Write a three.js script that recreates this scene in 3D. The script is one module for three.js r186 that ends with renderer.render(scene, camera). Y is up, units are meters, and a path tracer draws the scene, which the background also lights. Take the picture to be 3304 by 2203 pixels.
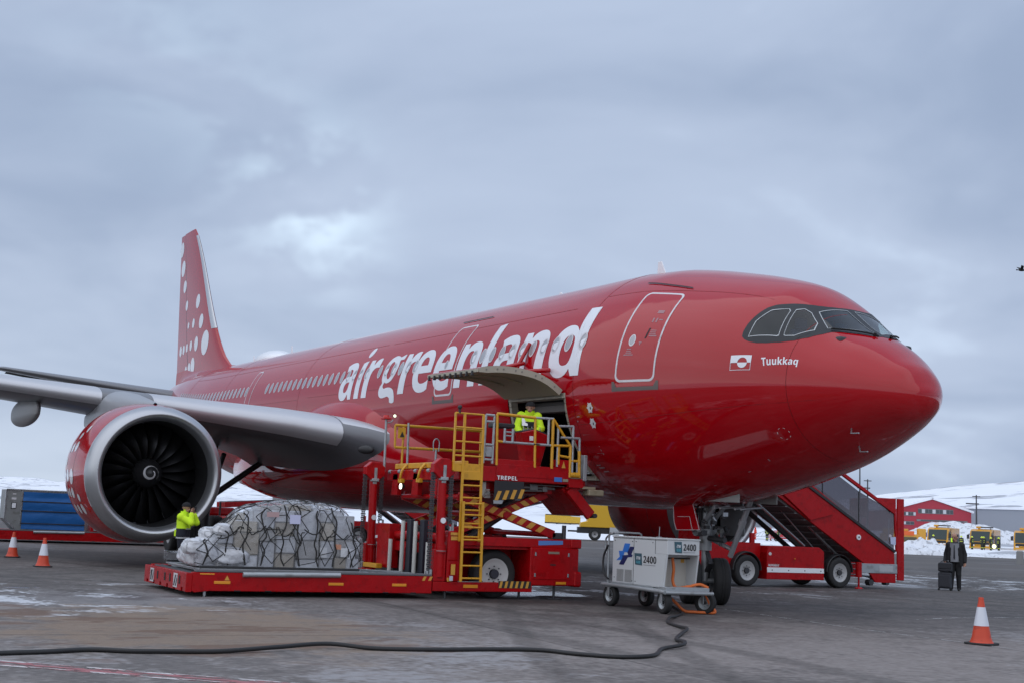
import * as THREE from 'three';
import { mergeGeometries, mergeVertices, toCreasedNormals } from 'three/addons/utils/BufferGeometryUtils.js';
import { RoundedBoxGeometry } from 'three/addons/geometries/RoundedBoxGeometry.js';
import { TessellateModifier } from 'three/addons/modifiers/TessellateModifier.js';
import { MarchingCubes } from 'three/addons/objects/MarchingCubes.js';
import { FontLoader } from 'three/addons/loaders/FontLoader.js';

// ---------------------------------------------------------------- camera
const scene = new THREE.Scene();
const camera = new THREE.PerspectiveCamera(29.754, 1024 / 682, 0.5, 6000);
camera.position.set(17.056, 1.665, 18.022);
camera.quaternion.setFromRotationMatrix(new THREE.Matrix4().makeBasis(
  new THREE.Vector3(0.48163, 0.04159, -0.87539), new THREE.Vector3(0.10136, 0.98953, 0.10278), new THREE.Vector3(0.87049, -0.13823, 0.47237)));
const renderer = new THREE.WebGLRenderer({ antialias: true });
renderer.toneMapping = THREE.LinearToneMapping;
renderer.toneMappingExposure = 1.16;
renderer.shadowMap.enabled = true;

// ---------------------------------------------------------------- noise and random
function rng(seed) { let s = seed >>> 0; return () => { s = (s + 0x6d2b79f5) | 0; let t = Math.imul(s ^ (s >>> 15), 1 | s); t = (t + Math.imul(t ^ (t >>> 7), 61 | t)) ^ t; return ((t ^ (t >>> 14)) >>> 0) / 4294967296; }; }
function makeNoise(seed) {
  const r = rng(seed), P = new Float32Array(65536); for (let i = 0; i < 65536; i++) P[i] = r() * 2 - 1;
  const at = (x, y) => P[((x & 255) * 256 + (y & 255))];
  const n2 = (x, y) => { const xi = Math.floor(x), yi = Math.floor(y), u = x - xi, v = y - yi, a = u * u * (3 - 2 * u), b = v * v * (3 - 2 * v); return (at(xi, yi) * (1 - a) + at(xi + 1, yi) * a) * (1 - b) + (at(xi, yi + 1) * (1 - a) + at(xi + 1, yi + 1) * a) * b; };
  const fbm = (x, y, o = 5, g = 0.5) => { let s = 0, a = 1, t = 0; for (let i = 0; i < o; i++) { s += a * n2(x, y); t += a; a *= g; x = x * 2.03 + 17.3; y = y * 2.03 - 9.1; } return s / t; };
  return { n2, fbm };
}
const { clamp, lerp, smoothstep } = THREE.MathUtils;

// ---------------------------------------------------------------- sky: a broken overcast, computed for every direction
function makeSky() {
  const W = 2048, H = 1024, data = new Float32Array(W * H * 4), N = makeNoise(11), M = makeNoise(23);
  const GAPS = [[-0.92, 0.248, -0.305, 0.0012, 0.12], [-0.918, 0.209, -0.338, 0.0008, 0.09], [-0.92, 0.335, -0.206, 0.003, 0.05]];
  for (let j = 0; j < H; j++) {
    const el = ((j + 0.5) / H - 0.5) * Math.PI, y = Math.sin(el), ce = Math.cos(el);
    for (let i = 0; i < W; i++) {
      const az = ((i + 0.5) / W - 0.5) * 2 * Math.PI, x = Math.cos(az) * ce, z = Math.sin(az) * ce;
      // a cloud deck at a fixed height: the sheet gets finer toward the horizon
      const k = 1 / (Math.max(y, 0) + 0.12), px = x * k, pz = z * k;
      const wx = M.fbm(px * 0.9 + 3, pz * 0.9, 3) * 0.5, wz = M.fbm(px * 0.9 - 7, pz * 0.9 + 4, 3) * 0.5;
      const big = N.fbm(px * 0.8 + wx, pz * 0.8 + wz, 4, 0.5), mid = N.fbm(px * 2.3 + wx * 2 + 40, pz * 2.3 + wz * 2, 7, 0.58);
      const dense = big * 0.75 + mid * 0.45;
      // blue-grey cloud bases, paler thin sheets and a few near-white breaks
      const thin = smoothstep(dense, -0.55, 0.45), brk = smoothstep(-(big * 0.5 + mid * 0.8), 0.34, 0.85) * 0.5;
      let r = lerp(0.42, 0.290, thin), g = lerp(0.50, 0.365, thin), b = lerp(0.65, 0.510, thin);
      r += brk * 0.20; g += brk * 0.24; b += brk * 0.26;
      // thin spots where the high sun glow comes through
      for (const [gx, gy, gz, w, s] of GAPS) { const d = x * gx + y * gy + z * gz; if (d > 0.97) { const q = Math.exp(-(1 - d) / w) * s * smoothstep(N.fbm(px * 5 + wx * 3, pz * 5 + wz * 3, 5, 0.6) + mid * 0.6, -0.25, 0.45) * 1.5; r += q * 0.8; g += q; b += q * 1.02; } }
      // thinner, brighter cloud all round the skyline
      const hz = Math.exp(-Math.max(y, 0) / 0.085);
      const warm = 0.5 + 0.5 * (x * -0.75 + z * 0.66);
      const ha = Math.min(1, hz * (0.06 + 1.25 * warm ** 3.2));
      r = lerp(r, 0.66, ha * 0.85); g = lerp(g, 0.74, ha * 0.85); b = lerp(b, 0.83, ha * 0.85);
      // overcast grows brighter overhead, as an even cloud layer does
      const up = 1 + 0.45 * smoothstep(y, 0.3, 1);
      const o = (j * W + i) * 4; data[o] = r * up; data[o + 1] = g * up; data[o + 2] = b * up; data[o + 3] = 1;
    }
  }
  const t = new THREE.DataTexture(data, W, H, THREE.RGBAFormat, THREE.FloatType);
  t.mapping = THREE.EquirectangularReflectionMapping; t.magFilter = THREE.LinearFilter; t.needsUpdate = true; return t;
}
const skyTexture = makeSky();
scene.background = skyTexture; scene.environment = skyTexture;
const sun = new THREE.DirectionalLight(new THREE.Color(1, 0.95, 0.88), 1.5);
sun.position.set(24, 52, 66); sun.target.position.set(-12, 0, 2); sun.shadow.radius = 280; sun.castShadow = true; sun.name = 'sun';
Object.assign(sun.shadow.camera, { left: -70, right: 70, top: 70, bottom: -70, near: 1, far: 220 });
scene.add(sun, sun.target);

// ---------------------------------------------------------------- materials
const lin = (r, g, b) => new THREE.Color().setRGB(r, g, b);
const std = (c, rough = 0.6, metal = 0, extra = {}) => new THREE.MeshStandardMaterial({ color: c, roughness: rough, metalness: metal, ...extra });
const phy = (c, o = {}) => new THREE.MeshPhysicalMaterial({ color: c, ...o });
function canvasTex(w, h, draw, srgb = true) {
  const cv = document.createElement('canvas'); cv.width = w; cv.height = h; draw(cv.getContext('2d'), w, h);
  const t = new THREE.CanvasTexture(cv); if (srgb) t.colorSpace = THREE.SRGBColorSpace; t.magFilter = THREE.LinearFilter; t.wrapS = t.wrapT = THREE.RepeatWrapping; return t;
}
function dataTex(n, fn, srgb = false, m = n) {
  const d = new Uint8Array(n * m * 4);
  for (let j = 0; j < m; j++) for (let i = 0; i < n; i++) { const v = fn(i / n, j / m), o = (j * n + i) * 4; if (typeof v === 'number') { d[o] = d[o + 1] = d[o + 2] = clamp(v, 0, 1) * 255; } else { for (let c = 0; c < 3; c++) d[o + c] = clamp(v[c], 0, 1) * 255; } d[o + 3] = 255; }
  const t = new THREE.DataTexture(d, n, m, THREE.RGBAFormat); t.magFilter = THREE.LinearFilter; t.wrapS = t.wrapT = THREE.RepeatWrapping; if (srgb) t.colorSpace = THREE.SRGBColorSpace; t.needsUpdate = true; return t;
}
// tileable noise for scuffs: periodic value noise
function tileNoise(seed, base) {
  const r = rng(seed), G = {};
  const grid = (n) => G[n] || (G[n] = Float32Array.from({ length: n * n }, () => r()));
  const at = (n, x, y) => { const g = grid(n); x *= n; y *= n; const xi = Math.floor(x), yi = Math.floor(y), u = x - xi, v = y - yi, a = u * u * (3 - 2 * u), b = v * v * (3 - 2 * v), q = (i, j) => g[(((i % n) + n) % n) * n + (((j % n) + n) % n)]; return (q(xi, yi) * (1 - a) + q(xi + 1, yi) * a) * (1 - b) + (q(xi, yi + 1) * (1 - a) + q(xi + 1, yi + 1) * a) * b; };
  return (x, y, o = 5, f = base) => { let s = 0, a = 1, t = 0; for (let i = 0; i < o; i++) { s += a * at(f, x, y); t += a; a *= 0.55; f *= 2; } return s / t; };
}
const tn = tileNoise(5, 4);
const scuffRough = dataTex(256, (u, v) => 0.55 + 0.75 * (tn(u, v, 6) - 0.5));
const scuffTone = dataTex(256, (u, v) => { const n = tn(v, u, 6), d = smoothstep(tn(u + 0.31, v + 0.7, 6, 8), 0.56, 0.74); const k = 0.90 + 0.2 * (n - 0.5) * 2 * 0.5; return [k * (1 - d * 0.22), k * (1 - d * 0.24), k * (1 - d * 0.26)]; });
const fineBump = dataTex(256, (u, v) => tn(u, v, 6, 16));
const MAT = {
  red: phy(lin(0.37, 0.002, 0.007), { roughness: 0.6, clearcoat: 1, clearcoatRoughness: 0.06, specularIntensity: 0.0 }),
  redPaint: phy(lin(0.42, 0.003, 0.006), { roughness: 0.5, specularIntensity: 0.35, clearcoat: 0.12, clearcoatRoughness: 0.3, roughnessMap: scuffRough, map: scuffTone }),
    white: phy(lin(0.80, 0.82, 0.85), { roughness: 0.35, clearcoat: 0.6, clearcoatRoughness: 0.08 }),
  letter: phy(lin(0.74, 0.76, 0.80), { roughness: 0.4, clearcoat: 1, clearcoatRoughness: 0.04, specularIntensity: 0.3 }),
  stencil: std(lin(0.36, 0.20, 0.22), 0.6),
  outline: phy(lin(0.62, 0.60, 0.62), { roughness: 0.45, clearcoat: 0.5 }),
  windowFrame: std(lin(0.58, 0.55, 0.57), 0.4, 0.1),
  cabinPane: phy(lin(0.33, 0.33, 0.35), { roughness: 0.12, clearcoat: 1, clearcoatRoughness: 0.03 }),
  cockpitMask: std(lin(0.010, 0.011, 0.014), 0.5),
  cockpitGlass: phy(lin(0.62, 0.74, 0.72), { roughness: 0.02, transmission: 1, thickness: 0, ior: 1.5 }),
  glassFrame: std(lin(0.45, 0.47, 0.48), 0.4, 0.3),
  silver: std(lin(0.55, 0.56, 0.58), 0.33, 0.9),
  lip: std(lin(0.46, 0.47, 0.49), 0.36, 0.85),
  shadedWingGrey: phy(lin(0.13, 0.135, 0.15), { roughness: 0.45, clearcoat: 0.3, clearcoatRoughness: 0.2 }),  // well below the real grey: shade of the underside is put into the paint
  slat: phy(lin(0.50, 0.51, 0.54), { roughness: 0.42, metalness: 0.35, clearcoat: 0.2, clearcoatRoughness: 0.3 }),
  darkSeam: std(lin(0.03, 0.012, 0.014), 0.7),
  blackMatte: std(lin(0.012, 0.012, 0.013), 0.85),
  black: std(lin(0.02, 0.02, 0.022), 0.5),
  rubber: std(lin(0.018, 0.018, 0.019), 0.78, 0, { bumpMap: fineBump, bumpScale: 0.003 }),
  rim: std(lin(0.36, 0.36, 0.37), 0.5, 0.3, { map: scuffTone }),
  steel: std(lin(0.42, 0.43, 0.45), 0.4, 0.8, { roughnessMap: scuffRough }),
  galv: std(lin(0.42, 0.45, 0.47), 0.5, 0.55, { map: scuffTone }),
  darkSteel: std(lin(0.07, 0.07, 0.075), 0.5, 0.6),
  yellow: phy(lin(0.72, 0.36, 0.015), { roughness: 0.45, map: scuffTone, clearcoat: 0.2, clearcoatRoughness: 0.3 }),
  hazardYellow: std(lin(0.66, 0.34, 0.05), 0.55, 0, { map: scuffTone }),
  amber: phy(lin(0.75, 0.28, 0.01), { roughness: 0.3, clearcoat: 0.4 }),
  beige: std(lin(0.34, 0.29, 0.20), 0.65, 0, { map: scuffTone }),
  beigeRim: std(lin(0.42, 0.39, 0.31), 0.6, 0, { map: scuffTone }),
  greyPaint: std(lin(0.42, 0.44, 0.46), 0.5, 0.1),
  hiVis: phy(lin(0.62, 0.92, 0.02), { roughness: 0.75, sheen: 0.4, sheenRoughness: 0.6, emissive: lin(0, 0, 0) }),
  reflective: std(lin(0.42, 0.43, 0.44), 0.35, 0.3),
  navy: std(lin(0.010, 0.012, 0.020), 0.85),
  blackCloth: std(lin(0.011, 0.011, 0.013), 0.9),
  skin: std(lin(0.42, 0.24, 0.17), 0.6),
  hair: std(lin(0.02, 0.016, 0.013), 0.7),
};

// ---------------------------------------------------------------- building helpers
const V = (x, y, z) => new THREE.Vector3(x, y, z);
const used = new Map();
function numbered(name) { const n = used.get(name) ?? 0; used.set(name, n + 1); return n ? `${name}_${String(n).padStart(3, '0')}` : name; }
function thing(name, label, category, pos = [0, 0, 0], turn = 0, group) {
  const g = new THREE.Group(); g.name = numbered(name); g.position.set(...pos); g.rotation.y = turn; g.userData = { label, category }; if (group) g.userData.group = group; scene.add(g); return g;
}
function clean(list) {
  return list.flat(9).filter(Boolean).map((g) => { g = g.index ? g.toNonIndexed() : g; for (const k of Object.keys(g.attributes)) if (!['position', 'normal', 'uv'].includes(k)) g.deleteAttribute(k); if (!g.attributes.normal) g.computeVertexNormals(); if (!g.attributes.uv) g.setAttribute('uv', new THREE.BufferAttribute(new Float32Array(g.attributes.position.count * 2), 2)); g.morphAttributes = {}; return g; });
}
function part(name, geos, mat, parent, label) {
  const l = clean([geos]); const m = new THREE.Mesh(l.length === 1 ? l[0] : mergeGeometries(l), mat); m.name = name; m.castShadow = m.receiveShadow = true; if (label) m.userData.label = label; parent.add(m); return m;
}
function structure(name, geos, mat) { const m = part(name, geos, mat, scene); m.userData = { kind: 'structure' }; m.name = numbered(name); return m; }
function single(name, geos, mat, label, category, group) { const m = part(name, geos, mat, scene); m.name = numbered(name); m.userData = { label, category }; if (group) m.userData.group = group; return m; }
// boxes carry uv in metres so that wear keeps its size
function boxUV(g, k = 0.8) { const p = g.attributes.position, n = g.attributes.normal, u = new Float32Array(p.count * 2); for (let i = 0; i < p.count; i++) { const ax = Math.abs(n.getX(i)), ay = Math.abs(n.getY(i)), az = Math.abs(n.getZ(i)); const [a, b] = ax > ay && ax > az ? [p.getZ(i), p.getY(i)] : ay > az ? [p.getX(i), p.getZ(i)] : [p.getX(i), p.getY(i)]; u[i * 2] = a * k; u[i * 2 + 1] = b * k; } g.setAttribute('uv', new THREE.BufferAttribute(u, 2)); return g; }
function box(x0, x1, y0, y1, z0, z1, r = 0.012) {
  const w = Math.abs(x1 - x0), h = Math.abs(y1 - y0), d = Math.abs(z1 - z0), m = Math.min(w, h, d); r = Math.min(r, m * 0.3);
  const g = r > 0.002 ? new RoundedBoxGeometry(w, h, d, 1, r) : new THREE.BoxGeometry(w, h, d);
  g.translate((x0 + x1) / 2, (y0 + y1) / 2, (z0 + z1) / 2); return boxUV(g.index ? g.toNonIndexed() : g);
}
const UPV = V(0, 1, 0);
function rod(a, b, r = 0.02, n = 8, r2 = r) {
  a = Array.isArray(a) ? V(...a) : a; b = Array.isArray(b) ? V(...b) : b; const d = b.clone().sub(a), L = d.length();
  const g = new THREE.CylinderGeometry(r2, r, L, n, 1); g.translate(0, L / 2, 0); g.applyQuaternion(new THREE.Quaternion().setFromUnitVectors(UPV, d.normalize())); g.translate(a.x, a.y, a.z); return g;
}
function beam(a, b, w = 0.05, h = w, up = UPV) { // rectangular bar from a to b
  a = Array.isArray(a) ? V(...a) : a; b = Array.isArray(b) ? V(...b) : b; const d = b.clone().sub(a), L = d.length(); d.normalize();
  let s = new THREE.Vector3().crossVectors(up, d); if (s.lengthSq() < 1e-6) s = new THREE.Vector3().crossVectors(V(1, 0, 0), d); s.normalize(); const u = new THREE.Vector3().crossVectors(d, s);
  const rr = Math.min(w, h) * 0.12; const g = new RoundedBoxGeometry(w, h, L, 1, rr); boxUV(g); g.applyMatrix4(new THREE.Matrix4().makeBasis(s, u, d).setPosition(a.clone().add(b).multiplyScalar(0.5))); return g;
}
function tube(pts, r = 0.02, seg = 24, n = 8, closed = false) { return new THREE.TubeGeometry(new THREE.CatmullRomCurve3(pts.map((p) => Array.isArray(p) ? V(...p) : p), closed, 'centripetal'), seg, r, n, closed); }
function poly(pts, depth, bevel = 0.008) { // extruded polygon in xy, thickness along +z
  const s = new THREE.Shape(pts.map((p) => new THREE.Vector2(p[0], p[1])));
  const g = new THREE.ExtrudeGeometry(s, { depth: depth - 2 * bevel, bevelEnabled: bevel > 0, bevelSize: bevel, bevelThickness: bevel, bevelOffset: -bevel, bevelSegments: 1, curveSegments: 6 }); g.translate(0, 0, bevel); return boxUV(g);
}
function wheelParts(parent, cx, cy, cz, R, w, axis = 'x', o = {}) { // tyre with shoulders and groove, dished rim, hub; axle along x or z
  const rr = o.rim ?? R * 0.55, h = w / 2, P = (x, y) => new THREE.Vector2(x, y);
  const tyre = new THREE.LatheGeometry([P(rr, -h * 0.8), P(rr * 1.05, -h * 0.95), P(R * 0.86, -h), P(R * 0.955, -h * 0.86), P(R * 0.99, -h * 0.6), P(R, -h * 0.25), P(R * 0.975, -h * 0.2), P(R * 0.975, -h * 0.14), P(R, -h * 0.09), P(R, h * 0.09), P(R * 0.975, h * 0.14), P(R * 0.975, h * 0.2), P(R, h * 0.25), P(R * 0.99, h * 0.6), P(R * 0.955, h * 0.86), P(R * 0.86, h), P(rr * 1.05, h * 0.95), P(rr, h * 0.8)], o.seg ?? 40);
  const d = o.dish ?? 0.35;
  const rim = new THREE.LatheGeometry([P(0.001, -h * 0.2), P(rr * 0.3, -h * 0.2), P(rr * 0.34, -h * d), P(rr * 0.7, -h * d), P(rr * 0.86, -h * 0.72), P(rr, -h * 0.86), P(rr * 1.03, -h * 0.8), P(rr * 1.03, h * 0.8), P(rr, h * 0.86), P(rr * 0.86, h * 0.72), P(rr * 0.7, h * d), P(rr * 0.34, h * d), P(rr * 0.3, h * 0.2), P(0.001, h * 0.2)], 32);
  const hub = [new THREE.CylinderGeometry(rr * 0.26, rr * 0.3, w * 0.95 * (o.hub ?? 0.6), 16)];
  for (let i = 0; i < 8; i++) { const a = i * Math.PI / 4; for (const s of [-1, 1]) { const b = new THREE.CylinderGeometry(rr * 0.045, rr * 0.045, 0.03, 6); b.translate(Math.cos(a) * rr * 0.5, s * (h * d + 0.01), Math.sin(a) * rr * 0.5); hub.push(b); } }
  const M = new THREE.Matrix4(); if (axis === 'x') M.makeRotationZ(Math.PI / 2); else M.makeRotationX(Math.PI / 2);
  const all = (g) => { g.applyMatrix4(M); if (o.steer) g.rotateY(o.steer); g.translate(cx, cy, cz); return g; };
  const t = part('tyre', all(tyre), o.tyreMat ?? MAT.rubber, parent); part('rim', all(rim), o.rimMat ?? MAT.rim, o.flat ? parent : t); part('hub', hub.map(all), o.hubMat ?? MAT.darkSteel, o.flat ? parent : t); return t;
}
const font = await new FontLoader().loadAsync('fonts/droid/droid_sans_bold.typeface.json');
function textGeo(text, size) { const g = new THREE.ShapeGeometry(font.generateShapes(text, size), 6); g.computeBoundingBox(); return g; }
// thin raised lettering fitted into a rectangle: origin o, unit vectors along the text and up, width, height
function textOn(text, o, ux, uy, w, h, lift = 0.004) {
  const g = textGeo(text, 1), b = g.boundingBox, p = g.attributes.position; ux = V(...ux).normalize(); uy = V(...uy).normalize(); const n = new THREE.Vector3().crossVectors(ux, uy);
  for (let i = 0; i < p.count; i++) { const u = (p.getX(i) - b.min.x) / (b.max.x - b.min.x) * w, v = (p.getY(i) - b.min.y) / (b.max.y - b.min.y) * h; p.setXYZ(i, o[0] + ux.x * u + uy.x * v + n.x * lift, o[1] + ux.y * u + uy.y * v + n.y * lift, o[2] + ux.z * u + uy.z * v + n.z * lift); }
  g.computeVertexNormals(); return g;
}
function plate(o, ux, uy, pts, lift = 0.004, th = 0.004) { // thin plate whose outline is given in (u, v) metres on a plane
  ux = V(...ux).normalize(); uy = V(...uy).normalize(); const n = new THREE.Vector3().crossVectors(ux, uy);
  const g = new THREE.ExtrudeGeometry(new THREE.Shape(pts.map((q) => new THREE.Vector2(...q))), { depth: th, bevelEnabled: false }); g.applyMatrix4(new THREE.Matrix4().makeBasis(ux, uy, n).setPosition(V(...o).addScaledVector(n, lift - th))); return g;
}
const rect = (u0, v0, u1, v1) => [[u0, v0], [u1, v0], [u1, v1], [u0, v1]];
// ---------------------------------------------------------------- ground
const GN = makeNoise(101), GM = makeNoise(202), GK = makeNoise(303);
const inPoly = (pts, x, z) => { let c = false; for (let i = 0, j = pts.length - 1; i < pts.length; j = i++) { const [xi, zi] = pts[i], [xj, zj] = pts[j]; if ((zi > z) !== (zj > z) && x < (xj - xi) * (z - zi) / (zj - zi) + xi) c = !c; } return c; };
function segDist(pts, x, z) { let d = 1e9; for (let i = 0; i + 1 < pts.length; i++) { const [ax, az] = pts[i], [bx, bz] = pts[i + 1], dx = bx - ax, dz = bz - az, t = clamp(((x - ax) * dx + (z - az) * dz) / (dx * dx + dz * dz), 0, 1); d = Math.min(d, Math.hypot(x - ax - dx * t, z - az - dz * t)); } return d; }
// what lies on the asphalt: grit, frost, sand from gritting, standing melt water, tyre marks; shade by the aircraft is painted in
function apronAt(x, z, fine) {
  const big = GN.fbm(x * 0.05, z * 0.05, 3), mid = GM.fbm(x * 0.35 + 9, z * 0.35, 4), sm = fine ? GK.fbm(x * 2.6, z * 2.6 + 5, 4, 0.6) : 0, grit = fine ? GN.fbm(x * 14, z * 14, 2, 0.7) : 0;
  let k = 0.074 + 0.022 * big + 0.028 * mid + 0.036 * sm + 0.040 * grit;
  let r = k * 1.13, g = k * 1.0, b = k * 0.93, rough = 0.80 + 0.1 * mid;
  // frost and dry salt film: pale, blotchy, ragged, thinned toward the aircraft to paint its shade
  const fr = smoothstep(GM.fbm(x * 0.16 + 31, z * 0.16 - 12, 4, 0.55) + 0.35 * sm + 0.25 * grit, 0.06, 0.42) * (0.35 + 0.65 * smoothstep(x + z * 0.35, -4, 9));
  const dustAndShade = (0.45 + 0.55 * smoothstep(mid + 0.5 * sm + 0.4 * grit, -0.5, 0.5)) * smoothstep(x + 0.3 * z, -9, 6); r = lerp(r, 0.235 + 0.05 * grit, dustAndShade * 0.8); g = lerp(g, 0.208 + 0.05 * grit, dustAndShade * 0.8); b = lerp(b, 0.195 + 0.05 * grit, dustAndShade * 0.8);  // pale dust, faded out near the aircraft so its shade sits in the colour
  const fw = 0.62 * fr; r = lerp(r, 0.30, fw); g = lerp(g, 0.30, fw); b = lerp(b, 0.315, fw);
  // melt water and ice
  const ice = smoothstep(GK.fbm(x * 0.30 - 20, z * 0.42 + 8, 4, 0.55) + 0.22 * sm, 0.30, 0.36);
  const wetA = Math.max(smoothstep(5.5 - Math.hypot((x + 7.5) * 0.8, z - 15), 0, 2.5), smoothstep(5 - Math.hypot(x + 11.5, (z - 1.5) * 0.8), 0, 2.5), smoothstep(11 - Math.hypot(x + 22, z + 21), 0, 6), smoothstep(9 - Math.hypot(x + 14, z + 4), 0, 8) * 0.6);
  const wet = ice * wetA; rough = lerp(rough, 0.16, wet); r *= 1 - 0.35 * wet; g *= 1 - 0.35 * wet; b *= 1 - 0.33 * wet;
  const crust = smoothstep(GN.fbm(x * 0.9 + 3, z * 1.1 - 40, 4, 0.6) + 0.3 * grit, 0.24, 0.34) * wetA; r = lerp(r, 0.6, crust * 0.75); g = lerp(g, 0.63, crust * 0.75); b = lerp(b, 0.67, crust * 0.75);
  // gritting sand, wind-blown into ragged tongues with rust-brown ridges
  const sx = (x + 1.2) / 4.6, sz = (z - 13.3) / 3.3, edge = 1 - Math.hypot(sx, sz) + 0.55 * mid + 0.3 * sm;
  const sand = smoothstep(edge, 0.02, 0.45) * (0.72 + 0.28 * smoothstep(sm + 0.5 * grit, -0.4, 0.2));
  r = lerp(r, 0.205, sand * 0.9); g = lerp(g, 0.150, sand * 0.9); b = lerp(b, 0.108, sand * 0.9);
  const ridge = smoothstep(GM.fbm(x * 1.5 + 70, z * 0.6, 5, 0.62), 0.18, 0.28) * smoothstep(edge, -0.25, 0.2); r = lerp(r, 0.12, ridge * 0.7); g = lerp(g, 0.068, ridge * 0.7); b = lerp(b, 0.045, ridge * 0.7); rough = lerp(rough, 0.95, sand);
  // oil and hydraulic stains round the loader and the nose wheel
  const st = smoothstep(GK.fbm(x * 0.55 + 5, z * 0.55 + 2, 4), 0.08, 0.4) * Math.max(smoothstep(6 - Math.hypot(x + 4.5, z - 5), 0, 4), smoothstep(4 - Math.hypot(x + 7, z - 13), 0, 3)); r *= 1 - 0.45 * st; g *= 1 - 0.5 * st; b *= 1 - 0.5 * st;
  // curved tyre marks
  for (const [cx, cz, R] of [[-60, 52, 58], [-60, 52, 59.9], [-28, -46, 40], [-28, -46, 41.9], [40, -70, 86], [40, -70, 88.2], [-2, 60, 52], [-2, 60, 53.8], [-70, -20, 66], [-70, -20, 67.8]]) {
    const d = Math.abs(Math.hypot(x - cx, z - cz) - R + 0.5 * GM.fbm(x * 0.08, z * 0.08, 2)); if (d < 0.3) { const t = smoothstep(0.3 - d, 0, 0.18) * (0.5 + 0.5 * smoothstep(mid + sm, -0.3, 0.3)) * 0.35; r *= 1 - t; g *= 1 - t; b *= 1 - t; }
  }
  // paving joints sealed with tar, one lane every 7.5 m
  for (const q of [x * 0.9966 + z * 0.082, z * 0.9966 - x * 0.082]) { const e = Math.abs(((q + 400.3) % 7.5) - 3.75); if (fine && e < 0.035) { r *= 0.62; g *= 0.62; b *= 0.62; } }
  return [Math.max(r, 0.02), Math.max(g, 0.02), Math.max(b, 0.02), clamp(rough, 0.1, 1)];
}
const toS = (v) => v <= 0.0031308 ? v * 12.92 : 1.055 * Math.pow(v, 1 / 2.4) - 0.055;
function apronMaps(n, x0, z0, size, fine) {
  const c = new Uint8Array(n * n * 4), q = new Uint8Array(n * n * 4);
  for (let j = 0; j < n; j++) for (let i = 0; i < n; i++) { const [r, g, b, o] = apronAt(x0 + (i + 0.5) / n * size, z0 + (j + 0.5) / n * size, fine), k = (j * n + i) * 4; c[k] = toS(r) * 255; c[k + 1] = toS(g) * 255; c[k + 2] = toS(b) * 255; c[k + 3] = 255; q[k] = q[k + 1] = q[k + 2] = o * 255; q[k + 3] = 255; }
  const mk = (d, s) => { const t = new THREE.DataTexture(d, n, n, THREE.RGBAFormat); t.magFilter = THREE.LinearFilter; t.wrapS = t.wrapT = THREE.ClampToEdgeWrapping; if (s) t.colorSpace = THREE.SRGBColorSpace; t.needsUpdate = true; return t; };
  return [mk(c, true), mk(q, false)];
}
function sheet(x0, z0, x1, z1, y) { // horizontal sheet, uv 0..1 over the rectangle
  const g = new THREE.BufferGeometry(); g.setAttribute('position', new THREE.Float32BufferAttribute([x0, y, z0, x1, y, z0, x1, y, z1, x0, y, z1], 3)); g.setAttribute('uv', new THREE.Float32BufferAttribute([0, 0, 1, 0, 1, 1, 0, 1], 2)); g.setIndex([0, 2, 1, 0, 3, 2]); g.computeVertexNormals(); return g;
}
const gritBump = fineBump.clone(); gritBump.repeat.set(40, 40); gritBump.needsUpdate = true;
const farBump = fineBump.clone(); farBump.repeat.set(150, 150); farBump.needsUpdate = true;
{
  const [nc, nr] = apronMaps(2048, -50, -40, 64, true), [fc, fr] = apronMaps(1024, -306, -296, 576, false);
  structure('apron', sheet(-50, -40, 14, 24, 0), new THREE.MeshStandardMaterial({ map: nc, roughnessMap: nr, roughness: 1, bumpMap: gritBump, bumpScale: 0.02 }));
  const far = new THREE.MeshStandardMaterial({ map: fc, roughnessMap: fr, roughness: 1, bumpMap: farBump, bumpScale: 0.012 });
  // the rest of the airfield pavement: four sheets round the near one, cut from one large square
  const S0 = [-306, -296, 270, 280], strips = [[S0[0], S0[1], S0[2], -40], [S0[0], 24, S0[2], S0[3]], [S0[0], -40, -50, 24], [14, -40, S0[2], 24]];
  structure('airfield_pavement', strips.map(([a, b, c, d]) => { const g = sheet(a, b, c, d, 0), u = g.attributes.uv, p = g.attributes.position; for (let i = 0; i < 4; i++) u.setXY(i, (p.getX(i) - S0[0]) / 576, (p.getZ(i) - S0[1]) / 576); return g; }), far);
}
// painted lines, worn through in patches
const wornAlpha = dataTex(256, (u, v) => smoothstep(tn(u, v, 6, 8) + 0.4 * (tn(v, u, 6, 32) - 0.5), 0.40, 0.54));
function paintedLine(pts, w, color, y = 0.004) {
  const P = [], U = [], I = []; let L = 0;
  pts.forEach(([x, z], i) => { const [ax, az] = pts[Math.max(0, i - 1)], [bx, bz] = pts[Math.min(pts.length - 1, i + 1)], dx = bx - ax, dz = bz - az, l = Math.hypot(dx, dz), nx = -dz / l * w / 2, nz = dx / l * w / 2; if (i) L += Math.hypot(x - pts[i - 1][0], z - pts[i - 1][1]); P.push(x - nx, y, z - nz, x + nx, y, z + nz); U.push(L / 1.7, 0, L / 1.7, w / 0.6); if (i) { const k = i * 2; I.push(k - 2, k - 1, k, k - 1, k + 1, k); } });
  const g = new THREE.BufferGeometry(); g.setAttribute('position', new THREE.Float32BufferAttribute(P, 3)); g.setAttribute('uv', new THREE.Float32BufferAttribute(U, 2)); g.setIndex(I); g.computeVertexNormals(); const n = g.attributes.normal; for (let i = 0; i < n.count; i++) n.setXYZ(i, 0, 1, 0);
  return structure('painted_line', g, new THREE.MeshStandardMaterial({ color, roughness: 0.8, alphaMap: wornAlpha, alphaTest: 0.5, side: THREE.DoubleSide }));
}
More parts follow.
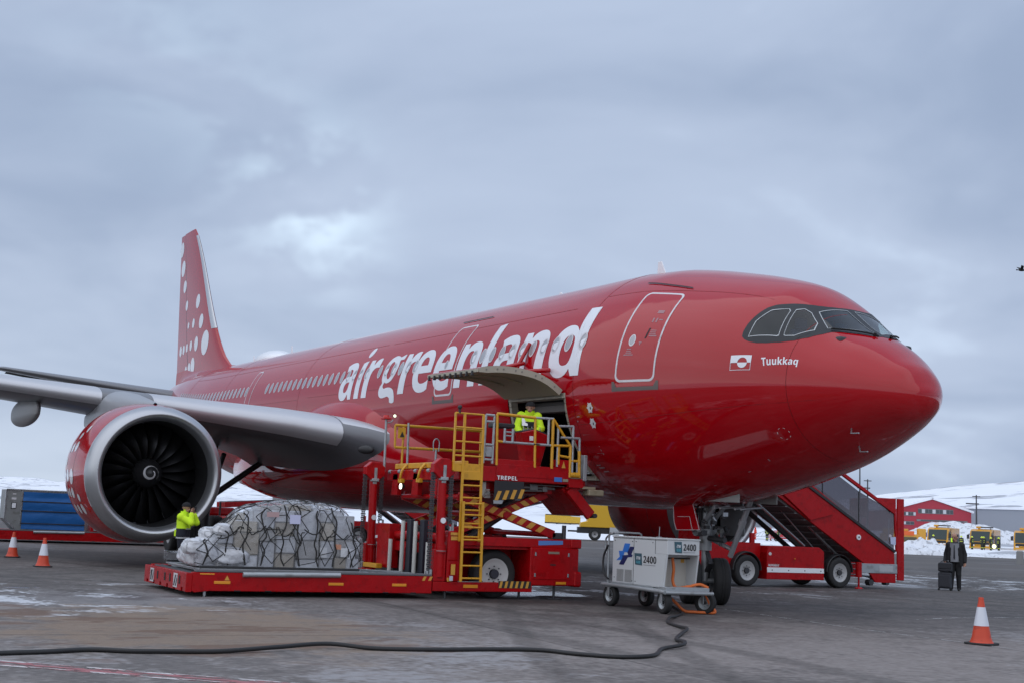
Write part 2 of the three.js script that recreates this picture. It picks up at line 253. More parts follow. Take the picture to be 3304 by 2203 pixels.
paintedLine([[-5.2, 0.55], [-2.5, 0.85], [-0.5, 1.05], [2.7, 1.04], [9, 0.9]], 0.07, lin(0.42, 0.42, 0.42));
paintedLine([[-3.2, -14], [-3.2, -6.4], [-3.15, -4.4], [-2.6, -2.4]], 0.10, lin(0.42, 0.42, 0.42));
paintedLine([[2.2, 16.3], [3.03, 15.44], [3.83, 14.59], [4.9, 13.4], [6.5, 11.5]], 0.09, lin(0.55, 0.52, 0.52));
paintedLine([[2.6, 16.35], [3.4, 15.5], [4.25, 14.6], [5.3, 13.4], [6.9, 11.5]], 0.09, lin(0.55, 0.52, 0.52));
paintedLine([[2.4, 16.33], [3.22, 15.47], [4.04, 14.6], [5.1, 13.4], [6.7, 11.5]], 0.34, lin(0.34, 0.13, 0.14), 0.0025);

// ---------------------------------------------------------------- snow beyond the pavement, and the hills
const SN = makeNoise(404), SM = makeNoise(505);
function snowHeight(x, z) {
  const a = Math.atan2(z - 5, x + 10), r = Math.hypot(x + 10, z - 5);
  const edge = 116 + 6 * Math.sin(a * 3 + 1) + 6 * SN.fbm(Math.cos(a) * 4, Math.sin(a) * 4, 3) * 3 + (Math.cos(a - 0.15) > 0.1 ? 120 : 0);
  const bank = 0.9 * Math.exp(-((r - edge - 5) ** 2) / 18) * (0.5 + 0.5 * SN.n2(x * 0.2, z * 0.2)) ;
  let h = smoothstep(r, edge, edge + 5) * 0.55 - 0.35 + bank * 0.9 + 0.16 * SN.fbm(x * 0.12, z * 0.12, 4) + 0.05 * SM.fbm(x * 0.7, z * 0.7, 3);
  // gently rising ground, then hills: a long ridge to the south-east, lower far fells elsewhere
  const d = (a * 180 / Math.PI + 360) % 360; // 180 = straight aft of the nose
  h += smoothstep(r, 125, 330) * 3.0 + smoothstep(r, 300, 900) * 6;
  const ridge = smoothstep(d, 212, 238) * (1 - smoothstep(d, 285, 330));
  h += ridge * smoothstep(r, 330, 1250) * (52 + 12 * SN.fbm(x * 0.004, z * 0.004, 5));
  h += smoothstep(r, 1500, 3600) * (34 + 50 * Math.max(0, SM.fbm(x * 0.0016 + 3, z * 0.0016, 5) + 0.25));
  return h;
}
{
  const R = [96]; while (R[R.length - 1] < 5200) R.push(R[R.length - 1] * (R[R.length - 1] < 260 ? 1.012 : 1.03) + 0.2);
  const NA = 420, P = [], I = [];
  for (const r of R) for (let i = 0; i < NA; i++) { const a = i / NA * 2 * Math.PI, x = -10 + r * Math.cos(a), z = 5 + r * Math.sin(a); P.push(x, snowHeight(x, z), z); }
  for (let j = 0; j + 1 < R.length; j++) for (let i = 0; i < NA; i++) { const a = j * NA + i, b = j * NA + (i + 1) % NA, c = a + NA, d = b + NA; if (Math.max(P[a * 3 + 1], P[b * 3 + 1], P[c * 3 + 1], P[d * 3 + 1]) > -0.02) I.push(a, b, c, b, d, c); }
  const g = new THREE.BufferGeometry(); g.setAttribute('position', new THREE.Float32BufferAttribute(P, 3)); g.setIndex(I); g.computeVertexNormals();
  const nn = g.attributes.normal; if (nn.getY(NA * 5 + 3) < 0) { const ix = g.index.array; for (let k = 0; k < ix.length; k += 3) { const t = ix[k]; ix[k] = ix[k + 1]; ix[k + 1] = t; } g.computeVertexNormals(); }
  // bare rock and tufts poke through on the hills
  const C = new Float32Array(g.attributes.position.count * 3), U = new Float32Array(g.attributes.position.count * 2);
  for (let i = 0; i < C.length / 3; i++) { const x = P[i * 3], z = P[i * 3 + 2]; C[i * 3] = 0.82; C[i * 3 + 1] = 0.85; C[i * 3 + 2] = 0.90; U[i * 2] = x / 420; U[i * 2 + 1] = z / 420; }
  g.setAttribute('color', new THREE.BufferAttribute(C, 3)); g.setAttribute('uv', new THREE.BufferAttribute(U, 2));
  const rockTone = dataTex(1024, (u, v) => { const n = tn(u, v, 7, 22), k = smoothstep(n, 0.60, 0.66) * 0.7, w = 0.96 + 0.06 * tn(v, u, 6, 16); return [lerp(w, 0.24, k), lerp(w, 0.25, k), lerp(w, 0.28, k)]; });
  const m = new THREE.Mesh(g, new THREE.MeshStandardMaterial({ vertexColors: true, map: rockTone, roughness: 0.9 })); m.name = 'snow_field'; m.userData = { kind: 'structure' }; m.receiveShadow = true; scene.add(m);
}
// ---------------------------------------------------------------- the airliner (own axes: x forward, y up from the fuselage axis, z starboard)
const AH = 4.8846, ATH = -0.022437;
const plane = thing('airliner', 'large red twin engine airliner with white lettering and open cargo door', 'airliner', [-6.67 + AH * Math.sin(ATH), AH * (1 - Math.cos(ATH)), 0]);
plane.rotation.z = ATH;
const ap = (name, geos, mat, parent, label) => { const m = part(name, geos, mat, parent ?? plane, label); if (!parent || parent === plane) m.position.set(6.67, AH, 0); return m; };
const ac2w = (x, y, z) => { const X = x + 6.67, c = Math.cos(ATH), s = Math.sin(ATH); return V(X * c - y * s - 6.67, X * s + y * c + AH, z); };
// fuselage sections: distance behind the nose -> top, bottom, half-width
const ND = [0, .06, .25, .5, 1, 1.5, 2, 2.5, 3, 4, 5, 6, 7, 8.5, 10], NX0 = 0.037, NY = -0.437;
const NT = [NY, -.263, .068, .264, .625, .905, 1.265, 1.661, 1.947, 2.238, 2.448, 2.632, 2.768, 2.83, 2.82];
const NB = [NY, -.676, -.886, -1.021, -1.278, -1.521, -1.737, -1.908, -2.048, -2.306, -2.512, -2.663, -2.775, -2.83, -2.82];
const NW = [0, .311, .636, .908, 1.292, 1.551, 1.757, 1.928, 2.05, 2.25, 2.40, 2.54, 2.665, 2.785, 2.82];
const NS = ND.map(Math.sqrt);
function mono(xs, ys, x) {
  const n = xs.length; if (x <= xs[0]) return ys[0]; if (x >= xs[n - 1]) return ys[n - 1];
  let k = 0; while (x > xs[k + 1]) k++; const h = (i) => xs[i + 1] - xs[i], d = (i) => (ys[i + 1] - ys[i]) / h(i);
  const m = (i) => i === 0 ? d(0) : i === n - 1 ? 0 : d(i - 1) * d(i) > 0 ? 2 * d(i - 1) * d(i) / (d(i - 1) + d(i)) : 0;
  const t = (x - xs[k]) / h(k), H = h(k); return ys[k] * (1 + 2 * t) * (1 - t) ** 2 + m(k) * H * t * (1 - t) ** 2 + ys[k + 1] * t * t * (3 - 2 * t) + m(k + 1) * H * t * t * (t - 1);
}
const TS = [36, 40, 44, 48, 52, 55, 57, 57.9], TT = [2.82, 2.82, 2.80, 2.74, 2.58, 2.32, 1.98, 1.75], TB = [-2.82, -2.60, -1.98, -1.16, -.22, .50, .98, 1.30], TW = [2.82, 2.76, 2.52, 2.10, 1.50, 1.00, .58, .26];
function section(x) {
  const d = NX0 - x;
  if (d < 10) { const s = Math.sqrt(Math.max(d, 0)); return [mono(NS, NT, s), mono(NS, NB, s), mono(NS, NW, s), NY * Math.max(0, 1 - d / 8.5) ** 2.5]; }
  const s = -x; if (s < 36) return [2.82, -2.82, 2.82, 0];
  const t = mono(TS, TT, s), b = mono(TS, TB, s); return [t, b, mono(TS, TW, s), (t + b) / 2 * smoothstep(s, 36, 46)];
}
function skin(x, a, off = 0) {
  const [t, b, w, yc] = section(x), sa = Math.sin(a), p = V(x, yc + (sa > 0 ? t - yc : yc - b) * sa, w * Math.cos(a));
  if (off) p.addScaledVector(skinNormal(x, a), off); return p;
}
function skinNormal(x, a) { const e = 0.01, px = skin(x + e, a).sub(skin(x - e, a)), pa = skin(x, a + e).sub(skin(x, a - e)); const n = new THREE.Vector3().crossVectors(pa, px).normalize(); const c = skin(x, a); const [, , , yc] = section(x); if (n.y * (c.y - yc) + n.z * c.z < 0) n.negate(); return n; }
const MASK = [[-3.05, .405], [-3.066, .459], [-3.045, .542], [-2.998, .626], [-2.93, .712], [-2.858, .79], [-2.741, .87], [-2.599, .943], [-2.45, 1.031], [-2.327, 1.11], [-2.22, 1.20], [-2.14, 1.305], [-2.09, 1.435], [-2.08, 1.5708], [-1.13, 1.5708], [-1.11, 1.45], [-1.165, 1.332], [-1.35, 1.149], [-1.476, 1.054], [-1.566, .969], [-1.635, .85], [-1.777, .686], [-1.967, .557], [-2.196, .461], [-2.436, .401], [-2.664, .369], [-2.854, .366], [-2.972, .38]];
const PANES = [[[-2.899, .409], [-2.901, .592], [-2.738, .783], [-2.462, .904], [-2.412, .887], [-2.276, .53], [-2.31, .512]], [[-2.198, .561], [-2.365, .944], [-2.276, 1.029], [-2.137, 1.045], [-1.87, .963], [-1.792, .837], [-2.018, .616], [-2.168, .559]], [[-2.091, 1.125], [-2.02, 1.52], [-1.235, 1.52], [-1.262, 1.47], [-1.678, .983]]];
const inMask = (x, a) => { if (x > -1 || x < -3.2 || a < 0) return false; const b = a > Math.PI / 2 ? Math.PI - a : a; return inPoly(MASK, x, b) || Math.abs(b - Math.PI / 2) < .001 && x > -2.05 && x < -1.15; };
const CARGO = { x0: -11.08, x1: -8.36, a0: -0.86, a1: -0.1 };
function fuselageShell() {
  const X = []; for (let i = 0; i <= 44; i++) X.push(NX0 - 10 * (i / 44) ** 1.7); for (let x = -1.0; x > -3.2; x -= .06) X.push(x);
  for (let x = -10.5; x > -36; x -= 1) X.push(x); for (let x = -36; x >= -57.9; x -= 0.7) X.push(x); X.push(-57.9, CARGO.x0, CARGO.x1);
  const xs = [...new Set(X.map((v) => +v.toFixed(4)))].sort((a, b) => b - a).filter((v, i, l) => v === CARGO.x0 || v === CARGO.x1 || (Math.abs(v - CARGO.x0) > 0.04 && Math.abs(v - CARGO.x1) > 0.04));
  const A = []; for (let i = 0; i < 120; i++) A.push(-Math.PI + i / 120 * 2 * Math.PI); const as = [...A.filter((a) => Math.abs(a - CARGO.a0) > 0.02 && Math.abs(a - CARGO.a1) > 0.02), CARGO.a0, CARGO.a1].sort((a, b) => a - b), n = as.length;
  const P = [], Nn = [], I = [];
  for (const x of xs) for (const a of as) { const p = skin(x, a), q = x > NX0 - 0.003 ? V(1, 0, 0) : skinNormal(x, a); P.push(p.x, p.y, p.z); Nn.push(q.x, q.y, q.z); }
  for (let i = 0; i + 1 < xs.length; i++) for (let j = 0; j < n; j++) { const k = (j + 1) % n; if (xs[i] <= CARGO.x1 + 1e-6 && xs[i + 1] >= CARGO.x0 - 1e-6 && as[j] >= CARGO.a0 - 1e-6 && as[k] <= CARGO.a1 + 1e-6 && k > j) continue; if (k > j && [xs[i], xs[i + 1]].every((X) => [as[j], as[k]].every((a) => inMask(X, a)))) continue; const a = i * n + j, b = i * n + k, c = a + n, d = b + n; I.push(a, b, c, b, d, c); }
  const g = new THREE.BufferGeometry(); g.setAttribute('position', new THREE.Float32BufferAttribute(P, 3)); g.setAttribute('normal', new THREE.Float32BufferAttribute(Nn, 3)); g.setIndex(I); return g;
}
// a flat outline given in (x, arc) with arc = angle * 2.82, laid on the skin
function onSkin(shape, off = 0.005, max = 0.16) {
  let g = new THREE.ShapeGeometry(shape, 8).toNonIndexed(); g.deleteAttribute('uv'); g.deleteAttribute('normal'); g = new TessellateModifier(max, 6).modify(g);
  const p = g.attributes.position, N = new Float32Array(p.count * 3);
  for (let i = 0; i < p.count; i++) { const x = p.getX(i), a = p.getY(i) / 2.82, q = skin(x, a, off), n = skinNormal(x, a); p.setXYZ(i, q.x, q.y, q.z); N.set([n.x, n.y, n.z], i * 3); }
  g.setAttribute('normal', new THREE.BufferAttribute(N, 3)); return g;
}
const shapeOf = (pts) => new THREE.Shape(pts.map((p) => new THREE.Vector2(p[0], p[1])));
function roundRect(x0, y0, x1, y1, r, n = 5) { const o = []; for (const [cx, cy, s] of [[x1 - r, y1 - r, 0], [x0 + r, y1 - r, 1], [x0 + r, y0 + r, 2], [x1 - r, y0 + r, 3]]) for (let i = 0; i <= n; i++) { const t = (s + i / n) * Math.PI / 2; o.push([cx + r * Math.cos(t), cy + r * Math.sin(t)]); } return o; }
function ringShape(outer, inner) { const s = shapeOf(outer); s.holes.push(new THREE.Path(inner.map((p) => new THREE.Vector2(p[0], p[1])))); return s; }
const ellipse = (cx, cy, rx, ry, n = 28) => Array.from({ length: n }, (_, i) => [cx + rx * Math.cos(i / n * 2 * Math.PI), cy + ry * Math.sin(i / n * 2 * Math.PI)]);
const strip = (pts, w) => { const l = [], r = []; pts.forEach((p, i) => { const a = pts[Math.max(0, i - 1)], b = pts[Math.min(pts.length - 1, i + 1)], d = Math.hypot(b[0] - a[0], b[1] - a[1]), nx = -(b[1] - a[1]) / d * w / 2, ny = (b[0] - a[0]) / d * w / 2; l.push([p[0] + nx, p[1] + ny]); r.unshift([p[0] - nx, p[1] - ny]); }); return shapeOf([...l, ...r]); };

const hull = ap('fuselage', fuselageShell(), MAT.red);
// seams
{
  const L = []; const longs = [[[-8.6, .34], [-26, .34]], [[-27, .30], [-45, .30]], [[-9, 1.98], [-20, 1.98]], [[-20.4, 2.0], [-44, 2.0]], [[-2.9, 2.6], [-8, 2.28]], [[-1.0, -.75], [-8.2, -1.03]]];
  for (const [a, b] of longs) { const n = 14, pts = Array.from({ length: n + 1 }, (_, i) => [lerp(a[0], b[0], i / n), lerp(a[1], b[1], i / n)]); L.push(onSkin(strip(pts, 0.012), 0.003, 0.6)); }
  for (const x of [-1.9, -8.05, -26.9, -37, -44]) { const pts = []; for (let a = -1.45; a <= 1.46; a += 0.1) pts.push([x, a * 2.82]); L.push(onSkin(strip(pts, 0.008), 0.003, 0.3)); }
  { const sm = std(lin(0.24, 0.003, 0.006), 0.6); L.forEach((g) => part('panel_seam', g, sm, hull)); }
}
// drip gutters over the doors
for (const [x0, a0, x1, a1] of [[-6.97, .967, -5.27, .908], [-15.75, .86, -13.9, .86]]) part('rain_gutter', onSkin(strip([[x0, a0 * 2.82], [(x0 + x1) / 2, (a0 + a1) / 2 * 2.82], [x1, a1 * 2.82]], 0.045), 0.02, 0.3), MAT.darkSeam, hull);
// doors: each is the skin inside its painted outline
function cabinDoor(x0, x1, a0, a1, sill, win) {
  const r = 0.16, b0 = a0 * 2.82, b1 = a1 * 2.82, w = 0.052;
  const d = ap('cabin_door', onSkin(shapeOf(roundRect(x0 + w, b0 + w, x1 - w, b1 - w, r - w * 0.6)), 0.0045, 0.3), MAT.red);
  part('door_outline', onSkin(ringShape(roundRect(x0, b0, x1, b1, r), roundRect(x0 + w, b0 + w, x1 - w, b1 - w, r - w * 0.6)), 0.006, 0.2), MAT.outline, d);
  if (sill) part('scuff_plate', onSkin(shapeOf([[x0 - .1, b0 - .20], [x1 + .12, b0 - .20], [x1 + .12, b0 + .02], [x1 + .05, b0 + .02], [x1 - .04, b0 - .11], [x0 + .05, b0 - .11], [x0 - .02, b0 + .02], [x0 - .1, b0 + .02]]), 0.006, 0.3), std(lin(0.16, 0.13, 0.12), 0.45, 0.6), d);
  if (win) { const [wx, wa] = win; part('door_window', onSkin(ringShape(ellipse(wx, wa * 2.82, .105, .145), ellipse(wx, wa * 2.82, .075, .115)), 0.008), MAT.outline, d); part('pane', onSkin(shapeOf(ellipse(wx, wa * 2.82, .075, .115)), 0.0065), MAT.cabinPane, d); }
  return d;
}
{
  const d1 = cabinDoor(-6.53, -5.26, -.035, .82, true, [-6.15, .314]);
  // handle recess and stencilled notices on the forward door
  part('door_handle', onSkin(shapeOf([[-5.78, .93], [-5.73, .93], [-5.68, 1.2], [-5.73, 1.2]]), 0.008), MAT.darkSeam, d1);
  const rows = []; for (const [x, y, w, h] of [[-5.72, 1.62, .2, .09], [-5.75, 1.36, .05, .12], [-5.64, 1.36, .05, .12], [-5.55, 1.42, .12, .03], [-5.66, .98, .24, .03], [-5.66, 1.03, .2, .02], [-5.66, 1.08, .18, .02], [-5.66, 1.13, .18, .02], [-6.32, .52, .3, .025], [-6.27, .57, .2, .02], [-6.25, .61, .14, .02], [-6.25, .66, .14, .02], [-5.92, .82, .09, .03], [-5.89, .77, .03, .06]]) rows.push(onSkin(shapeOf([[x, y], [x + w, y], [x + w, y + h], [x, y + h]]), 0.008));
  rows.forEach((g) => part('stencil', g, MAT.stencil, d1));
  cabinDoor(-15.42, -14.3, -.025, .765, true, [-14.95, .29]); cabinDoor(-33.42, -32.76, -.02, .66, false, null);
}
// cabin windows
{
  const idx = []; for (let n = 0; n <= 10; n++) idx.push(n); for (let n = 17; n <= 22; n++) idx.push(n); for (let n = 24; n <= 43; n++) idx.push(n); for (let n = 48; n <= 71; n++) idx.push(n);
  for (const n of idx) {
    const x = n === 0 ? -7.94 : n === 1 ? -8.52 : -(8.026 + 0.533 * n), y = 0.928 + (n < 3 ? 0.01 : 0);
    const f = ap('cabin_window', onSkin(ringShape(ellipse(x, y, .150, .225, 22), ellipse(x, y, .112, .185, 22)), 0.009, 0.3), MAT.windowFrame);
    part('pane', onSkin(shapeOf(ellipse(x, y, .114, .187, 22)), 0.0065, 0.3), MAT.cabinPane, f);
  }
}
// fuselage name, letter by letter: [glyph, left, right] with a common baseline and x-height
{
  const base = 0.12, xh = 1.395, asc = 1.90, ref = textGeo('x', 1).boundingBox.max.y;
  const put = (ch, x0, x1) => {
    const shapes = font.generateShapes(ch, 1), g = new THREE.ShapeGeometry(shapes, 10); g.computeBoundingBox(); const b = g.boundingBox, ky = (xh - base) / ref;
    const map = (v) => { let y = base + v.y * ky; if (v.y > ref * 1.1) y = xh + (v.y - ref) / (b.max.y - ref) * (asc - xh); return new THREE.Vector2(x0 + (v.x - b.min.x) / (b.max.x - b.min.x) * (x1 - x0), y); };
    const out = shapes.map((s) => { const e = s.extractPoints(10), t = new THREE.Shape(e.shape.map(map)); t.holes = e.holes.map((h) => new THREE.Path(h.map(map))); return t; });
    ap('letter', out.map((s) => onSkin(s, 0.0055, 0.14)), MAT.letter, hull);
  };
  put('a', -22.89, -21.77); 
  ap('letter', [onSkin(shapeOf([[-21.49, .12], [-21.12, .12], [-21.13, 1.40], [-21.30, 1.39], [-21.50, 1.34]]), 0.0055, 0.14)], MAT.letter, hull); part('letter_dot', onSkin(shapeOf(ellipse(-21.34, 1.755, .185, .205)), 0.0055), MAT.letter, hull);
  put('r', -20.86, -19.96); put('r', -17.99, -17.04); put('e', -17.07, -15.86); put('e', -15.68, -14.50); put('n', -14.22, -13.0);
  ap('letter', onSkin(shapeOf([[-12.71, .12], [-12.36, .12], [-12.37, 1.92], [-12.55, 1.90], [-12.74, 1.87]]), 0.0055, 0.14), MAT.letter, hull);
  put('a', -12.06, -10.96); put('n', -10.76, -9.47); put('d', -9.22, -7.865);
  // the g: closed bowl with an ear, waist, and an open sweeping tail
  const g = new THREE.Shape(); const gp = [[-18.17, 1.405], [-18.20, 1.25], [-18.45, 1.22], [-18.40, 1.02], [-18.46, .78], [-18.66, .56], [-18.98, .50], [-19.12, .53], [-19.20, .42], [-19.10, .34], [-18.86, .36], [-18.56, .34], [-18.34, .26], [-18.24, .10], [-18.22, -.10], [-18.54, -.10], [-18.58, .02], [-18.72, .08], [-18.96, .06], [-19.20, .05], [-19.38, .11], [-19.46, .24], [-19.42, .40], [-19.30, .52], [-19.38, .64], [-19.42, .88], [-19.36, 1.16], [-19.16, 1.34], [-18.88, 1.41], [-18.66, 1.38], [-18.52, 1.34]];
  g.setFromPoints(new THREE.CatmullRomCurve3(gp.map((p) => V(p[0], p[1], 0)), true, 'centripetal').getPoints(120).slice(0, -1).map((p) => new THREE.Vector2(p.x, p.y)));
  g.holes.push(new THREE.Path(ellipse(-18.92, .92, .20, .29, 24).map((p) => new THREE.Vector2(...p))));
  ap('letter', onSkin(g, 0.0055, 0.14), MAT.letter, hull);
  for (const l of plane.children.filter((c) => c.name === 'letter')) { hull.add(l); }
  hull.children.forEach((c) => { if (c.name === 'letter') c.position.set(0, 0, 0); });
}
// flag and ship name on the nose: corners measured in (x, angle)
function quadMap(c) { return (u, v) => { const [p00, p10, p11, p01] = c; return [lerp(lerp(p00[0], p10[0], u), lerp(p01[0], p11[0], u), v), 2.82 * lerp(lerp(p00[1], p10[1], u), lerp(p01[1], p11[1], u), v)]; }; }
{
  const q = quadMap([[-3.168, .065], [-2.676, .084], [-2.682, .235], [-3.179, .206]]), sh = (pts) => shapeOf(pts.map((p) => q(...p)));
  const arc = (a0, a1) => Array.from({ length: 17 }, (_, i) => { const a = lerp(a0, a1, i / 16); return [.58 + .235 * Math.cos(a), .5 + .345 * Math.sin(a)]; });
  part('flag', [onSkin(sh([[0, .5], [.345, .5], ...arc(Math.PI, 0), [1, .5], [1, 1], [0, 1]]), 0.0055, 0.1), onSkin(sh([[.345, .5], ...arc(Math.PI, 2 * Math.PI)]), 0.0055, 0.1), onSkin(sh([[0, 0], [1, 0], [1, .03], [0, .03]]), 0.0055, 0.1), onSkin(sh([[0, 0], [.02, 0], [.02, .5], [0, .5]]), 0.0055, 0.1), onSkin(sh([[.98, 0], [1, 0], [1, .5], [.98, .5]]), 0.0055, 0.1)], MAT.letter, hull, 'white and red flag with a divided disc');
  const n = quadMap([[-2.405, .112], [-1.715, .210], [-1.728, .345], [-2.47, .232]]), shapes = font.generateShapes('Tuukkaq', 1), b = textGeo('Tuukkaq', 1).boundingBox;
  const mp = (v) => { const [x, y] = n((v.x - b.min.x) / (b.max.x - b.min.x), (v.y - b.min.y) / (b.max.y - b.min.y)); return new THREE.Vector2(x, y); };
  shapes.forEach((s) => { const e = s.extractPoints(8), t = new THREE.Shape(e.shape.map(mp)); t.holes = e.holes.map((h) => new THREE.Path(h.map(mp))); part('name_letter', onSkin(t, 0.0055, 0.1), MAT.letter, hull); });
  const m = quadMap([[-50.6, .20], [-47.4, .20], [-47.4, .30], [-50.6, .30]]), sh2 = font.generateShapes('OY-GKN', 1), b2 = textGeo('OY-GKN', 1).boundingBox;
  const mp2 = (v) => { const [x, y] = m((v.x - b2.min.x) / (b2.max.x - b2.min.x), (v.y - b2.min.y) / (b2.max.y - b2.min.y)); return new THREE.Vector2(x, y); };
  sh2.forEach((s) => { const e = s.extractPoints(6), t = new THREE.Shape(e.shape.map(mp2)); t.holes = e.holes.map((h) => new THREE.Path(h.map(mp2))); part('registration_letter', onSkin(t, 0.0055, 0.2), MAT.letter, hull); });
  part('tail_dot', onSkin(shapeOf(ellipse(-53.6, .75, .7, 1.25)), 0.0055, 0.3), MAT.letter, hull);
}
// cockpit: dark painted surround and six panes (the starboard three traced, the port three mirrored)
{
  const mask = MASK, panes = PANES;
  const shrink = (pts, k) => { const cx = pts.reduce((s, p) => s + p[0], 0) / pts.length, cy = pts.reduce((s, p) => s + p[1], 0) / pts.length; return pts.map(([x, y]) => { const l = Math.hypot(x - cx, (y - cy) * 2.2); return [cx + (x - cx) * (1 - k / l), cy + (y - cy) * (1 - k / l)]; }); };
  const lay = (pts, m, off) => onSkin(shapeOf(pts.map(([x, a]) => [x, (m ? Math.PI - a : a) * 2.82])), off, 0.1);
  const holed = (m) => { const f = ([x, a]) => new THREE.Vector2(x, (m ? Math.PI - a : a) * 2.82), t = new THREE.Shape(mask.map(f)); t.holes = panes.map((p) => new THREE.Path(shrink(p, .02).map(f))); return onSkin(t, 0.0045, 0.1); };
  const s = ap('cockpit_surround', [holed(0), holed(1)], MAT.cockpitMask);
  const ring = (p, m) => { const f = ([x, a]) => new THREE.Vector2(x, (m ? Math.PI - a : a) * 2.82), t = new THREE.Shape(p.map(f)); t.holes = [new THREE.Path(shrink(p, .022).map(f))]; return onSkin(t, 0.0085, 0.1); };
  for (const m of [0, 1]) for (const p of panes) { const f = ap('cockpit_window', ring(p, m), MAT.glassFrame); part('pane', lay(shrink(p, .016), m, 0.001), MAT.cockpitGlass, f); }
  // flight deck behind the glass: lining, bulkhead, glare shield, two seats
  const lp = [], li = [], LX = [], LA = []; for (let x = -.95; x >= -4.0; x -= .06) LX.push(x); for (let a = .02; a < Math.PI; a += .05) LA.push(a);
  for (const x of LX) for (const a of LA) { const q = skin(x, a, -.07); lp.push(q.x, q.y, q.z); }
  for (let i = 0; i + 1 < LX.length; i++) for (let j = 0; j + 1 < LA.length; j++) { if (inMask((LX[i] + LX[i + 1]) / 2, (LA[j] + LA[j + 1]) / 2)) continue; const q = i * LA.length + j; li.push(q, q + 1, q + LA.length, q + 1, q + LA.length + 1, q + LA.length); }
  const lg = new THREE.BufferGeometry(); lg.setAttribute('position', new THREE.Float32BufferAttribute(lp, 3)); lg.setIndex(li); lg.computeVertexNormals();
  const deck = ap('flight_deck', [lg, box(-4.05, -4.0, -.3, 1.55, -1.35, 1.35, 0), box(-4.0, -1.1, -.32, -.28, -.9, .9, 0)], std(lin(.22, .24, .25), .7));
  part('glare_shield', [box(-1.75, -1.28, .42, .66, -.95, .95, .05), box(-1.9, -1.7, -.2, .5, -1.0, 1.0, .03)], std(lin(.05, .055, .06), .7), deck); part('overhead_panel', box(-3.0, -2.35, 1.25, 1.36, -.35, .35, .03), std(lin(.12, .14, .16), .6), deck);
  for (const z of [-.55, .55]) part('pilot_seat', [box(-2.95, -2.8, .05, .95, z - .25, z + .25, .06), box(-2.93, -2.8, .95, 1.2, z - .14, z + .14, .05), box(-2.85, -2.35, -.05, .1, z - .25, z + .25, .05)], std(lin(.03, .06, .16), .8), deck);
  part('document', plate([-1.62, .68, .25], [0, 0, -1], [-.5, 1, 0], rect(0, 0, .22, .16), .01), MAT.white, deck);
  // wipers lying along the windscreen feet
  for (const m of [0, 1]) { const w = (x, a, o) => skin(x, m ? Math.PI - a : a, o); part('wiper', [tube([w(-1.62, 1.0, .035), w(-1.40, 1.17, .045), w(-1.2, 1.36, .04), w(-1.1, 1.46, .03)], 0.018, 16, 6), rod(w(-1.14, 1.42, .0), w(-1.14, 1.42, .07), 0.03)], MAT.blackMatte, s); }
}
// small fittings: static ports, stencils by the cargo door, round inspection mark, probes
{
  const bolts = (cx, a, r) => { const o = [onSkin(shapeOf(ellipse(cx, a * 2.82, r * .80, r * .98, 20)), 0.007)]; for (let i = 0; i < 6; i++) { const t = i * Math.PI / 3; o.push(onSkin(shapeOf(ellipse(cx + Math.cos(t) * r * .84, a * 2.82 + Math.sin(t) * r * 1.02, .018, .022, 8)), 0.007)); } return o; };
  for (const a of [-.226, -.354]) { const p = ap('static_port', bolts(-7.45, a, .11), MAT.outline); part('port_hole', onSkin(shapeOf(ellipse(-7.43, a * 2.82 - .01, .02, .035, 10)), 0.009), MAT.black, p); }
  const dash = []; for (let i = 0; i < 7; i++) { const t0 = i / 7 * 2 * Math.PI, pts = [0, .08, .16, .24, .32].map((d) => [-2.235 + .125 * Math.cos(t0 + d), (-.672) * 2.82 + .22 * Math.sin(t0 + d)]); dash.push(onSkin(strip(pts, .014), 0.006)); }
  dash.forEach((g) => part('inspection_mark', g, MAT.outline, hull));
  const marks = []; for (const [x, a, w, h] of [[-7.99, -.74, .16, .035], [-7.95, -.77, .2, .05], [-7.88, -.81, .2, .05], [-7.52, -.60, .03, .05], [-7.5, -.635, .03, .05], [-7.52, -.56, .025, .025], [-8.0, -.30, .12, .03], [-8.02, -.34, .05, .04], [-4.9, -1.12, .1, .02], [-3.7, -1.05, .08, .03], [-3.0, -.98, .03, .1], [-7.7, -.62, .3, .01], [-7.95, -.45, .3, .01], [-8.0, -.2, .22, .01]]) marks.push(onSkin(shapeOf([[x, a * 2.82], [x + w, a * 2.82 + .01], [x + w, a * 2.82 + h], [x, a * 2.82 + h]]), 0.006));
  marks.forEach((g) => part('stencil', g, MAT.stencil, hull));
  for (const [x, a] of [[-1.05, -.9], [-1.3, -1.3]]) { const p = skin(x, a), q = skin(x, a, .12); part('pitot_probe', [rod(p, q, .018), rod(q, q.clone().add(V(.2, 0, 0)), .014)], MAT.steel, hull); }
  // blade antennas and the satellite dome on the crown
  const blade = (x, a, h, c) => { const p = skin(x, a), g = poly([[-c / 2, 0], [c / 2, 0], [-c * .1, h], [-c * .45, h]], .03, .008); g.translate(p.x, p.y - .02, -.015); return g; };
  for (const [x, h, c] of [[-8.6, .42, .42], [-13.4, .2, .3], [-41.6, .4, .2], [-36.2, .45, .2]]) part('blade_antenna', blade(x, Math.PI / 2, h, c), MAT.white, hull);
  const dome = new THREE.SphereGeometry(1, 40, 20); dome.scale(1.85, .55, .8); dome.translate(-38.5, 2.66, 0); const dp = dome.attributes.position; for (let i = 0; i < dp.count; i++) if (dp.getX(i) < -38.5) dp.setX(i, -38.5 + (dp.getX(i) + 38.5) * 0.9); ap('satellite_dome', dome, MAT.white);
}
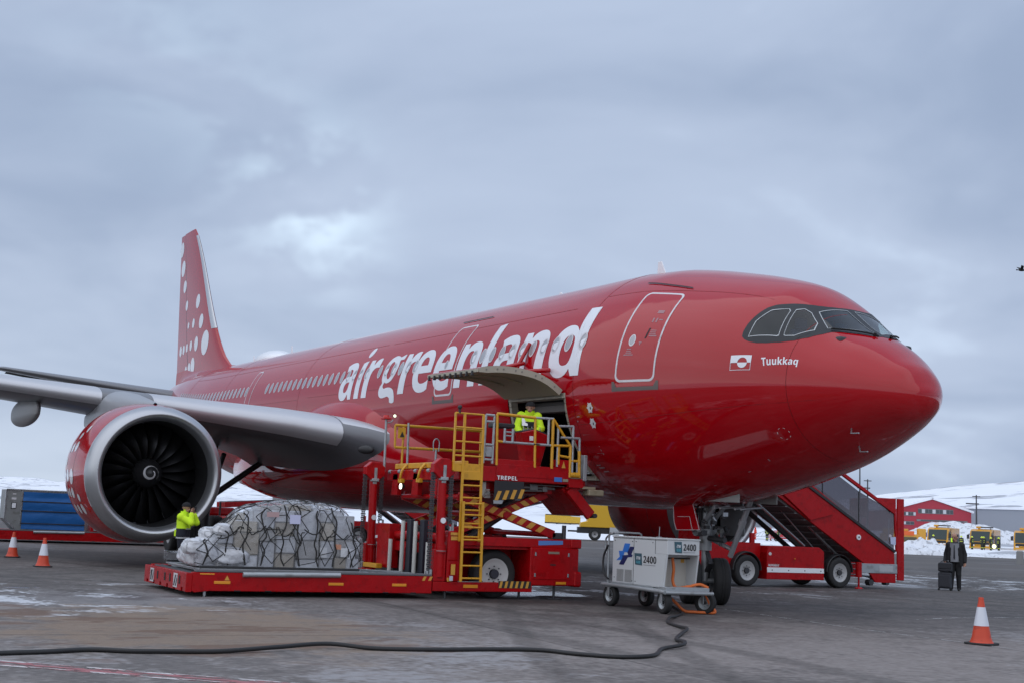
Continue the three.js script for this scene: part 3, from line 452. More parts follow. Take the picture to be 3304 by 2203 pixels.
// forward cargo door, swung up, and the hold behind it
{
  const N = 14, arcO = [], arcI = [];
  const pts = [[2.82, -.20], [3.1, -.02], [3.38, .10], [3.66, .165], [3.95, .20], [4.2, .212], [4.45, .208], [4.7, .185], [4.9, .15], [5.04, .10]];
  const cr = new THREE.CatmullRomCurve3(pts.map((p) => V(0, p[1], p[0])));
  for (let i = 0; i <= N; i++) { const p = cr.getPoint(i / N), t = cr.getTangent(i / N), n = V(0, t.z, -t.y); arcO.push(p); arcI.push(p.clone().addScaledVector(n, -.15 + .06 * (i / N > .85 ? (i / N - .85) / .15 : 0))); }
  const panel = (A, flip) => { const P = [], I = []; for (let i = 0; i <= N; i++) for (const x of [-8.40, -11.06]) P.push(x, A[i].y, A[i].z); for (let i = 0; i < N; i++) { const k = i * 2; flip ? I.push(k, k + 1, k + 2, k + 1, k + 3, k + 2) : I.push(k, k + 2, k + 1, k + 1, k + 2, k + 3); } const g = new THREE.BufferGeometry(); g.setAttribute('position', new THREE.Float32BufferAttribute(P, 3)); g.setIndex(I); g.computeVertexNormals(); return g; };
  const d = ap('cargo_door', panel(arcO, false), MAT.red, null, 'raised red cargo door with beige lining');
  part('lining', panel(arcI, true), MAT.beige, d);
  const rim = (x) => { const P = [], I = []; for (let i = 0; i <= N; i++) { P.push(x, arcO[i].y - .002, arcO[i].z, x, arcI[i].y, arcI[i].z); if (i < N) { const k = i * 2; I.push(k, k + 1, k + 2, k + 1, k + 3, k + 2); } } const g = new THREE.BufferGeometry(); g.setAttribute('position', new THREE.Float32BufferAttribute(P, 3)); g.setIndex(I); g.computeVertexNormals(); return g; };
  part('door_edge', [rim(-8.40), rim(-11.06), box(-11.06, -8.40, arcI[N].y, arcO[N].y - .004, 5.02, 5.055)], MAT.beigeRim, d);
  for (let i = 0; i < 9; i++) { const x = -8.62 - i * .285; part('latch_hook', [box(x - .02, x + .02, -.03, .06, 5.05, 5.10), box(x - .02, x + .02, -.055, -.02, 5.03, 5.11)], MAT.darkSteel, d); }
  const holes = []; for (let i = 1; i < 9; i++) { const k = Math.round(i * N / 9.5), m = arcO[k].clone().lerp(arcI[k], .5); const c = new THREE.CylinderGeometry(.022, .022, .01, 10); c.rotateZ(Math.PI / 2); c.translate(-8.397, m.y, m.z); holes.push(c); } part('drain_hole', holes, std(lin(.2, .19, .17), .6), d);
  for (const x of [-9.3, -10.2]) part('lining_rib', tube([3, 6, 9, 12].map((i) => V(x, arcI[i].y - .012, arcI[i].z)), .03, 12, 6), MAT.beige, d);
  for (const [a, b, q] of [[[-10.35, .55, 2.80], [-10.3, .24, 3.9], .055], [[-10.35, 1.05, 2.66], [-10.35, .2, 3.1], .05], [[-9.0, .30, 2.84], [-9.05, .2, 3.5], .055]]) part('actuator', rod(a, b, q), MAT.red, d);
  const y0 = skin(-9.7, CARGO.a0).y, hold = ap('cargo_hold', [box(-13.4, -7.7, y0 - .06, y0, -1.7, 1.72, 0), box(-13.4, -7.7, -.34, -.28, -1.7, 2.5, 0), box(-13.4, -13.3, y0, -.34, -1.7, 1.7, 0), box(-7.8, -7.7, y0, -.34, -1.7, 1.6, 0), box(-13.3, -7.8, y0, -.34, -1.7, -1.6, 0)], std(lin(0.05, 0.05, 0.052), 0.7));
  // frame round the opening
  const fr = []; for (const x of [CARGO.x0, CARGO.x1]) { const n = 10; for (let i = 0; i < n; i++) { const a = skin(x, lerp(CARGO.a0, CARGO.a1, i / n)), b = skin(x, lerp(CARGO.a0, CARGO.a1, (i + 1) / n)); const s = x === CARGO.x0 ? .06 : -.06; fr.push(beam([x + s, a.y, a.z - .12], [x + s, b.y, b.z - .12], .12, .2)); } }
  const top = skin(-9.7, CARGO.a1), bot = skin(-9.7, CARGO.a0); fr.push(box(CARGO.x0, CARGO.x1, top.y - .1, top.y + .02, top.z - .3, top.z - .02), box(CARGO.x0, CARGO.x1, bot.y - .1, bot.y + .005, bot.z - .35, bot.z - .01));
  part('door_frame', fr, MAT.beigeRim, hold); part('ceiling_panel', [box(-12.8, -8.4, -.46, -.36, -1.5, 2.1), box(-11, -8.4, -.62, -.46, 1.9, 2.2)], std(lin(.2, .19, .18), .6), hold);
  part('hold_lamp', box(-8.75, -8.6, -.41, -.365, 2.35, 2.45), std(lin(.8, .8, .75), .4), hold);
}
// wings
function airfoil(t) { // closed loop of (chord fraction, height fraction), from the trailing edge over the top to the nose and back below
  const o = [], n = 22, th = (c) => 5 * t * (.2969 * Math.sqrt(c) - .126 * c - .3516 * c * c + .2843 * c ** 3 - .1036 * c ** 4);
  const cam = (c) => .018 * (1 - (2 * c - 1) ** 2) * .5;
  for (let i = 0; i <= n; i++) { const c = .5 + .5 * Math.cos(i / n * Math.PI); o.push([c, cam(c) + th(c) * 1.0]); } for (let i = n - 1; i >= 1; i--) { const c = .5 + .5 * Math.cos(i / n * Math.PI); o.push([c, cam(c) - th(c) * .95]); } return o;
}
function loft(stations, side, from = 0, to = 1) { // stations: [z, xLE, yLE, chord, thickness, twist deg]; from/to pick part of the loop
  const P = [], I = []; let n;
  for (const [z, x, y, c, t, tw, cant = 0] of stations) { const loop = airfoil(t), N = loop.length, i0 = Math.round(from * N), i1 = Math.round(to * N), use = []; for (let i = i0; i <= i1; i++) use.push(loop[i % N]); n = use.length; const s = Math.sin(tw * Math.PI / 180), k = Math.cos(tw * Math.PI / 180); for (const [u, v] of use) P.push(x - c * (u * k + v * s), y + c * (v * k - u * s) * Math.cos(cant), side * (z - c * v * Math.sin(cant))); }
  for (let j = 0; j + 1 < stations.length; j++) for (let i = 0; i + 1 < n; i++) { const a = j * n + i, b = a + 1, c = a + n, d = c + 1; side > 0 ? I.push(a, c, b, b, c, d) : I.push(a, b, c, b, d, c); }
  const g = new THREE.BufferGeometry(); g.setAttribute('position', new THREE.Float32BufferAttribute(P, 3)); g.setIndex(I); g.computeVertexNormals(); return g;
}
const WST = [[1.6, -16.6, -1.80, 14.6, .13, 4], [2.2, -17.15, -1.62, 14.0, .13, 4], [2.7, -17.95, -1.42, 13.1, .13, 3.9], [3.2, -18.9, -1.20, 12.1, .13, 3.7], [3.7, -19.75, -1.05, 11.15, .13, 3.5], [5, -20.63, -.87, 10.05, .128, 3], [7, -21.93, -.66, 8.6, .122, 2.3], [9.37, -23.47, -.41, 7.4, .115, 1.5], [12, -25.17, -.13, 6.75, .112, 1], [16, -27.77, .29, 5.85, .108, .4], [20, -30.37, .71, 4.9, .105, 0], [25, -33.62, 1.23, 3.7, .102, -.8], [29, -36.2, 1.65, 2.6, .10, -1.5], [30.4, -37.5, 2.0, 2.0, .09, -1.5, .5], [31.3, -38.7, 3.0, 1.3, .08, -1, 1.1], [31.8, -39.9, 4.6, .6, .08, 0, 1.3]];
for (const side of [1, -1]) {
  const w = ap('wing', loft(WST, side), MAT.shadedWingGrey);
  const grow = WST.slice(4, 13).map(([z, x, y, c, t, tw]) => [z, x + .012, y, c * 1.001, t * 1.012, tw]);
  // leading-edge slats: one panel inboard of the engine, one outboard
  for (const [a, b] of [[0, 3], [4, 8]]) part('slat', loft(a ? [[10.15, -23.96, -.33, 7.25, .1165, 1.35], ...grow.slice(4)] : [[3.74, -19.765, -1.044, 11.1, .1315, 3.48], ...grow.slice(1, 3), [8.75, -23.05, -.475, 7.72, .1165, 1.65]], side, .345, .575), MAT.slat, w);
  part('root_fillet', loft(WST.slice(0, 5).map(([z, x, y, c, t, tw]) => [z - .012, x + .01, y, c, t * 1.01, tw]), side, .32, .62), MAT.slat, w);
  const lamp = new THREE.SphereGeometry(1, 24, 12); lamp.scale(.09, .13, .28); lamp.rotateY(side * -.95); lamp.translate(-18.92, -1.55, side * 3.32); part('landing_lamp', lamp, MAT.black, w);
  // flap track fairings
  for (const [z, L, x0, y0] of [[6.4, 5.4, -27.4, -1.35], [11.7, 5.2, -27.6, -.78], [18.6, 4.4, -31.2, -.02]]) { const f = new THREE.SphereGeometry(1, 28, 16); f.scale(L / 2, .42, .30); f.translate(x0 - L * .22, y0, side * z); const p = f.attributes.position; for (let i = 0; i < p.count; i++) { const u = (p.getX(i) - x0 + L * .72) / L; p.setY(i, p.getY(i) + (p.getY(i) > y0 ? .1 : 0) - .10 * (1 - u)); } f.computeVertexNormals(); part('flap_fairing', f, std(lin(.40, .41, .42), .45), w); }
}
// wing-body fairing
{
  const st = [[-14.8, 1.6, -2.6, -1.3], [-16.2, 2.45, -2.95, -.7], [-17.6, 2.84, -3.14, -.35], [-19.2, 3.02, -3.28, .15], [-21, 3.1, -3.40, .42], [-23.2, 3.14, -3.45, .36], [-25.2, 3.17, -3.47, .0], [-28, 3.2, -3.48, -.6], [-31.5, 3.1, -3.40, -.8], [-34.5, 2.7, -3.12, -1.1], [-37.2, 1.5, -2.7, -1.6]], n = 44, P = [], I = [];
  for (const [x, w, b, t] of st) { const cy = (b + t) / 2 - .1, hy = cy - b, hu = t - cy; for (let i = 0; i < n; i++) { const a = i / n * 2 * Math.PI, ca = Math.cos(a), sa = Math.sin(a), e = .78; P.push(x, cy + Math.sign(sa) * Math.abs(sa) ** e * (sa > 0 ? hu : hy), w * Math.sign(ca) * Math.abs(ca) ** e); } }
  for (let j = 0; j + 1 < st.length; j++) for (let i = 0; i < n; i++) { const a = j * n + i, b = j * n + (i + 1) % n; I.push(a, b, a + n, b, b + n, a + n); }
  const g = new THREE.BufferGeometry(); g.setAttribute('position', new THREE.Float32BufferAttribute(P, 3)); g.setIndex(I); g.computeVertexNormals();
  const humps = [1, -1].map((s) => { const h = new THREE.SphereGeometry(1, 48, 32); h.scale(4.7, 1.3, .75); h.translate(-23.0, -1.1, s * 2.5); return h; });
  ap('wing_fairing', [g, ...humps], MAT.red);
}
// engines
const FAN = std(lin(.055, .055, .06), .3, .9), LINER = std(lin(.012, .012, .013), .55), NAC = -18.0;
function lathe(profile, cx, cy, cz, seg = 96) { // profile: [distance aft of the lip, radius]
  const g = new THREE.LatheGeometry(profile.map(([t, r]) => new THREE.Vector2(Math.max(r, .0005), -t)), seg); g.rotateZ(-Math.PI / 2); g.translate(cx, cy, cz); return g;
}
const smoothProfile = (p, n = 40) => new THREE.CatmullRomCurve3(p.map(([t, r]) => V(t, r, 0)), false, 'centripetal').getPoints(n).map((v) => [v.x, v.y]);
for (const side of [1, -1]) {
  const cz = side > 0 ? 9.63 : -9.37, cy = -2.605, k = .946;
  const sp = (p, n) => smoothProfile(p.map(([t, r]) => [t, r * k]), n), nacProf = sp([[.58, 1.955], [1.0, 2.01], [1.7, 2.06], [2.6, 2.07], [3.4, 1.97], [4.2, 1.77], [4.75, 1.60]]);
  const nac = ap('engine_nacelle', [lathe(nacProf, NAC, cy, cz), lathe([[4.75, 1.514], [4.74, 1.46], [3.2, 1.49]], NAC, cy, cz)], MAT.red);
  part('intake_lip', lathe(sp([[.576, 1.953], [.35, 1.915], [.14, 1.84], [.03, 1.76], [0, 1.70], [.025, 1.645], [.10, 1.59], [.25, 1.545], [.42, 1.525]], 60), NAC, cy, cz), MAT.lip, nac);
  part('intake_duct', lathe([[.42, 1.443], [.8, 1.42], [1.35, 1.41], [2.0, 1.41]], NAC, cy, cz), LINER, nac);
  const back = new THREE.CircleGeometry(1.41, 48); back.rotateY(Math.PI / 2); back.translate(NAC - 1.98, cy, cz); part('guide_vanes', [back, ...Array.from({ length: 36 }, (_, i) => { const v = new THREE.BoxGeometry(.3, 1.0, .012); v.rotateY(.35); v.translate(0, .95, 0); v.rotateX(i / 36 * 2 * Math.PI); v.translate(NAC - 1.8, cy, cz); return v; })], std(lin(.10, .10, .11), .45, .5), nac);
  part('spinner', lathe(smoothProfile([[.86, .0], [.93, .12], [1.1, .26], [1.3, .38], [1.48, .43]], 20), NAC, cy, cz, 40), std(lin(.02, .02, .022), .4), nac);
  { // white spiral painted on the spinner
    const rP = (r) => mono([0, .12, .26, .38, .43], [.86, .93, 1.1, 1.3, 1.48], r), P = [], I = [], n = 48; for (let i = 0; i <= n; i++) { const u = i / n, a = u * 2 * Math.PI * 1.25 + 2.2, r0 = .085 + u * .165, w = .026 * Math.sin(Math.PI * Math.min(1, u * 1.15 + .08)) + .004; for (const r of [r0 - w, r0 + w]) P.push(NAC - rP(r) + .006, cy + Math.sin(a) * r, cz + Math.cos(a) * r); if (i < n) { const k = i * 2; I.push(k, k + 1, k + 2, k + 1, k + 3, k + 2); } }
    const g = new THREE.BufferGeometry(); g.setAttribute('position', new THREE.Float32BufferAttribute(P, 3)); g.setIndex(I); g.computeVertexNormals(); part('spiral_mark', g, std(lin(.6, .6, .62), .5), nac);
  }
  // twenty wide-chord fan blades
  const bladeGeo = (() => { const P = [], I = [], nr = 9, nc = 5; for (let i = 0; i <= nr; i++) { const u = i / nr, r = .40 + 1.0 * u, st = lerp(.45, 1.08, u ** .8), ch = lerp(.34, .56, Math.sin(u * 2.2) * .9), sweep = .10 * Math.sin(u * Math.PI) - .12 * u * u; for (let k = 0; k <= nc; k++) { const s = k / nc - .5, cam = .05 * (1 - 4 * s * s); const ax = -s * ch * Math.cos(st) + cam * Math.sin(st) + sweep, tan = s * ch * Math.sin(st) + cam * Math.cos(st), an = tan / r; P.push(ax, Math.cos(an) * r, Math.sin(an) * r); } } for (let i = 0; i < nr; i++) for (let k = 0; k < nc; k++) { const a = i * (nc + 1) + k; I.push(a, a + 1, a + nc + 1, a + 1, a + nc + 2, a + nc + 1); } const g = new THREE.BufferGeometry(); g.setAttribute('position', new THREE.Float32BufferAttribute(P, 3)); g.setIndex(I); g.computeVertexNormals(); return g; })();
  for (let i = 0; i < 20; i++) { const m = new THREE.Mesh(bladeGeo, FAN); m.name = 'fan_blade'; m.position.set(NAC - 1.5, cy, cz); m.rotation.x = i / 20 * 2 * Math.PI; nac.add(m); }
  part('exhaust_core', lathe(smoothProfile([[3.2, 1.0], [4.6, .95], [5.6, .72], [6.3, .42], [7.0, .05]], 24), NAC, cy, cz, 48), std(lin(.14, .13, .12), .45, .8), nac);
  // white dots blown along the cowling
  const onNac = (t, a, rt, ra) => { const pr = nacProf, P = [], I = []; const R = (q) => mono(pr.map((p) => p[0]), pr.map((p) => p[1]), q); const n = 20; P.push(NAC - t, cy + Math.sin(a) * (R(t) + .004), cz + side * Math.cos(a) * (R(t) + .004)); for (let i = 0; i < n; i++) { const w = i / n * 2 * Math.PI, tt = t + rt * Math.cos(w), aa = a + ra * Math.sin(w) / 1.9, r = R(tt) + .006; P.push(NAC - tt, cy + Math.sin(aa) * r, cz + side * Math.cos(aa) * r); I.push(0, 1 + i, 1 + (i + 1) % n); } const g = new THREE.BufferGeometry(); g.setAttribute('position', new THREE.Float32BufferAttribute(P, 3)); g.setIndex(I); g.computeVertexNormals(); return g; };
  for (const [t, a, r] of [[1.75, .62, .12], [2.05, .50, .11], [1.9, .33, .15], [2.3, .31, .13], [2.65, .29, .11], [1.85, -.10, .21], [2.32, -.09, .17], [2.7, -.08, .15], [3.05, -.07, .12], [3.35, -.06, .1], [1.9, -.33, .15], [2.25, -.33, .13], [2.55, -.33, .11], [1.35, -.40, .11], [1.4, -.58, .16], [1.85, -.58, .14], [2.25, -.57, .12], [2.7, .10, .12], [3.0, .10, .1]]) part('cowl_dot', onNac(t, a, r, r), MAT.letter, nac);
  part('cowl_seam', lathe([[1.62, 1.952], [1.635, 1.953]], NAC, cy, cz), MAT.darkSeam, nac);
  // pylon and the fairing over the leading edge
  const py = (() => { const st = [[1.1, 1.75, 1.96, .06], [1.9, 1.55, 2.06, .30], [3.0, 1.45, 2.20, .46], [4.2, 1.3, 2.36, .56], [5.4, 1.1, 2.48, .60], [6.8, 1.0, 2.42, .56], [8.8, 1.1, 2.1, .40], [11.2, 1.5, 1.9, .06]], n = 20, P = [], I = []; for (const [t, b, tp, w] of st) for (let i = 0; i < n; i++) { const a = i / n * 2 * Math.PI, m = (b + tp) / 2, h = (tp - b) / 2; P.push(NAC - t, cy + m + h * Math.sign(Math.sin(a)) * Math.abs(Math.sin(a)) ** .7, cz + w * Math.sign(Math.cos(a)) * Math.abs(Math.cos(a)) ** .8); } for (let j = 0; j + 1 < st.length; j++) for (let i = 0; i < n; i++) { const a = j * n + i, b = j * n + (i + 1) % n; I.push(a, b, a + n, b, b + n, a + n); } const g = new THREE.BufferGeometry(); g.setAttribute('position', new THREE.Float32BufferAttribute(P, 3)); g.setIndex(I); g.computeVertexNormals(); return g; })();
  part('pylon', py, phy(lin(.27, .28, .30), { roughness: .45, clearcoat: .3, clearcoatRoughness: .2 }), nac);
}
// fin, rudder and tailplane
{
  const finAt = (y) => { const u = clamp((y - 2.6) / (11.3 - 2.6), 0, 1); return [mono([2.2, 2.9, 3.4, 4.1, 5.05, 11.0, 11.32], [-43.2, -45.0, -46.2, -47.25, -48.35, -53.95, -54.45], y), lerp(-56.0, -57.55, u)]; };
  const make = (y0, y1, u0, u1, grow = 0, n = 22, t = .10) => { const P = [], I = [], m = 16; for (let j = 0; j <= n; j++) { const y = lerp(y0, y1, j / n), [le, te] = finAt(y), c = le - te, tr = (t * Math.min(c, 8.5)) * (1 - .35 * smoothstep(y, 3, 11)); for (let s = 0; s <= 2 * m; s++) { const k = s <= m ? s : 2 * m - s, u = lerp(u0, u1, (1 - Math.cos(k / m * Math.PI)) / 2), th = tr * 5 * (.2969 * Math.sqrt(u) - .126 * u - .3516 * u * u + .2843 * u ** 3 - .1036 * u ** 4) * .5 + grow; P.push(le - u * c + (grow && u < .02 ? grow : 0), y, (s <= m ? 1 : -1) * th); } } const w = 2 * m + 1; for (let j = 0; j < n; j++) for (let s = 0; s < 2 * m; s++) { const a = j * w + s; I.push(a, a + 1, a + w, a + 1, a + w + 1, a + w); } const g = new THREE.BufferGeometry(); g.setAttribute('position', new THREE.Float32BufferAttribute(P, 3)); g.setIndex(I); g.computeVertexNormals(); return g; };
  const f = ap('tail_fin', make(2.3, 11.3, 0, .705), MAT.red);
  part('leading_edge', make(5.12, 10.85, 0, .075, .012), MAT.silver, f);
  const r = ap('rudder', make(2.75, 11.27, .712, 1), MAT.red); void r;
  part('fin_fillet', [[1], [-1]].map(([s]) => { const P = [], I = [], n = 16; for (let j = 0; j <= n; j++) { const x = lerp(-44.5, -55.5, j / n), u = j / n; for (let k = 0; k <= 6; k++) { const q = k / 6, w = .75 * Math.sin(Math.PI * Math.min(1, u * 1.1 + .02)) ** .7; const z = s * (w * (1 - q) ** 1.2 + .16 * u), [t, , sw, yc] = section(x); const yb = yc + (t - yc) * Math.sqrt(Math.max(0, 1 - (z / sw) ** 2)); P.push(x, yb + .75 * q * q * (0.2 + u), z); } } for (let j = 0; j < n; j++) for (let k = 0; k < 6; k++) { const a = j * 7 + k; I.push(a, a + 1, a + 7, a + 1, a + 8, a + 7); } const g = new THREE.BufferGeometry(); g.setAttribute('position', new THREE.Float32BufferAttribute(P, 3)); g.setIndex(I); g.computeVertexNormals(); return g; }), MAT.red, f);
  const dots = [[-57.1, 10.45, .45], [-56.4, 9.25, .48], [-55.6, 8.1, .37], [-54.7, 6.92, .29], [-52.15, 6.9, .40], [-51.05, 5.7, .40], [-52.7, 5.73, .27], [-53.85, 5.71, .19], [-49.85, 4.45, .66], [-51.65, 4.53, .40], [-52.85, 4.51, .28], [-53.8, 4.47, .24], [-54.6, 4.42, .27], [-55.4, 4.39, .31], [-52.15, 3.37, .46], [-52.95, 3.29, .30], [-53.7, 3.21, .24]];
  for (const [x, y, rad] of dots) { const P = [], I = [], n = 22, th = (X, Y) => { const [le, te] = finAt(Y), c = le - te, u = clamp((le - X) / c, 0.01, 1), tr = .10 * Math.min(c, 8.5) * (1 - .35 * smoothstep(Y, 3, 11)); return tr * 5 * (.2969 * Math.sqrt(u) - .126 * u - .3516 * u * u + .2843 * u ** 3 - .1036 * u ** 4) * .5 + .008; }; P.push(x, y, th(x, y)); for (let i = 0; i < n; i++) { const a = i / n * 2 * Math.PI, X = x + rad * Math.cos(a), Y = y + rad * Math.sin(a); P.push(X, Y, th(X, Y)); I.push(0, 1 + i, 1 + (i + 1) % n); } const g = new THREE.BufferGeometry(); g.setAttribute('position', new THREE.Float32BufferAttribute(P, 3)); g.setIndex(I); g.computeVertexNormals(); part('fin_dot', g, MAT.letter, f); }
  for (const side of [1, -1]) {
    const h = ap('tailplane', loft([[.5, -48.6, 1.35, 6.6, .11, -1], [1.6, -49.4, 1.47, 6.2, .11, -1], [5.5, -52.2, 2.02, 4.3, .105, -1], [9.3, -54.95, 2.55, 2.4, .10, -1], [9.75, -55.6, 2.62, 1.6, .06, -1]], side), MAT.shadedWingGrey);
    part('elevator', loft([[2.2, -53.9, 1.5, 1.9, .10, -1], [9.0, -56.5, 2.45, 1.0, .10, -1]], side), MAT.darkSteel, h);
  }
}
// nose gear
{
  const gy = -AH, s = -.43, sc = ([x, y, z]) => V(-6.5 + x * Math.cos(s) + z * Math.sin(s), gy + y, -x * Math.sin(s) + z * Math.cos(s));
  const leg = ap('nose_gear', [rod([-6.5, gy + .52, 0], [-6.5, gy + 1.25, 0], .085, 16), rod([-6.5, gy + 1.2, 0], [-6.5, gy + 1.62, 0], .14, 16), rod([-6.5, gy + 1.55, 0], [-6.62, gy + 3.1, 0], .17, 16), rod(sc([0, .525, -.44]), sc([0, .525, .44]), .06, 12), rod([-6.5, gy + 1.62, -.3], [-6.5, gy + 1.62, .3], .11, 12)], std(lin(.26, .27, .28), .45, .4));
  for (const z of [-.33, .33]) { const p = sc([0, 0, z]); wheelParts(leg, p.x, gy + .525, p.z, .525, .36, 'z', { flat: true, steer: s, rim: .27, dish: .2, rimMat: std(lin(.32, .33, .33), .5, .3) }); }
  part('torque_link', [beam([-6.5, gy + 1.28, 0], [-6.28, gy + .92, 0], .1, .05), beam([-6.28, gy + .92, 0], [-6.55, gy + .6, 0], .1, .05), rod([-6.28, gy + .92, -.09], [-6.28, gy + .92, .09], .035)], MAT.darkSteel, leg);
  part('drag_brace', [rod([-5.98, gy + 1.10, -.3], [-5.30, gy + 2.42, -.3], .062, 14), rod([-5.9, gy + 1.25, -.3], [-6.6, gy + 1.5, -.12], .05, 12), rod([-5.62, gy + 1.8, -.3], [-5.56, gy + 1.92, -.3], .085, 14), rod([-6.5, gy + 1.75, .1], [-5.6, gy + 2.6, .16], .05, 12), rod([-6.5, gy + 1.75, -.1], [-5.6, gy + 2.6, -.16], .05, 12), rod([-6.0, gy + 2.2, -.2], [-6.0, gy + 2.2, .2], .04)], std(lin(.42, .43, .45), .4, .5), leg);
  part('tow_fitting', [rod([-6.4, gy + 1.48, 0], [-5.8, gy + 1.46, 0], .06, 12), rod([-5.95, gy + 1.32, 0], [-5.95, gy + 1.62, 0], .035)], MAT.darkSteel, leg);
  part('steering_jack', [-1, 1].map((k) => [rod([-6.55, gy + 1.72, k * .22], [-6.2, gy + 1.66, k * .42], .06), rod([-6.75, gy + 1.72, k * .26], [-7.0, gy + 1.7, k * .3], .09)]), std(lin(.22, .22, .23), .4, .6), leg);
  const hoses = []; for (let i = 0; i < 7; i++) { const z = (i - 3) * .055; hoses.push(tube([[-6.52, gy + 3.0, z], [-6.42 + .03 * (i % 3), gy + 2.5, z * 1.6], [-6.45, gy + 2.0, z * 1.2 + .03], [-6.5, gy + 1.6, z]], .014 + .004 * (i % 2), 14, 6)); } part('hydraulic_hose', hoses, MAT.black, leg);
  for (const k of [-1, 1]) { const l = new THREE.CylinderGeometry(.12, .09, .09, 20); l.rotateZ(-Math.PI / 2); l.translate(-6.42, gy + 2.42, k * .34); part('taxi_lamp', l, std(lin(.55, .57, .6), .15, .6), leg); }
  // leg door and bay doors
  const door = (x0, x1, y0, y1, z, tilt, mat, name, label) => { const g = poly(roundRect(x0, y0, x1, y1, .08), .03, .006); g.translate(0, -y1, 0); g.rotateX(tilt); g.translate(0, y1 + gy, z); return part(name, g, mat, leg, label); };
  { const dp = [[-7.16, 2.34], [-6.45, 2.34], [-6.12, 1.66], [-6.98, 1.62], [-7.08, 1.8]], o = poly(dp, .03, .006); o.translate(0, gy, .44); const rd = part('bay_door', o, MAT.red, leg, 'red wheel bay door'); void rd; const seg = []; for (let i = 0; i < dp.length; i++) { const [x0, y0] = dp[i], [x1, y1] = dp[(i + 1) % dp.length]; seg.push(beam([x0, y0 + gy, .475], [x1, y1 + gy, .475], .012, .012)); } part('door_edge', seg, MAT.outline, leg); part('door_edge', [beam([-6.95, gy + 1.92, .476], [-6.5, gy + 1.94, .476], .010, .010), beam([-6.5, gy + 1.94, .476], [-6.38, gy + 1.66, .476], .010, .010)], MAT.outline, leg); }
  door(-6.8, -5.95, 1.55, 2.42, -.6, .10, std(lin(.20, .21, .22), .5, .3), 'bay_door', 'grey inner face of the far bay door');
  part('wheel_bay', [box(-8.0, -4.7, gy + 2.75, gy + 2.8, -.5, .5), box(-8.0, -4.7, gy + 2.3, gy + 2.8, -.53, -.5), box(-8.0, -4.7, gy + 2.3, gy + 2.8, .5, .53), box(-8.03, -8.0, gy + 2.3, gy + 2.8, -.5, .5), box(-4.7, -4.67, gy + 2.5, gy + 2.8, -.5, .5)], std(lin(.30, .31, .30), .6), leg);
  { const q = rng(41); for (let i = 0; i < 34; i++) { const x = -6.75 + q() * .75, y = gy + 1.35 + q() * .95, z = -.3 + q() * .62, w = .03 + .05 * q(), m = [MAT.darkSteel, MAT.black, MAT.steel, std(lin(.12, .12, .11), .5, .4)][i % 4]; part('gear_fitting', i % 3 ? rod([x, y, z], [x + (q() - .5) * .24, y + (q() - .5) * .24, z + (q() - .5) * .2], w * .55, 10) : box(x - w, x + w, y - w * .7, y + w * .7, z - w, z + w, .01), m, leg); } }
  part('bay_pipes', Array.from({ length: 9 }, (_, i) => rod([-7.9 + i * .38, gy + 2.22, -.45 + .1 * (i % 3)], [-7.6 + i * .36, gy + 2.16, .45 - .12 * (i % 2)], .025)), std(lin(.3, .31, .32), .4, .6), leg);
}
// main gear
for (const side of [1, -1]) {
  const gx = -28.9, gy = -(AH + 22.23 * .02244), cz = side * 5.34;
  const leg = ap('main_gear', [rod([gx, gy + .7, cz], [gx - .3, gy + 4.2, cz - side * .25], .2, 14), beam([gx - .99, gy + .74, cz], [gx + .99, gy + .62, cz], .2, .24), rod([gx - .1, gy + 1.9, cz], [gx - .3, gy + 3.6, side * 3.0], .11), rod([gx, gy + 1.5, cz], [gx + 1.7, gy + 3.6, cz - side * .1], .09)], MAT.darkSteel);
  for (const dx of [-.99, .99]) for (const dz of [-.7, .7]) wheelParts(leg, gx + dx, gy + .7, cz + dz, .7, .53, 'z', { flat: true, rim: .36, dish: .2 });
  const g = poly(roundRect(-.8, -1.2, .9, 1.1, .1), .06, .01); g.translate(gx - .1, gy + 2.6, cz + side * .55); part('leg_door', g, MAT.red, leg);
}
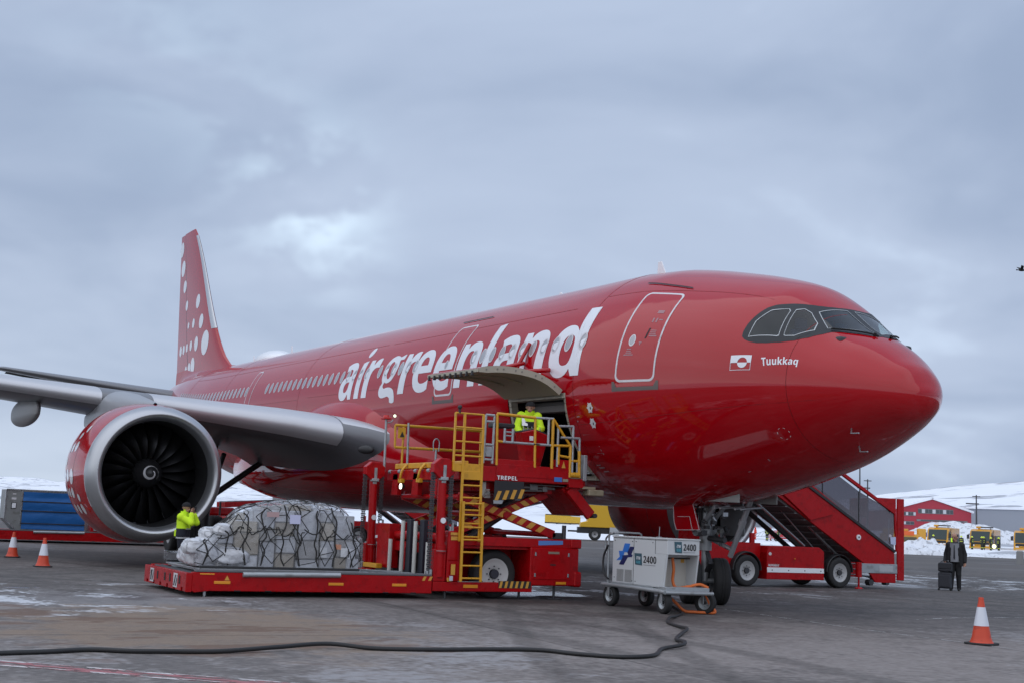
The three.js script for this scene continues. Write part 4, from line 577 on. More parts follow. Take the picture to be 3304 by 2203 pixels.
// ---------------------------------------------------------------- cargo loader docked at the forward hold (x: near side -7.5, z: away from the aircraft)
function recenter(g) { // moves a finished group's origin to the middle of its base
  g.updateMatrixWorld(true); const b = new THREE.Box3().setFromObject(g), c = V((b.min.x + b.max.x) / 2, b.min.y, (b.min.z + b.max.z) / 2); for (const k of g.children) k.position.sub(c); g.position.add(c); return g;
}
function chain(x, z, y0, y1, n, axis = 'z') { const o = []; for (let i = 0; i < n; i++) { const y = lerp(y0, y1, (i + .5) / n), h = (y1 - y0) / n; o.push(axis === 'z' ? box(x - .022, x + .022, y - h * .42, y + h * .42, z - (i % 2 ? .014 : .026), z + (i % 2 ? .014 : .026), 0) : 0); } return o; }
function loaderDeck(L, xn, xf, z0, z1) { // lowered main platform: side beams, end plate, roller bed
  const y0 = .11, y1 = .46;
  part('side_beam', poly([[z0, y0], [z1 - .35, y0], [z1 - .05, y0 - .03], [z1, y0], [z1, y1], [z0, y1]], .14).rotateY(-Math.PI / 2).translate(xn, 0, 0), MAT.redPaint, L);
  part('side_beam', poly([[z0, y0], [z1, y0], [z1, y1], [z0, y1]], .14).rotateY(-Math.PI / 2).translate(xf + .14, 0, 0), MAT.redPaint, L);
  // end plate with a castellated face
  const w = xn - xf, pts = [[0, y0 - .02]], n = 6; for (let i = 0; i < n; i++) { const a = w * (i + .5) / n; pts.push([a - .07, y0 - .02], [a - .07, y0 + .05], [a + .07, y0 + .05], [a + .07, y0 - .02]); } pts.push([w, y0 - .02], [w, y1 - .02], [0, y1 - .02]);
  const e = part('end_plate', poly(pts, .12).translate(xf, 0, z1), MAT.redPaint, L);
  part('end_slot', [.18, .34, .52, .64, .86].map((f) => box(xf + w * f - .05, xf + w * f + .05, y0 + .10, y0 + .26, z1 + .10, z1 + .128)), MAT.blackMatte, e);
  for (const f of [.20, .77]) { const p = part('chevron_plate', plate([xf + w * f - .15, y0 + .02, z1 + .12], [1, 0, 0], [0, 1, 0], rect(0, 0, .30, .27), .006), MAT.outline, e); void p; part('chevron_bar', [plate([xf + w * f - .15, y0 + .02, z1 + .12], [1, 0, 0], [0, 1, 0], [[.03, .03], [.1, .03], [.2, .24], [.13, .24]], .010), plate([xf + w * f - .15, y0 + .02, z1 + .12], [1, 0, 0], [0, 1, 0], [[.16, .03], [.23, .03], [.28, .14], [.28, .24]], .010)], MAT.black, e); }
  part('roller_bed', box(xf + .14, xn - .14, y1 - .12, y1 - .055, z0, z1), std(lin(.16, .165, .17), .5, .5, { map: scuffTone }), L);
  const rolls = []; for (let z = z0 + .2; z < z1 - .25; z += .26) rolls.push(rod([xf + .25, y1 - .045, z], [xn - .25, y1 - .045, z], .035, 8)); rolls.forEach((r) => part('conveyor_roller', r, MAT.galv, L));
  for (const dz of [.08, .2]) part('end_roller', rod([xf + .1, y1 - .06, z1 - dz], [xn - .1, y1 - .06, z1 - dz], .06, 12), MAT.black, L);
  // side guides on top of the beams
  part('side_guide', box(xn - .17, xn + .004, y1 + .002, y1 + .05, z0 + .02, z1 - .06), std(lin(.14, .14, .15), .5, .4), L);
  part('guide_tube', rod([xn + .02, y1 - .01, z0 + 2.05], [xn + .02, y1 - .03, z0 + 4.05], .05, 12), MAT.galv, L);
  // amber reflectors, notice triangle
  for (const z of [z1 - .42, z1 - .74 - 2.0, z0 + .9]) part('reflector', box(xn - .01, xn + .012, .245, .300, z - .32, z), MAT.amber, L);
  part('reflector', box(xn - .01, xn + .012, .415, .44, z1 - .42, z1 - .14), MAT.amber, L);
  part('warning_triangle', plate([xn, .315, z1 - .62], [0, 0, -1], [0, 1, 0], [[0, 0], [.1, 0], [.05, .09]], .006), MAT.hazardYellow, L);
  const notch = []; for (let z = z0 + .35; z < z1 - .8; z += .62) notch.push(box(xn - .02, xn + .004, y0 - .004, y0 + .02, z, z + .13)); part('lower_notch', notch, MAT.blackMatte, L);
  part('ground_jack', [rod([xn - .1, 0, z1 - .28], [xn - .1, .16, z1 - .28], .03, 8), rod([xf + .1, 0, z1 - .28], [xf + .1, .16, z1 - .28], .03, 8)], MAT.steel, L);
}
function hazardBar(L, parent, a, b, w, th, n, flip) { // arm with slanted yellow squares
  const A = V(...a), B = V(...b), d = B.clone().sub(A), len = d.length(); d.normalize(); const up = V(0, d.z, -d.y); if (up.y < 0) up.negate();
  const arm = part('scissor_arm', beam(a, b, th, w), MAT.redPaint, parent);
  for (let i = 0; i < n; i++) { const c = A.clone().addScaledVector(d, len * (.1 + .8 * (i + .5) / n)), s = len * .8 / n * .26, q = [[-s - (flip ? -1 : 1) * .05, -w * .40], [s - (flip ? -1 : 1) * .05, -w * .40], [s + (flip ? -1 : 1) * .05, w * .40], [-s + (flip ? -1 : 1) * .05, w * .40]]; part('hazard_stripe', plate([c.x + th / 2, c.y, c.z], [0, d.y, d.z], [0, up.y, up.z], q, new THREE.Vector3().crossVectors(d, up).x > 0 ? .006 : -.002, .004), MAT.hazardYellow, arm); }
  return arm;
}
{
  const L = thing('cargo_loader', 'red high-deck cargo loader with yellow ladder docked at the open cargo door', 'cargo loader');
  loaderDeck(L, -7.5, -10.85, 6.35, 11.37);
  // --- chassis beside the aircraft
  const X = -7.5;
  part('lower_sill', box(-7.66, X, .16, .355, 3.95, 6.33), MAT.redPaint, L); part('lower_sill', box(-11.2, -11.04, .16, .355, 3.0, 6.33), MAT.redPaint, L);
  part('top_beam', [box(-7.72, X - .02, 1.12, 1.31, 2.84, 5.95), box(-11.2, -11.0, 1.12, 1.31, 2.84, 5.95), box(-11.0, -7.72, 1.05, 1.25, 2.86, 3.05)], MAT.redPaint, L);
  const cab = part('chassis_cabinet', [box(-8.35, X, .30, 1.125, 2.78, 4.02, .03), box(-8.3, X + .01, 1.12, 1.32, 2.72, 3.0, .03), box(-8.3, X + .03, .28, .62, 2.70, 2.9, .05)], MAT.redPaint, L);
  const cd = part('cabinet_door', box(X - .01, X + .014, .44, 1.10, 3.0, 3.95, .008), MAT.redPaint, cab); void cd;
  for (const [z, y] of [[3.9, .98], [3.9, .53], [3.06, .98], [3.06, .53]]) part('door_hinge', box(X + .01, X + .03, y - .04, y + .04, z - .02, z + .02), MAT.steel, cab);
  part('name_plate', box(X + .01, X + .02, .99, 1.04, 3.3, 3.58), std(lin(.25, .2, .15), .5), cab); part('grille_slot', box(X + .01, X + .018, .74, .77, 3.38, 3.52), MAT.darkSeam, cab);
  part('blue_notice', plate([X - .02, 1.17, 3.82], [0, 0, -1], [0, 1, 0], [[0, 0], [.62, .03], [.62, .115], [0, .10]], .008), std(lin(.09, .22, .55), .5), L);
  part('reflector', box(X, X + .015, .335, .39, 3.1, 3.36), MAT.amber, cab); part('reflector', box(X, X + .015, .235, .30, 5.28, 5.62), MAT.amber, L);
  part('step_pad', plate([X, .24, 4.78], [0, 0, -1], [0, 1, 0], rect(0, 0, .8, .15), .004), MAT.black, L);
  for (let i = 0; i < 6; i++) part('hazard_stripe', plate([X, .245, 4.77 - i * .13], [0, 0, -1], [0, 1, 0], [[0, 0], [.06, 0], [.095, .14], [.035, .14]], .009), MAT.hazardYellow, L);
  part('wheel_well', [box(-8.6, -8.55, .3, 1.1, 3.9, 5.9, 0), box(-8.6, -7.6, 1.06, 1.11, 3.9, 5.9, 0)], MAT.redPaint, L);
  for (const x of [-7.95, -10.75]) { wheelParts(L, x, .52, 4.72, .52, .36, 'x', { rim: .33, dish: .55, hub: .95, rimMat: std(lin(.5, .5, .49), .55), hubMat: std(lin(.03, .032, .045), .5) }).name = 'wheel'; }
  for (const x of [-8.3, -10.4]) wheelParts(L, x, .3, 9.6, .3, .22, 'x', { rim: .17 }).name = 'wheel';
  part('axle', [rod([-10.75, .52, 4.72], [-7.95, .52, 4.72], .08), box(-10.6, -8.6, .42, .95, 3.1, 5.9)], MAT.darkSteel, L);
  part('ground_jack', [rod([-7.62, 0, 5.99], [-7.62, .2, 5.99], .03), rod([-7.7, .0, 3.28], [-7.7, .4, 3.28], .03), box(-7.78, -7.62, 0, .02, 3.1, 3.46), rod([-7.9, .0, 4.05], [-7.9, .3, 4.05], .03), rod([-7.0 - 4.1, 0, 3.3], [-11.1, .3, 3.3], .03)], MAT.darkSteel, L);
  part('engine_bay', [box(-10.6, -8.4, .35, 1.2, 2.9, 4.3)], MAT.redPaint, L);
  part('frame_cross', [box(-10.9, -7.7, .9, 1.12, 5.9, 6.05), box(-10.9, -7.7, 1.12, 1.2, 5.6, 5.9), rod([-10.9, 1.25, 6.0], [-7.7, 1.25, 6.0], .1, 12), box(-10.9, -10.2, .5, 1.5, 5.95, 6.2), box(-9.7, -9.4, .5, 1.0, 5.98, 6.15), box(-8.4, -8.2, .5, 1.0, 5.98, 6.15)], MAT.redPaint, L);
  part('rear_fitting', [box(-8.1, -7.9, 1.31, 1.45, 2.9, 3.25), rod([-7.9, 1.3, 2.95], [-7.9, 1.62, 2.95], .05), rod([-8.1, 1.42, 3.1], [-8.1, 1.42, 3.5], .02)], MAT.darkSteel, L);
  // --- lifting masts with heads and chains
  for (const x of [-7.56, -11.3]) {
    const m = part('lift_mast', [rod([x, .45, 6.17], [x, 2.6, 6.2], .095, 20), rod([x, .95, 6.17], [x, 1.12, 6.17], .115, 20)], MAT.redPaint, L);
    part('mast_base', [box(x - .16, x + .05, .36, 1.02, 6.05, 6.33), x > -9 ? box(x - .2, x + .06, .36, 1.32, 5.72, 6.03, .03) : null, x > -9 ? box(x - .18, x + .075, .78, 1.42, 5.74, 6.02, .04) : null], MAT.redPaint, m);
    const r = .245, oct = Array.from({ length: 8 }, (_, i) => { const a = (i + .5) * Math.PI / 4; return [r * Math.cos(a) / Math.cos(Math.PI / 8), r * .86 * Math.sin(a) / Math.cos(Math.PI / 8)]; });
    part('mast_head', poly(oct, .2, .015).rotateY(Math.PI / 2).translate(x - .1, 2.71, 6.2), MAT.redPaint, m);
    part('head_bracket', [box(x + .1, x + .125, 2.5, 2.78, 6.165, 6.235), box(x - .02, x + .13, 2.46, 2.53, 6.11, 6.29), box(x - .01, x + .1, 2.4, 2.46, 6.15, 6.25)], MAT.galv, m);
    for (const [dz, y0] of [[.215, .5], [.265, .5], [-.215, 1.55], [-.165, 1.45]]) part('lift_chain', chain(x + .03, 6.19 + dz, y0, 2.62, Math.round((2.62 - y0) / .045)), MAT.darkSteel, m);
    part('chain_anchor', [box(x, x + .06, 1.28, 1.5, 5.95, 6.0), box(x, x + .06, 1.4, 1.58, 5.9, 5.94), rod([x + .03, .95, 5.98], [x + .03, 1.3, 5.98], .012), box(x - .02, x + .06, .46, .6, 6.36, 6.42), box(x - .02, x + .06, .46, .57, 6.44, 6.49)], MAT.galv, m);
    part('mast_ring', rod([x, .985, 6.17], [x, .995, 6.17], .13, 20), MAT.galv, m);
    const dsc = new THREE.CylinderGeometry(.06, .06, .02, 20); dsc.rotateZ(Math.PI / 2); dsc.translate(x + .1, 1.62, 6.18); part('white_disc', dsc, MAT.white, m);
  }
  for (const b of [[X + .02, X + .028, 1.22, 1.30, 5.75, 5.97], [X + .02, X + .028, 1.32, 1.38, 5.78, 5.98], [X + .04, X + .05, .5, .72, 5.85, 5.95], [X + .02, X + .03, .36, .44, 5.92, 6.02]]) part('notice', box(...b), MAT.hazardYellow, L);
  part('first_aid_sign', box(X + .05, X + .056, .38, .48, 5.9, 5.98), std(lin(.5, .52, .6), .5), L);
  // stop posts at the head of the deck
  for (const [x, y] of [[-9.88, 1.16], [-9.23, 1.58], [-8.56, 1.58], [-7.9, 1.15]]) part('stop_roller', rod([x, .46, 6.3], [x, y, 6.3], .045, 14), std(lin(.62, .61, .57), .5), L);
  for (const x of [-9.06, -8.38]) part('dark_post', box(x - .11, x + .11, .42, 1.62, 6.14, 6.24), std(lin(.016, .018, .03), .5), L);
  part('hazard_block', box(-7.66, X - .005, .36, .46, 6.34, 6.6), MAT.black, L); for (let i = 0; i < 2; i++) part('hazard_stripe', plate([X - .005, .37, 6.58 - i * .14], [0, 0, -1], [0, 1, 0], [[0, 0], [.06, 0], [.1, .085], [.04, .085]], .006), MAT.hazardYellow, L);
  for (const [xa, xb] of [[-9.7, -8.9], [-9.3, -8.3]]) part('deck_rail', beam([xa, .47, 7.2], [xb, .475, 6.45], .06, .035), MAT.galv, L);
  part('yellow_bumper', box(-11.2, -10.4, .48, .58, 6.25, 6.4), MAT.yellow, L);
  // --- scissor lift under the bridge
  for (const x of [-7.95, -10.85]) { hazardBar(L, L, [x, 2.16, 5.62], [x, 1.40, 3.2], .19, .09, 8, false); hazardBar(L, L, [x - .12, 1.38, 5.62], [x - .12, 2.30, 3.35], .17, .08, 8, true); }
  part('scissor_pivot', [rod([-11.1, 1.80, 4.45], [-7.86, 1.80, 4.45], .07, 16), rod([-10.9, 1.40, 3.22], [-7.9, 1.40, 3.22], .06), rod([-10.9, 2.14, 5.6], [-7.9, 2.14, 5.6], .06)], MAT.redPaint, L);
  part('lift_cylinder', [rod([-9.4, 1.25, 5.0], [-9.4, 1.85, 4.0], .09, 14), rod([-9.4, 1.85, 4.0], [-9.4, 2.25, 3.4], .055, 12), rod([-8.6, 1.25, 5.0], [-8.6, 2.2, 3.5], .07, 12)], MAT.darkSteel, L);
  // --- bridge platform
  const B = part('bridge_platform', [box(-11.3, X, 2.52, 2.80, 3.08, 5.28, .02), box(-11.3, -7.8, 2.55, 2.75, 5.2, 5.72, .02)], MAT.redPaint, L);
  part('side_board', [box(X - .04, X + .012, 2.62, 2.88, 3.12, 4.95, .01), box(X - .2, X, 2.86, 2.99, 3.98, 4.98, .012), box(X - .04, X + .01, 2.5, 2.82, 4.97, 5.28, .01)], MAT.redPaint, B);
  part('lettering', textOn('TREPEL', [X + .013, 2.545, 4.93], [0, 0, -1], [0, 1, 0], .50, .085, .004), MAT.white, B);
  part('blue_plate', plate([X + .012, 2.57, 3.5], [0, 0, -1], [0, 1, 0], rect(0, 0, .2, .10), .006), std(lin(.05, .18, .55), .4), B); part('beige_plate', plate([X + .012, 2.58, 3.28], [0, 0, -1], [0, 1, 0], rect(0, 0, .14, .06), .006), MAT.beige, B);
  const bp = part('hanging_panel', poly([[4.25, 2.16], [4.98, 2.09], [4.98, 2.52], [4.25, 2.52]], .03).rotateY(-Math.PI / 2).translate(X + .015, 0, 0), std(lin(.018, .018, .022), .6), B);
  for (let i = 0; i < 4; i++) { const z = 4.97 - i * .19; part('hazard_stripe', plate([X + .016, 2.1 + i * .02, z], [0, 0, -1], [0, 1, 0], [[-.005, 0], [.085, 0], [.165, .2], [.075, .2]], .006), MAT.hazardYellow, bp); }
  part('panel_foot', poly([[4.78, 2.02], [4.98, 2.02], [4.99, 2.10], [4.74, 2.11]], .03).rotateY(-Math.PI / 2).translate(X + .012, 0, 0), MAT.galv, bp);
  const hz = []; for (let i = 0; i < 7; i++) { const s = i * .028; hz.push(tube([[X - .1, 2.48, 5.24 - s * .6], [X - .1, 2.3 + s * .2, 5.22 - s * .5], [X - .1, 2.16 + s, 5.18 - s * .3], [X - .1, 2.15 + s, 5.02 + s * .1]], .008, 14, 6)); } part('hose_loop', hz, std(lin(.4, .4, .38), .5), B);
  part('under_pipes', [rod([-7.8, 2.42, 4.2], [-7.8, 2.42, 3.3], .03), rod([-7.8, 2.34, 4.1], [-7.8, 2.36, 3.6], .02), box(-8.0, -7.75, 2.36, 2.5, 3.75, 3.95), box(-8.0, -7.75, 2.34, 2.46, 3.5, 3.62), rod([-7.7, 2.48, 3.9], [-7.7, 2.48, 3.1], .012)], std(lin(.2, .2, .2), .5, .5), B);
  part('under_bay', [box(-11, -7.9, 2.3, 2.5, 3.3, 3.5), box(-11, -7.9, 2.3, 2.5, 4.7, 4.9), box(-11, -10.7, 2.3, 2.5, 3.5, 4.7)], MAT.redPaint, B);
  part('deck_plate', box(-11.2, -7.7, 2.80, 2.815, 3.1, 5.7), std(lin(.12, .12, .125), .55, .5), B);
  // end face with stops, hooks and work lamp
  part('end_sill', box(-11.4, -7.55, 2.50, 2.74, 5.7, 5.82, .02), MAT.redPaint, B); part('yellow_sill', box(-11.15, -7.5, 2.77, 2.90, 5.62, 5.74, .02), MAT.yellow, B);
  for (const x of [-10.9, -9.75, -8.75]) part('end_stop', poly([[-.22, 0], [.12, 0], [.14, .5], [-.14, .5]], .12).rotateX(.0).translate(x, 2.16, 5.7), MAT.redPaint, B);
  for (const x of [-11.3, -10.75, -9.85, -9.15]) part('guide_roller', [rod([x, 2.71, 5.80], [x + .12, 2.71, 5.80], .045, 12)], MAT.galv, B);
  for (const x of [-10.45, -9.45]) part('yellow_hook', [tube([[x + .03, 2.86, 5.76], [x + .05, 2.72, 5.88], [x + .02, 2.56, 5.90], [x - .06, 2.5, 5.86]], .03, 12, 8), box(x - .12, x + .06, 2.44, 2.54, 5.80, 5.9)], MAT.yellow, B);
  const lg = new THREE.CylinderGeometry(.075, .055, .08, 20); lg.rotateX(Math.PI / 2); lg.translate(-10.38, 2.36, 5.86); part('work_lamp', lg, MAT.black, B); const lf = new THREE.CylinderGeometry(.065, .065, .012, 20); lf.rotateX(Math.PI / 2); lf.translate(-10.38, 2.36, 5.905); part('lamp_lens', lf, std(lin(.9, .88, .8), .2, 0, { emissive: lin(3.2, 3.0, 2.5) }), B);
  // red flap reaching down beside the fuselage
  part('docking_arm', [beam([-7.62, 2.44, 3.02], [-7.62, 1.86, 2.44], .1, .24), beam([-8.4, 2.46, 3.12], [-8.4, 1.90, 2.52], 1.4, .14)], MAT.redPaint, B);
  part('docking_roller', rod([-7.8, 1.86, 2.38], [-7.5, 1.86, 2.38], .05, 12), MAT.darkSteel, B);
  part('bumper_pad', [box(-11.2, -7.6, 2.42, 2.62, 2.62, 3.1), box(-7.9, -7.5, 2.46, 2.66, 2.72, 3.1)], MAT.redPaint, B);
  part('door_sill_fitting', [box(-7.75, -7.45, 2.30, 2.44, 2.2, 2.6, .03), box(-7.8, -7.5, 2.44, 2.5, 2.4, 2.75)], MAT.beige, B);
  // --- rails, gates and console
  const R = .028, rail = (name, segs, mat) => part(name, segs.map(([a, b, r]) => rod(a, b, r ?? R, 10)), mat, B);
  rail('guard_rail', [[[X, 2.85, 4.95], [X, 3.96, 4.98]], [[X, 3.96, 4.98], [X, 3.94, 4.03], .034], [[X, 2.85, 4.0], [X, 3.94, 4.03]], [[X, 2.85, 3.57], [X, 3.95, 3.57], .034], [[X, 3.95, 3.57], [X, 3.38, 3.10]], [[X, 3.38, 3.10], [X, 2.68, 3.10], .034], [[X, 3.36, 3.62], [X, 3.38, 3.10]], [[X, 3.37, 4.95], [X, 3.36, 4.83]], [[X, 3.36, 4.06], [X, 3.36, 3.9]]], MAT.yellow);
  rail('grey_rail', [[[X, 3.94, 4.03], [X, 3.95, 3.57]], [[X, 3.36, 4.83], [X, 3.36, 3.62]], [[X, 3.94, 3.68], [X, 3.36, 3.68]], [[X, 3.36, 4.78], [X, 3.66, 4.78]], [[X, 3.36, 4.58], [X, 3.66, 4.58]], [[X, 3.5, 4.78], [X, 3.5, 4.58], .016], [[X, 3.58, 4.78], [X, 3.58, 4.58], .016]], MAT.galv);
  rail('side_gate', [[[X - .05, 2.88, 5.25], [X - .05, 3.92, 5.23]], [[X - .05, 2.88, 5.03], [X - .05, 3.92, 5.02]], [[X - .05, 3.92, 5.23], [X - .05, 3.92, 5.02]], [[X - .05, 3.78, 5.23], [X - .05, 3.78, 5.02]], [[X - .05, 3.28, 5.24], [X - .05, 3.28, 5.02]], [[X - .05, 2.96, 5.24], [X - .05, 2.96, 5.02]]], MAT.galv);
  part('gate_box', box(X - .1, X - .02, 3.02, 3.24, 5.06, 5.2), MAT.galv, B);
  part('arm_rest', [box(X - .5, X - .12, 3.68, 3.78, 4.45, 4.95, .03)], MAT.black, B);
  rail('front_gate', [[[X, 2.7, 3.04], [X, 3.82, 3.04], .03], [[X, 3.82, 3.04], [X - .02, 3.8, 3.42]], [[X - .02, 3.8, 3.42], [X - .02, 2.9, 3.42]], [[X + .02, 3.55, 3.37], [X + .02, 3.56, 2.88]], [[X + .02, 3.56, 2.88], [X + .02, 3.2, 2.87]]], MAT.galv);
  rail('front_post', [[[X + .02, 3.28, 2.88], [X + .02, 2.68, 2.86], .036], [[X, 3.05, 3.1], [X + .02, 3.05, 2.87]], [[X, 2.74, 3.1], [X + .02, 2.74, 2.87], .06], [[X - .02, 3.35, 3.4], [X - .02, 2.95, 3.4], .04], [[X - .02, 3.15, 3.4], [X, 3.12, 3.1]]], MAT.yellow);
  part('side_locker', box(-7.75, X + .01, 2.86, 3.06, 3.13, 3.42, .012), MAT.redPaint, B); part('warning_triangle', plate([X + .01, 2.88, 3.32], [0, 0, -1], [0, 1, 0], [[0, 0], [.1, 0], [.05, .15]], .006), MAT.hazardYellow, B);
  part('grey_fender', box(-7.7, -7.46, 2.62, 3.2, 2.66, 2.76, .02), MAT.galv, B);
  const con = part('control_console', [poly([[3.99, 2.84], [3.66, 2.84], [3.52, 3.35], [3.46, 3.60], [3.84, 3.71], [4.16, 3.63], [4.08, 3.34]], .34, .02).rotateY(-Math.PI / 2).translate(-7.86, 0, 0)], MAT.redPaint, L);
  part('console_panel', poly([[3.48, 3.59], [3.84, 3.69], [4.14, 3.62], [4.16, 3.66], [3.84, 3.74], [3.46, 3.64]], .3, .008).rotateY(-Math.PI / 2).translate(-7.9, 0, 0), MAT.darkSteel, con);
  part('lever', Array.from({ length: 7 }, (_, i) => rod([-7.98 - (i % 3) * .06, 3.68, 3.62 + i * .07], [-7.98 - (i % 3) * .06, 3.78, 3.63 + i * .07], .012)), MAT.steel, con);
  part('console_notice', plate([-7.86, 3.46, 3.96], [0, 0, -1], [0, 1, 0], rect(0, 0, .1, .1), .008), MAT.white, con);
  part('console_foot', [box(-8.4, -7.9, 2.82, 2.9, 3.5, 4.4)], MAT.redPaint, con);
  rail('far_rail', [[[-11.3, 2.8, 5.5], [-11.3, 3.83, 5.5]], [[-11.3, 3.83, 5.72], [-11.3, 3.85, 3.3], .034], [[-11.3, 3.3, 5.70], [-11.3, 3.33, 3.3], .034], [[-11.3, 3.83, 5.72], [-11.3, 3.3, 5.70]], [[-11.3, 2.8, 3.4], [-11.3, 3.85, 3.4]]], MAT.yellow);
  part('warning_board', plate([-11.26, 3.52, 5.66], [0, 0, -1], [0, 1, 0], [[0, 0], [.2, 0], [.2, .26], [0, .26]], .01), MAT.yellow, B); part('board_symbol', plate([-11.26, 3.55, 5.63], [0, 0, -1], [0, 1, 0], [[.02, 0], [.14, 0], [.08, .14]], .016), MAT.black, B);
  for (const q of [[[-11.2, 2.8, 5.40], [-11.2, 3.9, 5.42]], [[-11.45, 2.7, 5.88], [-11.45, 4.0, 5.90], .03], [[-11.0, 2.75, 4.75], [-11.0, 3.3, 4.75]]]) rail('grey_stanchion', [q], MAT.galv);
  part('loop_handle', tube([[-11.0, 3.25, 4.82], [-11.0, 3.5, 4.82], [-11.0, 3.56, 4.75], [-11.0, 3.5, 4.68], [-11.0, 3.25, 4.68]], .014, 20, 6), MAT.galv, B);
  const beacon = part('beacon', [rod([-11.45, 4.0, 5.9], [-11.45, 4.06, 5.9], .09, 16, .07), box(-11.55, -11.35, 3.96, 4.01, 5.8, 6.0)], std(lin(.5, .02, .02), .35), B); const bl = new THREE.SphereGeometry(.035, 14, 10); bl.translate(-11.45, 4.06, 5.68); part('marker_lamp', bl, std(lin(.7, .8, .6), .3, 0, { emissive: lin(1.2, 1.5, 1.0) }), beacon);
  part('cable', tube([[-11.45, 3.96, 5.72], [-11.45, 3.9, 5.78], [-11.45, 3.88, 5.88]], .014, 10, 6), MAT.galv, beacon);
  // --- ladders on the near side
  const ladder = (segs, rungs, mat = MAT.yellow) => { const l = part('ladder', segs.map(([a, b]) => beam(a, b, .035, .055)), mat, L); for (const [a, b] of rungs) part('rung', rod(a, b, .02, 8), mat, l); return l; };
  const x1 = -7.36, rg = (y, za, zb, x = x1) => [[x, y, za], [x, y, zb]];
  ladder([[[x1, .37, 5.76], [x1, 2.04, 5.77]], [[x1, .37, 5.29], [x1, 2.04, 5.31]]], [.44, .70, .98, 1.24, 1.5, 1.76, 2.0].map((y) => rg(y, 5.76, 5.30)));
  const x2 = -7.43; ladder([[[x2, 1.2, 5.79], [x2, 3.9, 5.80]], [[x2, 1.2, 5.33], [x2, 3.9, 5.35]], [[x2, 2.68, 6.02], [x2, 3.9, 6.02]]], [[1.3, 5.79], [1.58, 5.79], [1.86, 5.79], [2.12, 5.79], [2.38, 5.79], [3.0, 6.02], [3.3, 6.02], [3.6, 6.02], [3.9, 6.02]].map(([y, z]) => rg(y, z, 5.34, x2)));
  part('ladder_plate', [box(x2 - .02, x2 + .012, 2.5, 2.68, 5.36, 5.78), box(x2 - .03, x2, 2.66, 2.84, 5.36, 6.02)], MAT.yellow, L);
  part('camera_head', [(() => { const s = new THREE.SphereGeometry(.05, 14, 10); s.translate(x2, 4.02, 5.93); return s; })(), rod([x2, 3.9, 5.93], [x2, 4.0, 5.93], .03)], MAT.black, L);
  part('toe_board', box(X - .015, X + .005, .355, .37, 5.2, 5.75), MAT.galv, L);
  recenter(L);
}
// ---------------------------------------------------------------- second loader at the rear hold, its deck down
{
  const L = thing('cargo_loader', 'far red cargo loader behind the engine carrying a blue curtained container', 'cargo loader');
  loaderDeck(L, -38.3, -41.6, 5.6, 15.2);
  part('rear_frame', [box(-41.4, -38.4, .5, 1.35, 4.4, 5.6), box(-41.5, -38.35, .15, .5, 3.6, 5.6), box(-40.6, -38.4, .45, 1.0, 7.0, 7.4), box(-38.6, -38.4, .5, 1.5, 6.9, 7.1)], MAT.redPaint, L);
  part('lift_mast', [rod([-38.4, .4, 5.5], [-38.4, 3.1, 5.5], .1), rod([-41.5, .4, 5.5], [-41.5, 3.1, 5.5], .1)], MAT.redPaint, L);
  part('bridge_platform', box(-41.5, -38.3, 2.6, 2.9, 2.95, 5.3), MAT.redPaint, L); part('scissor_arm', [beam([-38.7, .9, 5.2], [-38.7, 2.5, 3.1], .1, .2), beam([-38.8, 2.5, 5.2], [-38.8, .9, 3.1], .1, .2)], MAT.redPaint, L);
  part('fitting', Array.from({ length: 5 }, (_, i) => box(-38.5, -38.3, .55 + i * .16, .63 + i * .16, 7.12 - (i % 2) * .08, 7.28)), MAT.galv, L);
  part('tow_hitch', [box(-39.6, -38.6, .46, .95, 13.2, 14.6), box(-39.3, -38.7, .9, 1.2, 13.6, 14.4)], MAT.redPaint, L);
  recenter(L);
}
// ---------------------------------------------------------------- built-up pallet on the loader deck
const crinkle = dataTex(256, (u, v) => { const a = Math.abs(tn(u, v, 5, 6) - .5) * 2, b = Math.abs(tn(v + .3, u, 5, 11) - .5) * 2; return 1 - .6 * a - .4 * b; });
const WRAP = [[.58, .59, .62], [.46, .47, .50], [.36, .35, .34], [.46, .41, .33], [.36, .31, .24], [.64, .65, .68]].map((c, i) => phy(lin(...c), { roughness: .42, clearcoat: .7, clearcoatRoughness: .22, bumpMap: crinkle, bumpScale: .02, map: scuffTone }));
const FILM = phy(lin(.93, .94, .96), { roughness: .2, transmission: .93, thickness: 0, ior: 1.4, bumpMap: crinkle, bumpScale: .05 });
const ROPE = std(lin(.022, .021, .02), .9);
const envTop = (z) => mono([7.85, 7.98, 8.12, 8.3, 8.7, 9.2, 9.7, 10.15, 10.45, 10.7, 10.95, 11.15, 11.4, 11.6], [1.24, 1.28, 1.72, 1.84, 1.88, 1.90, 1.86, 1.76, 1.64, 1.40, 1.22, 1.06, .98, .76], z);
function lumpy(g, amp, freq, seed) { const N = makeNoise(seed), p = g.attributes.position; g = mergeVertices(g); const q = g.attributes.position, n = g.attributes.normal; for (let i = 0; i < q.count; i++) { const x = q.getX(i), y = q.getY(i), z = q.getZ(i), d = amp * (N.fbm(x * freq + z * .7, y * freq + z * freq, 4) ); q.setXYZ(i, x + n.getX(i) * d, y + n.getY(i) * d, z + n.getZ(i) * d); } g.computeVertexNormals(); void p; return g; }
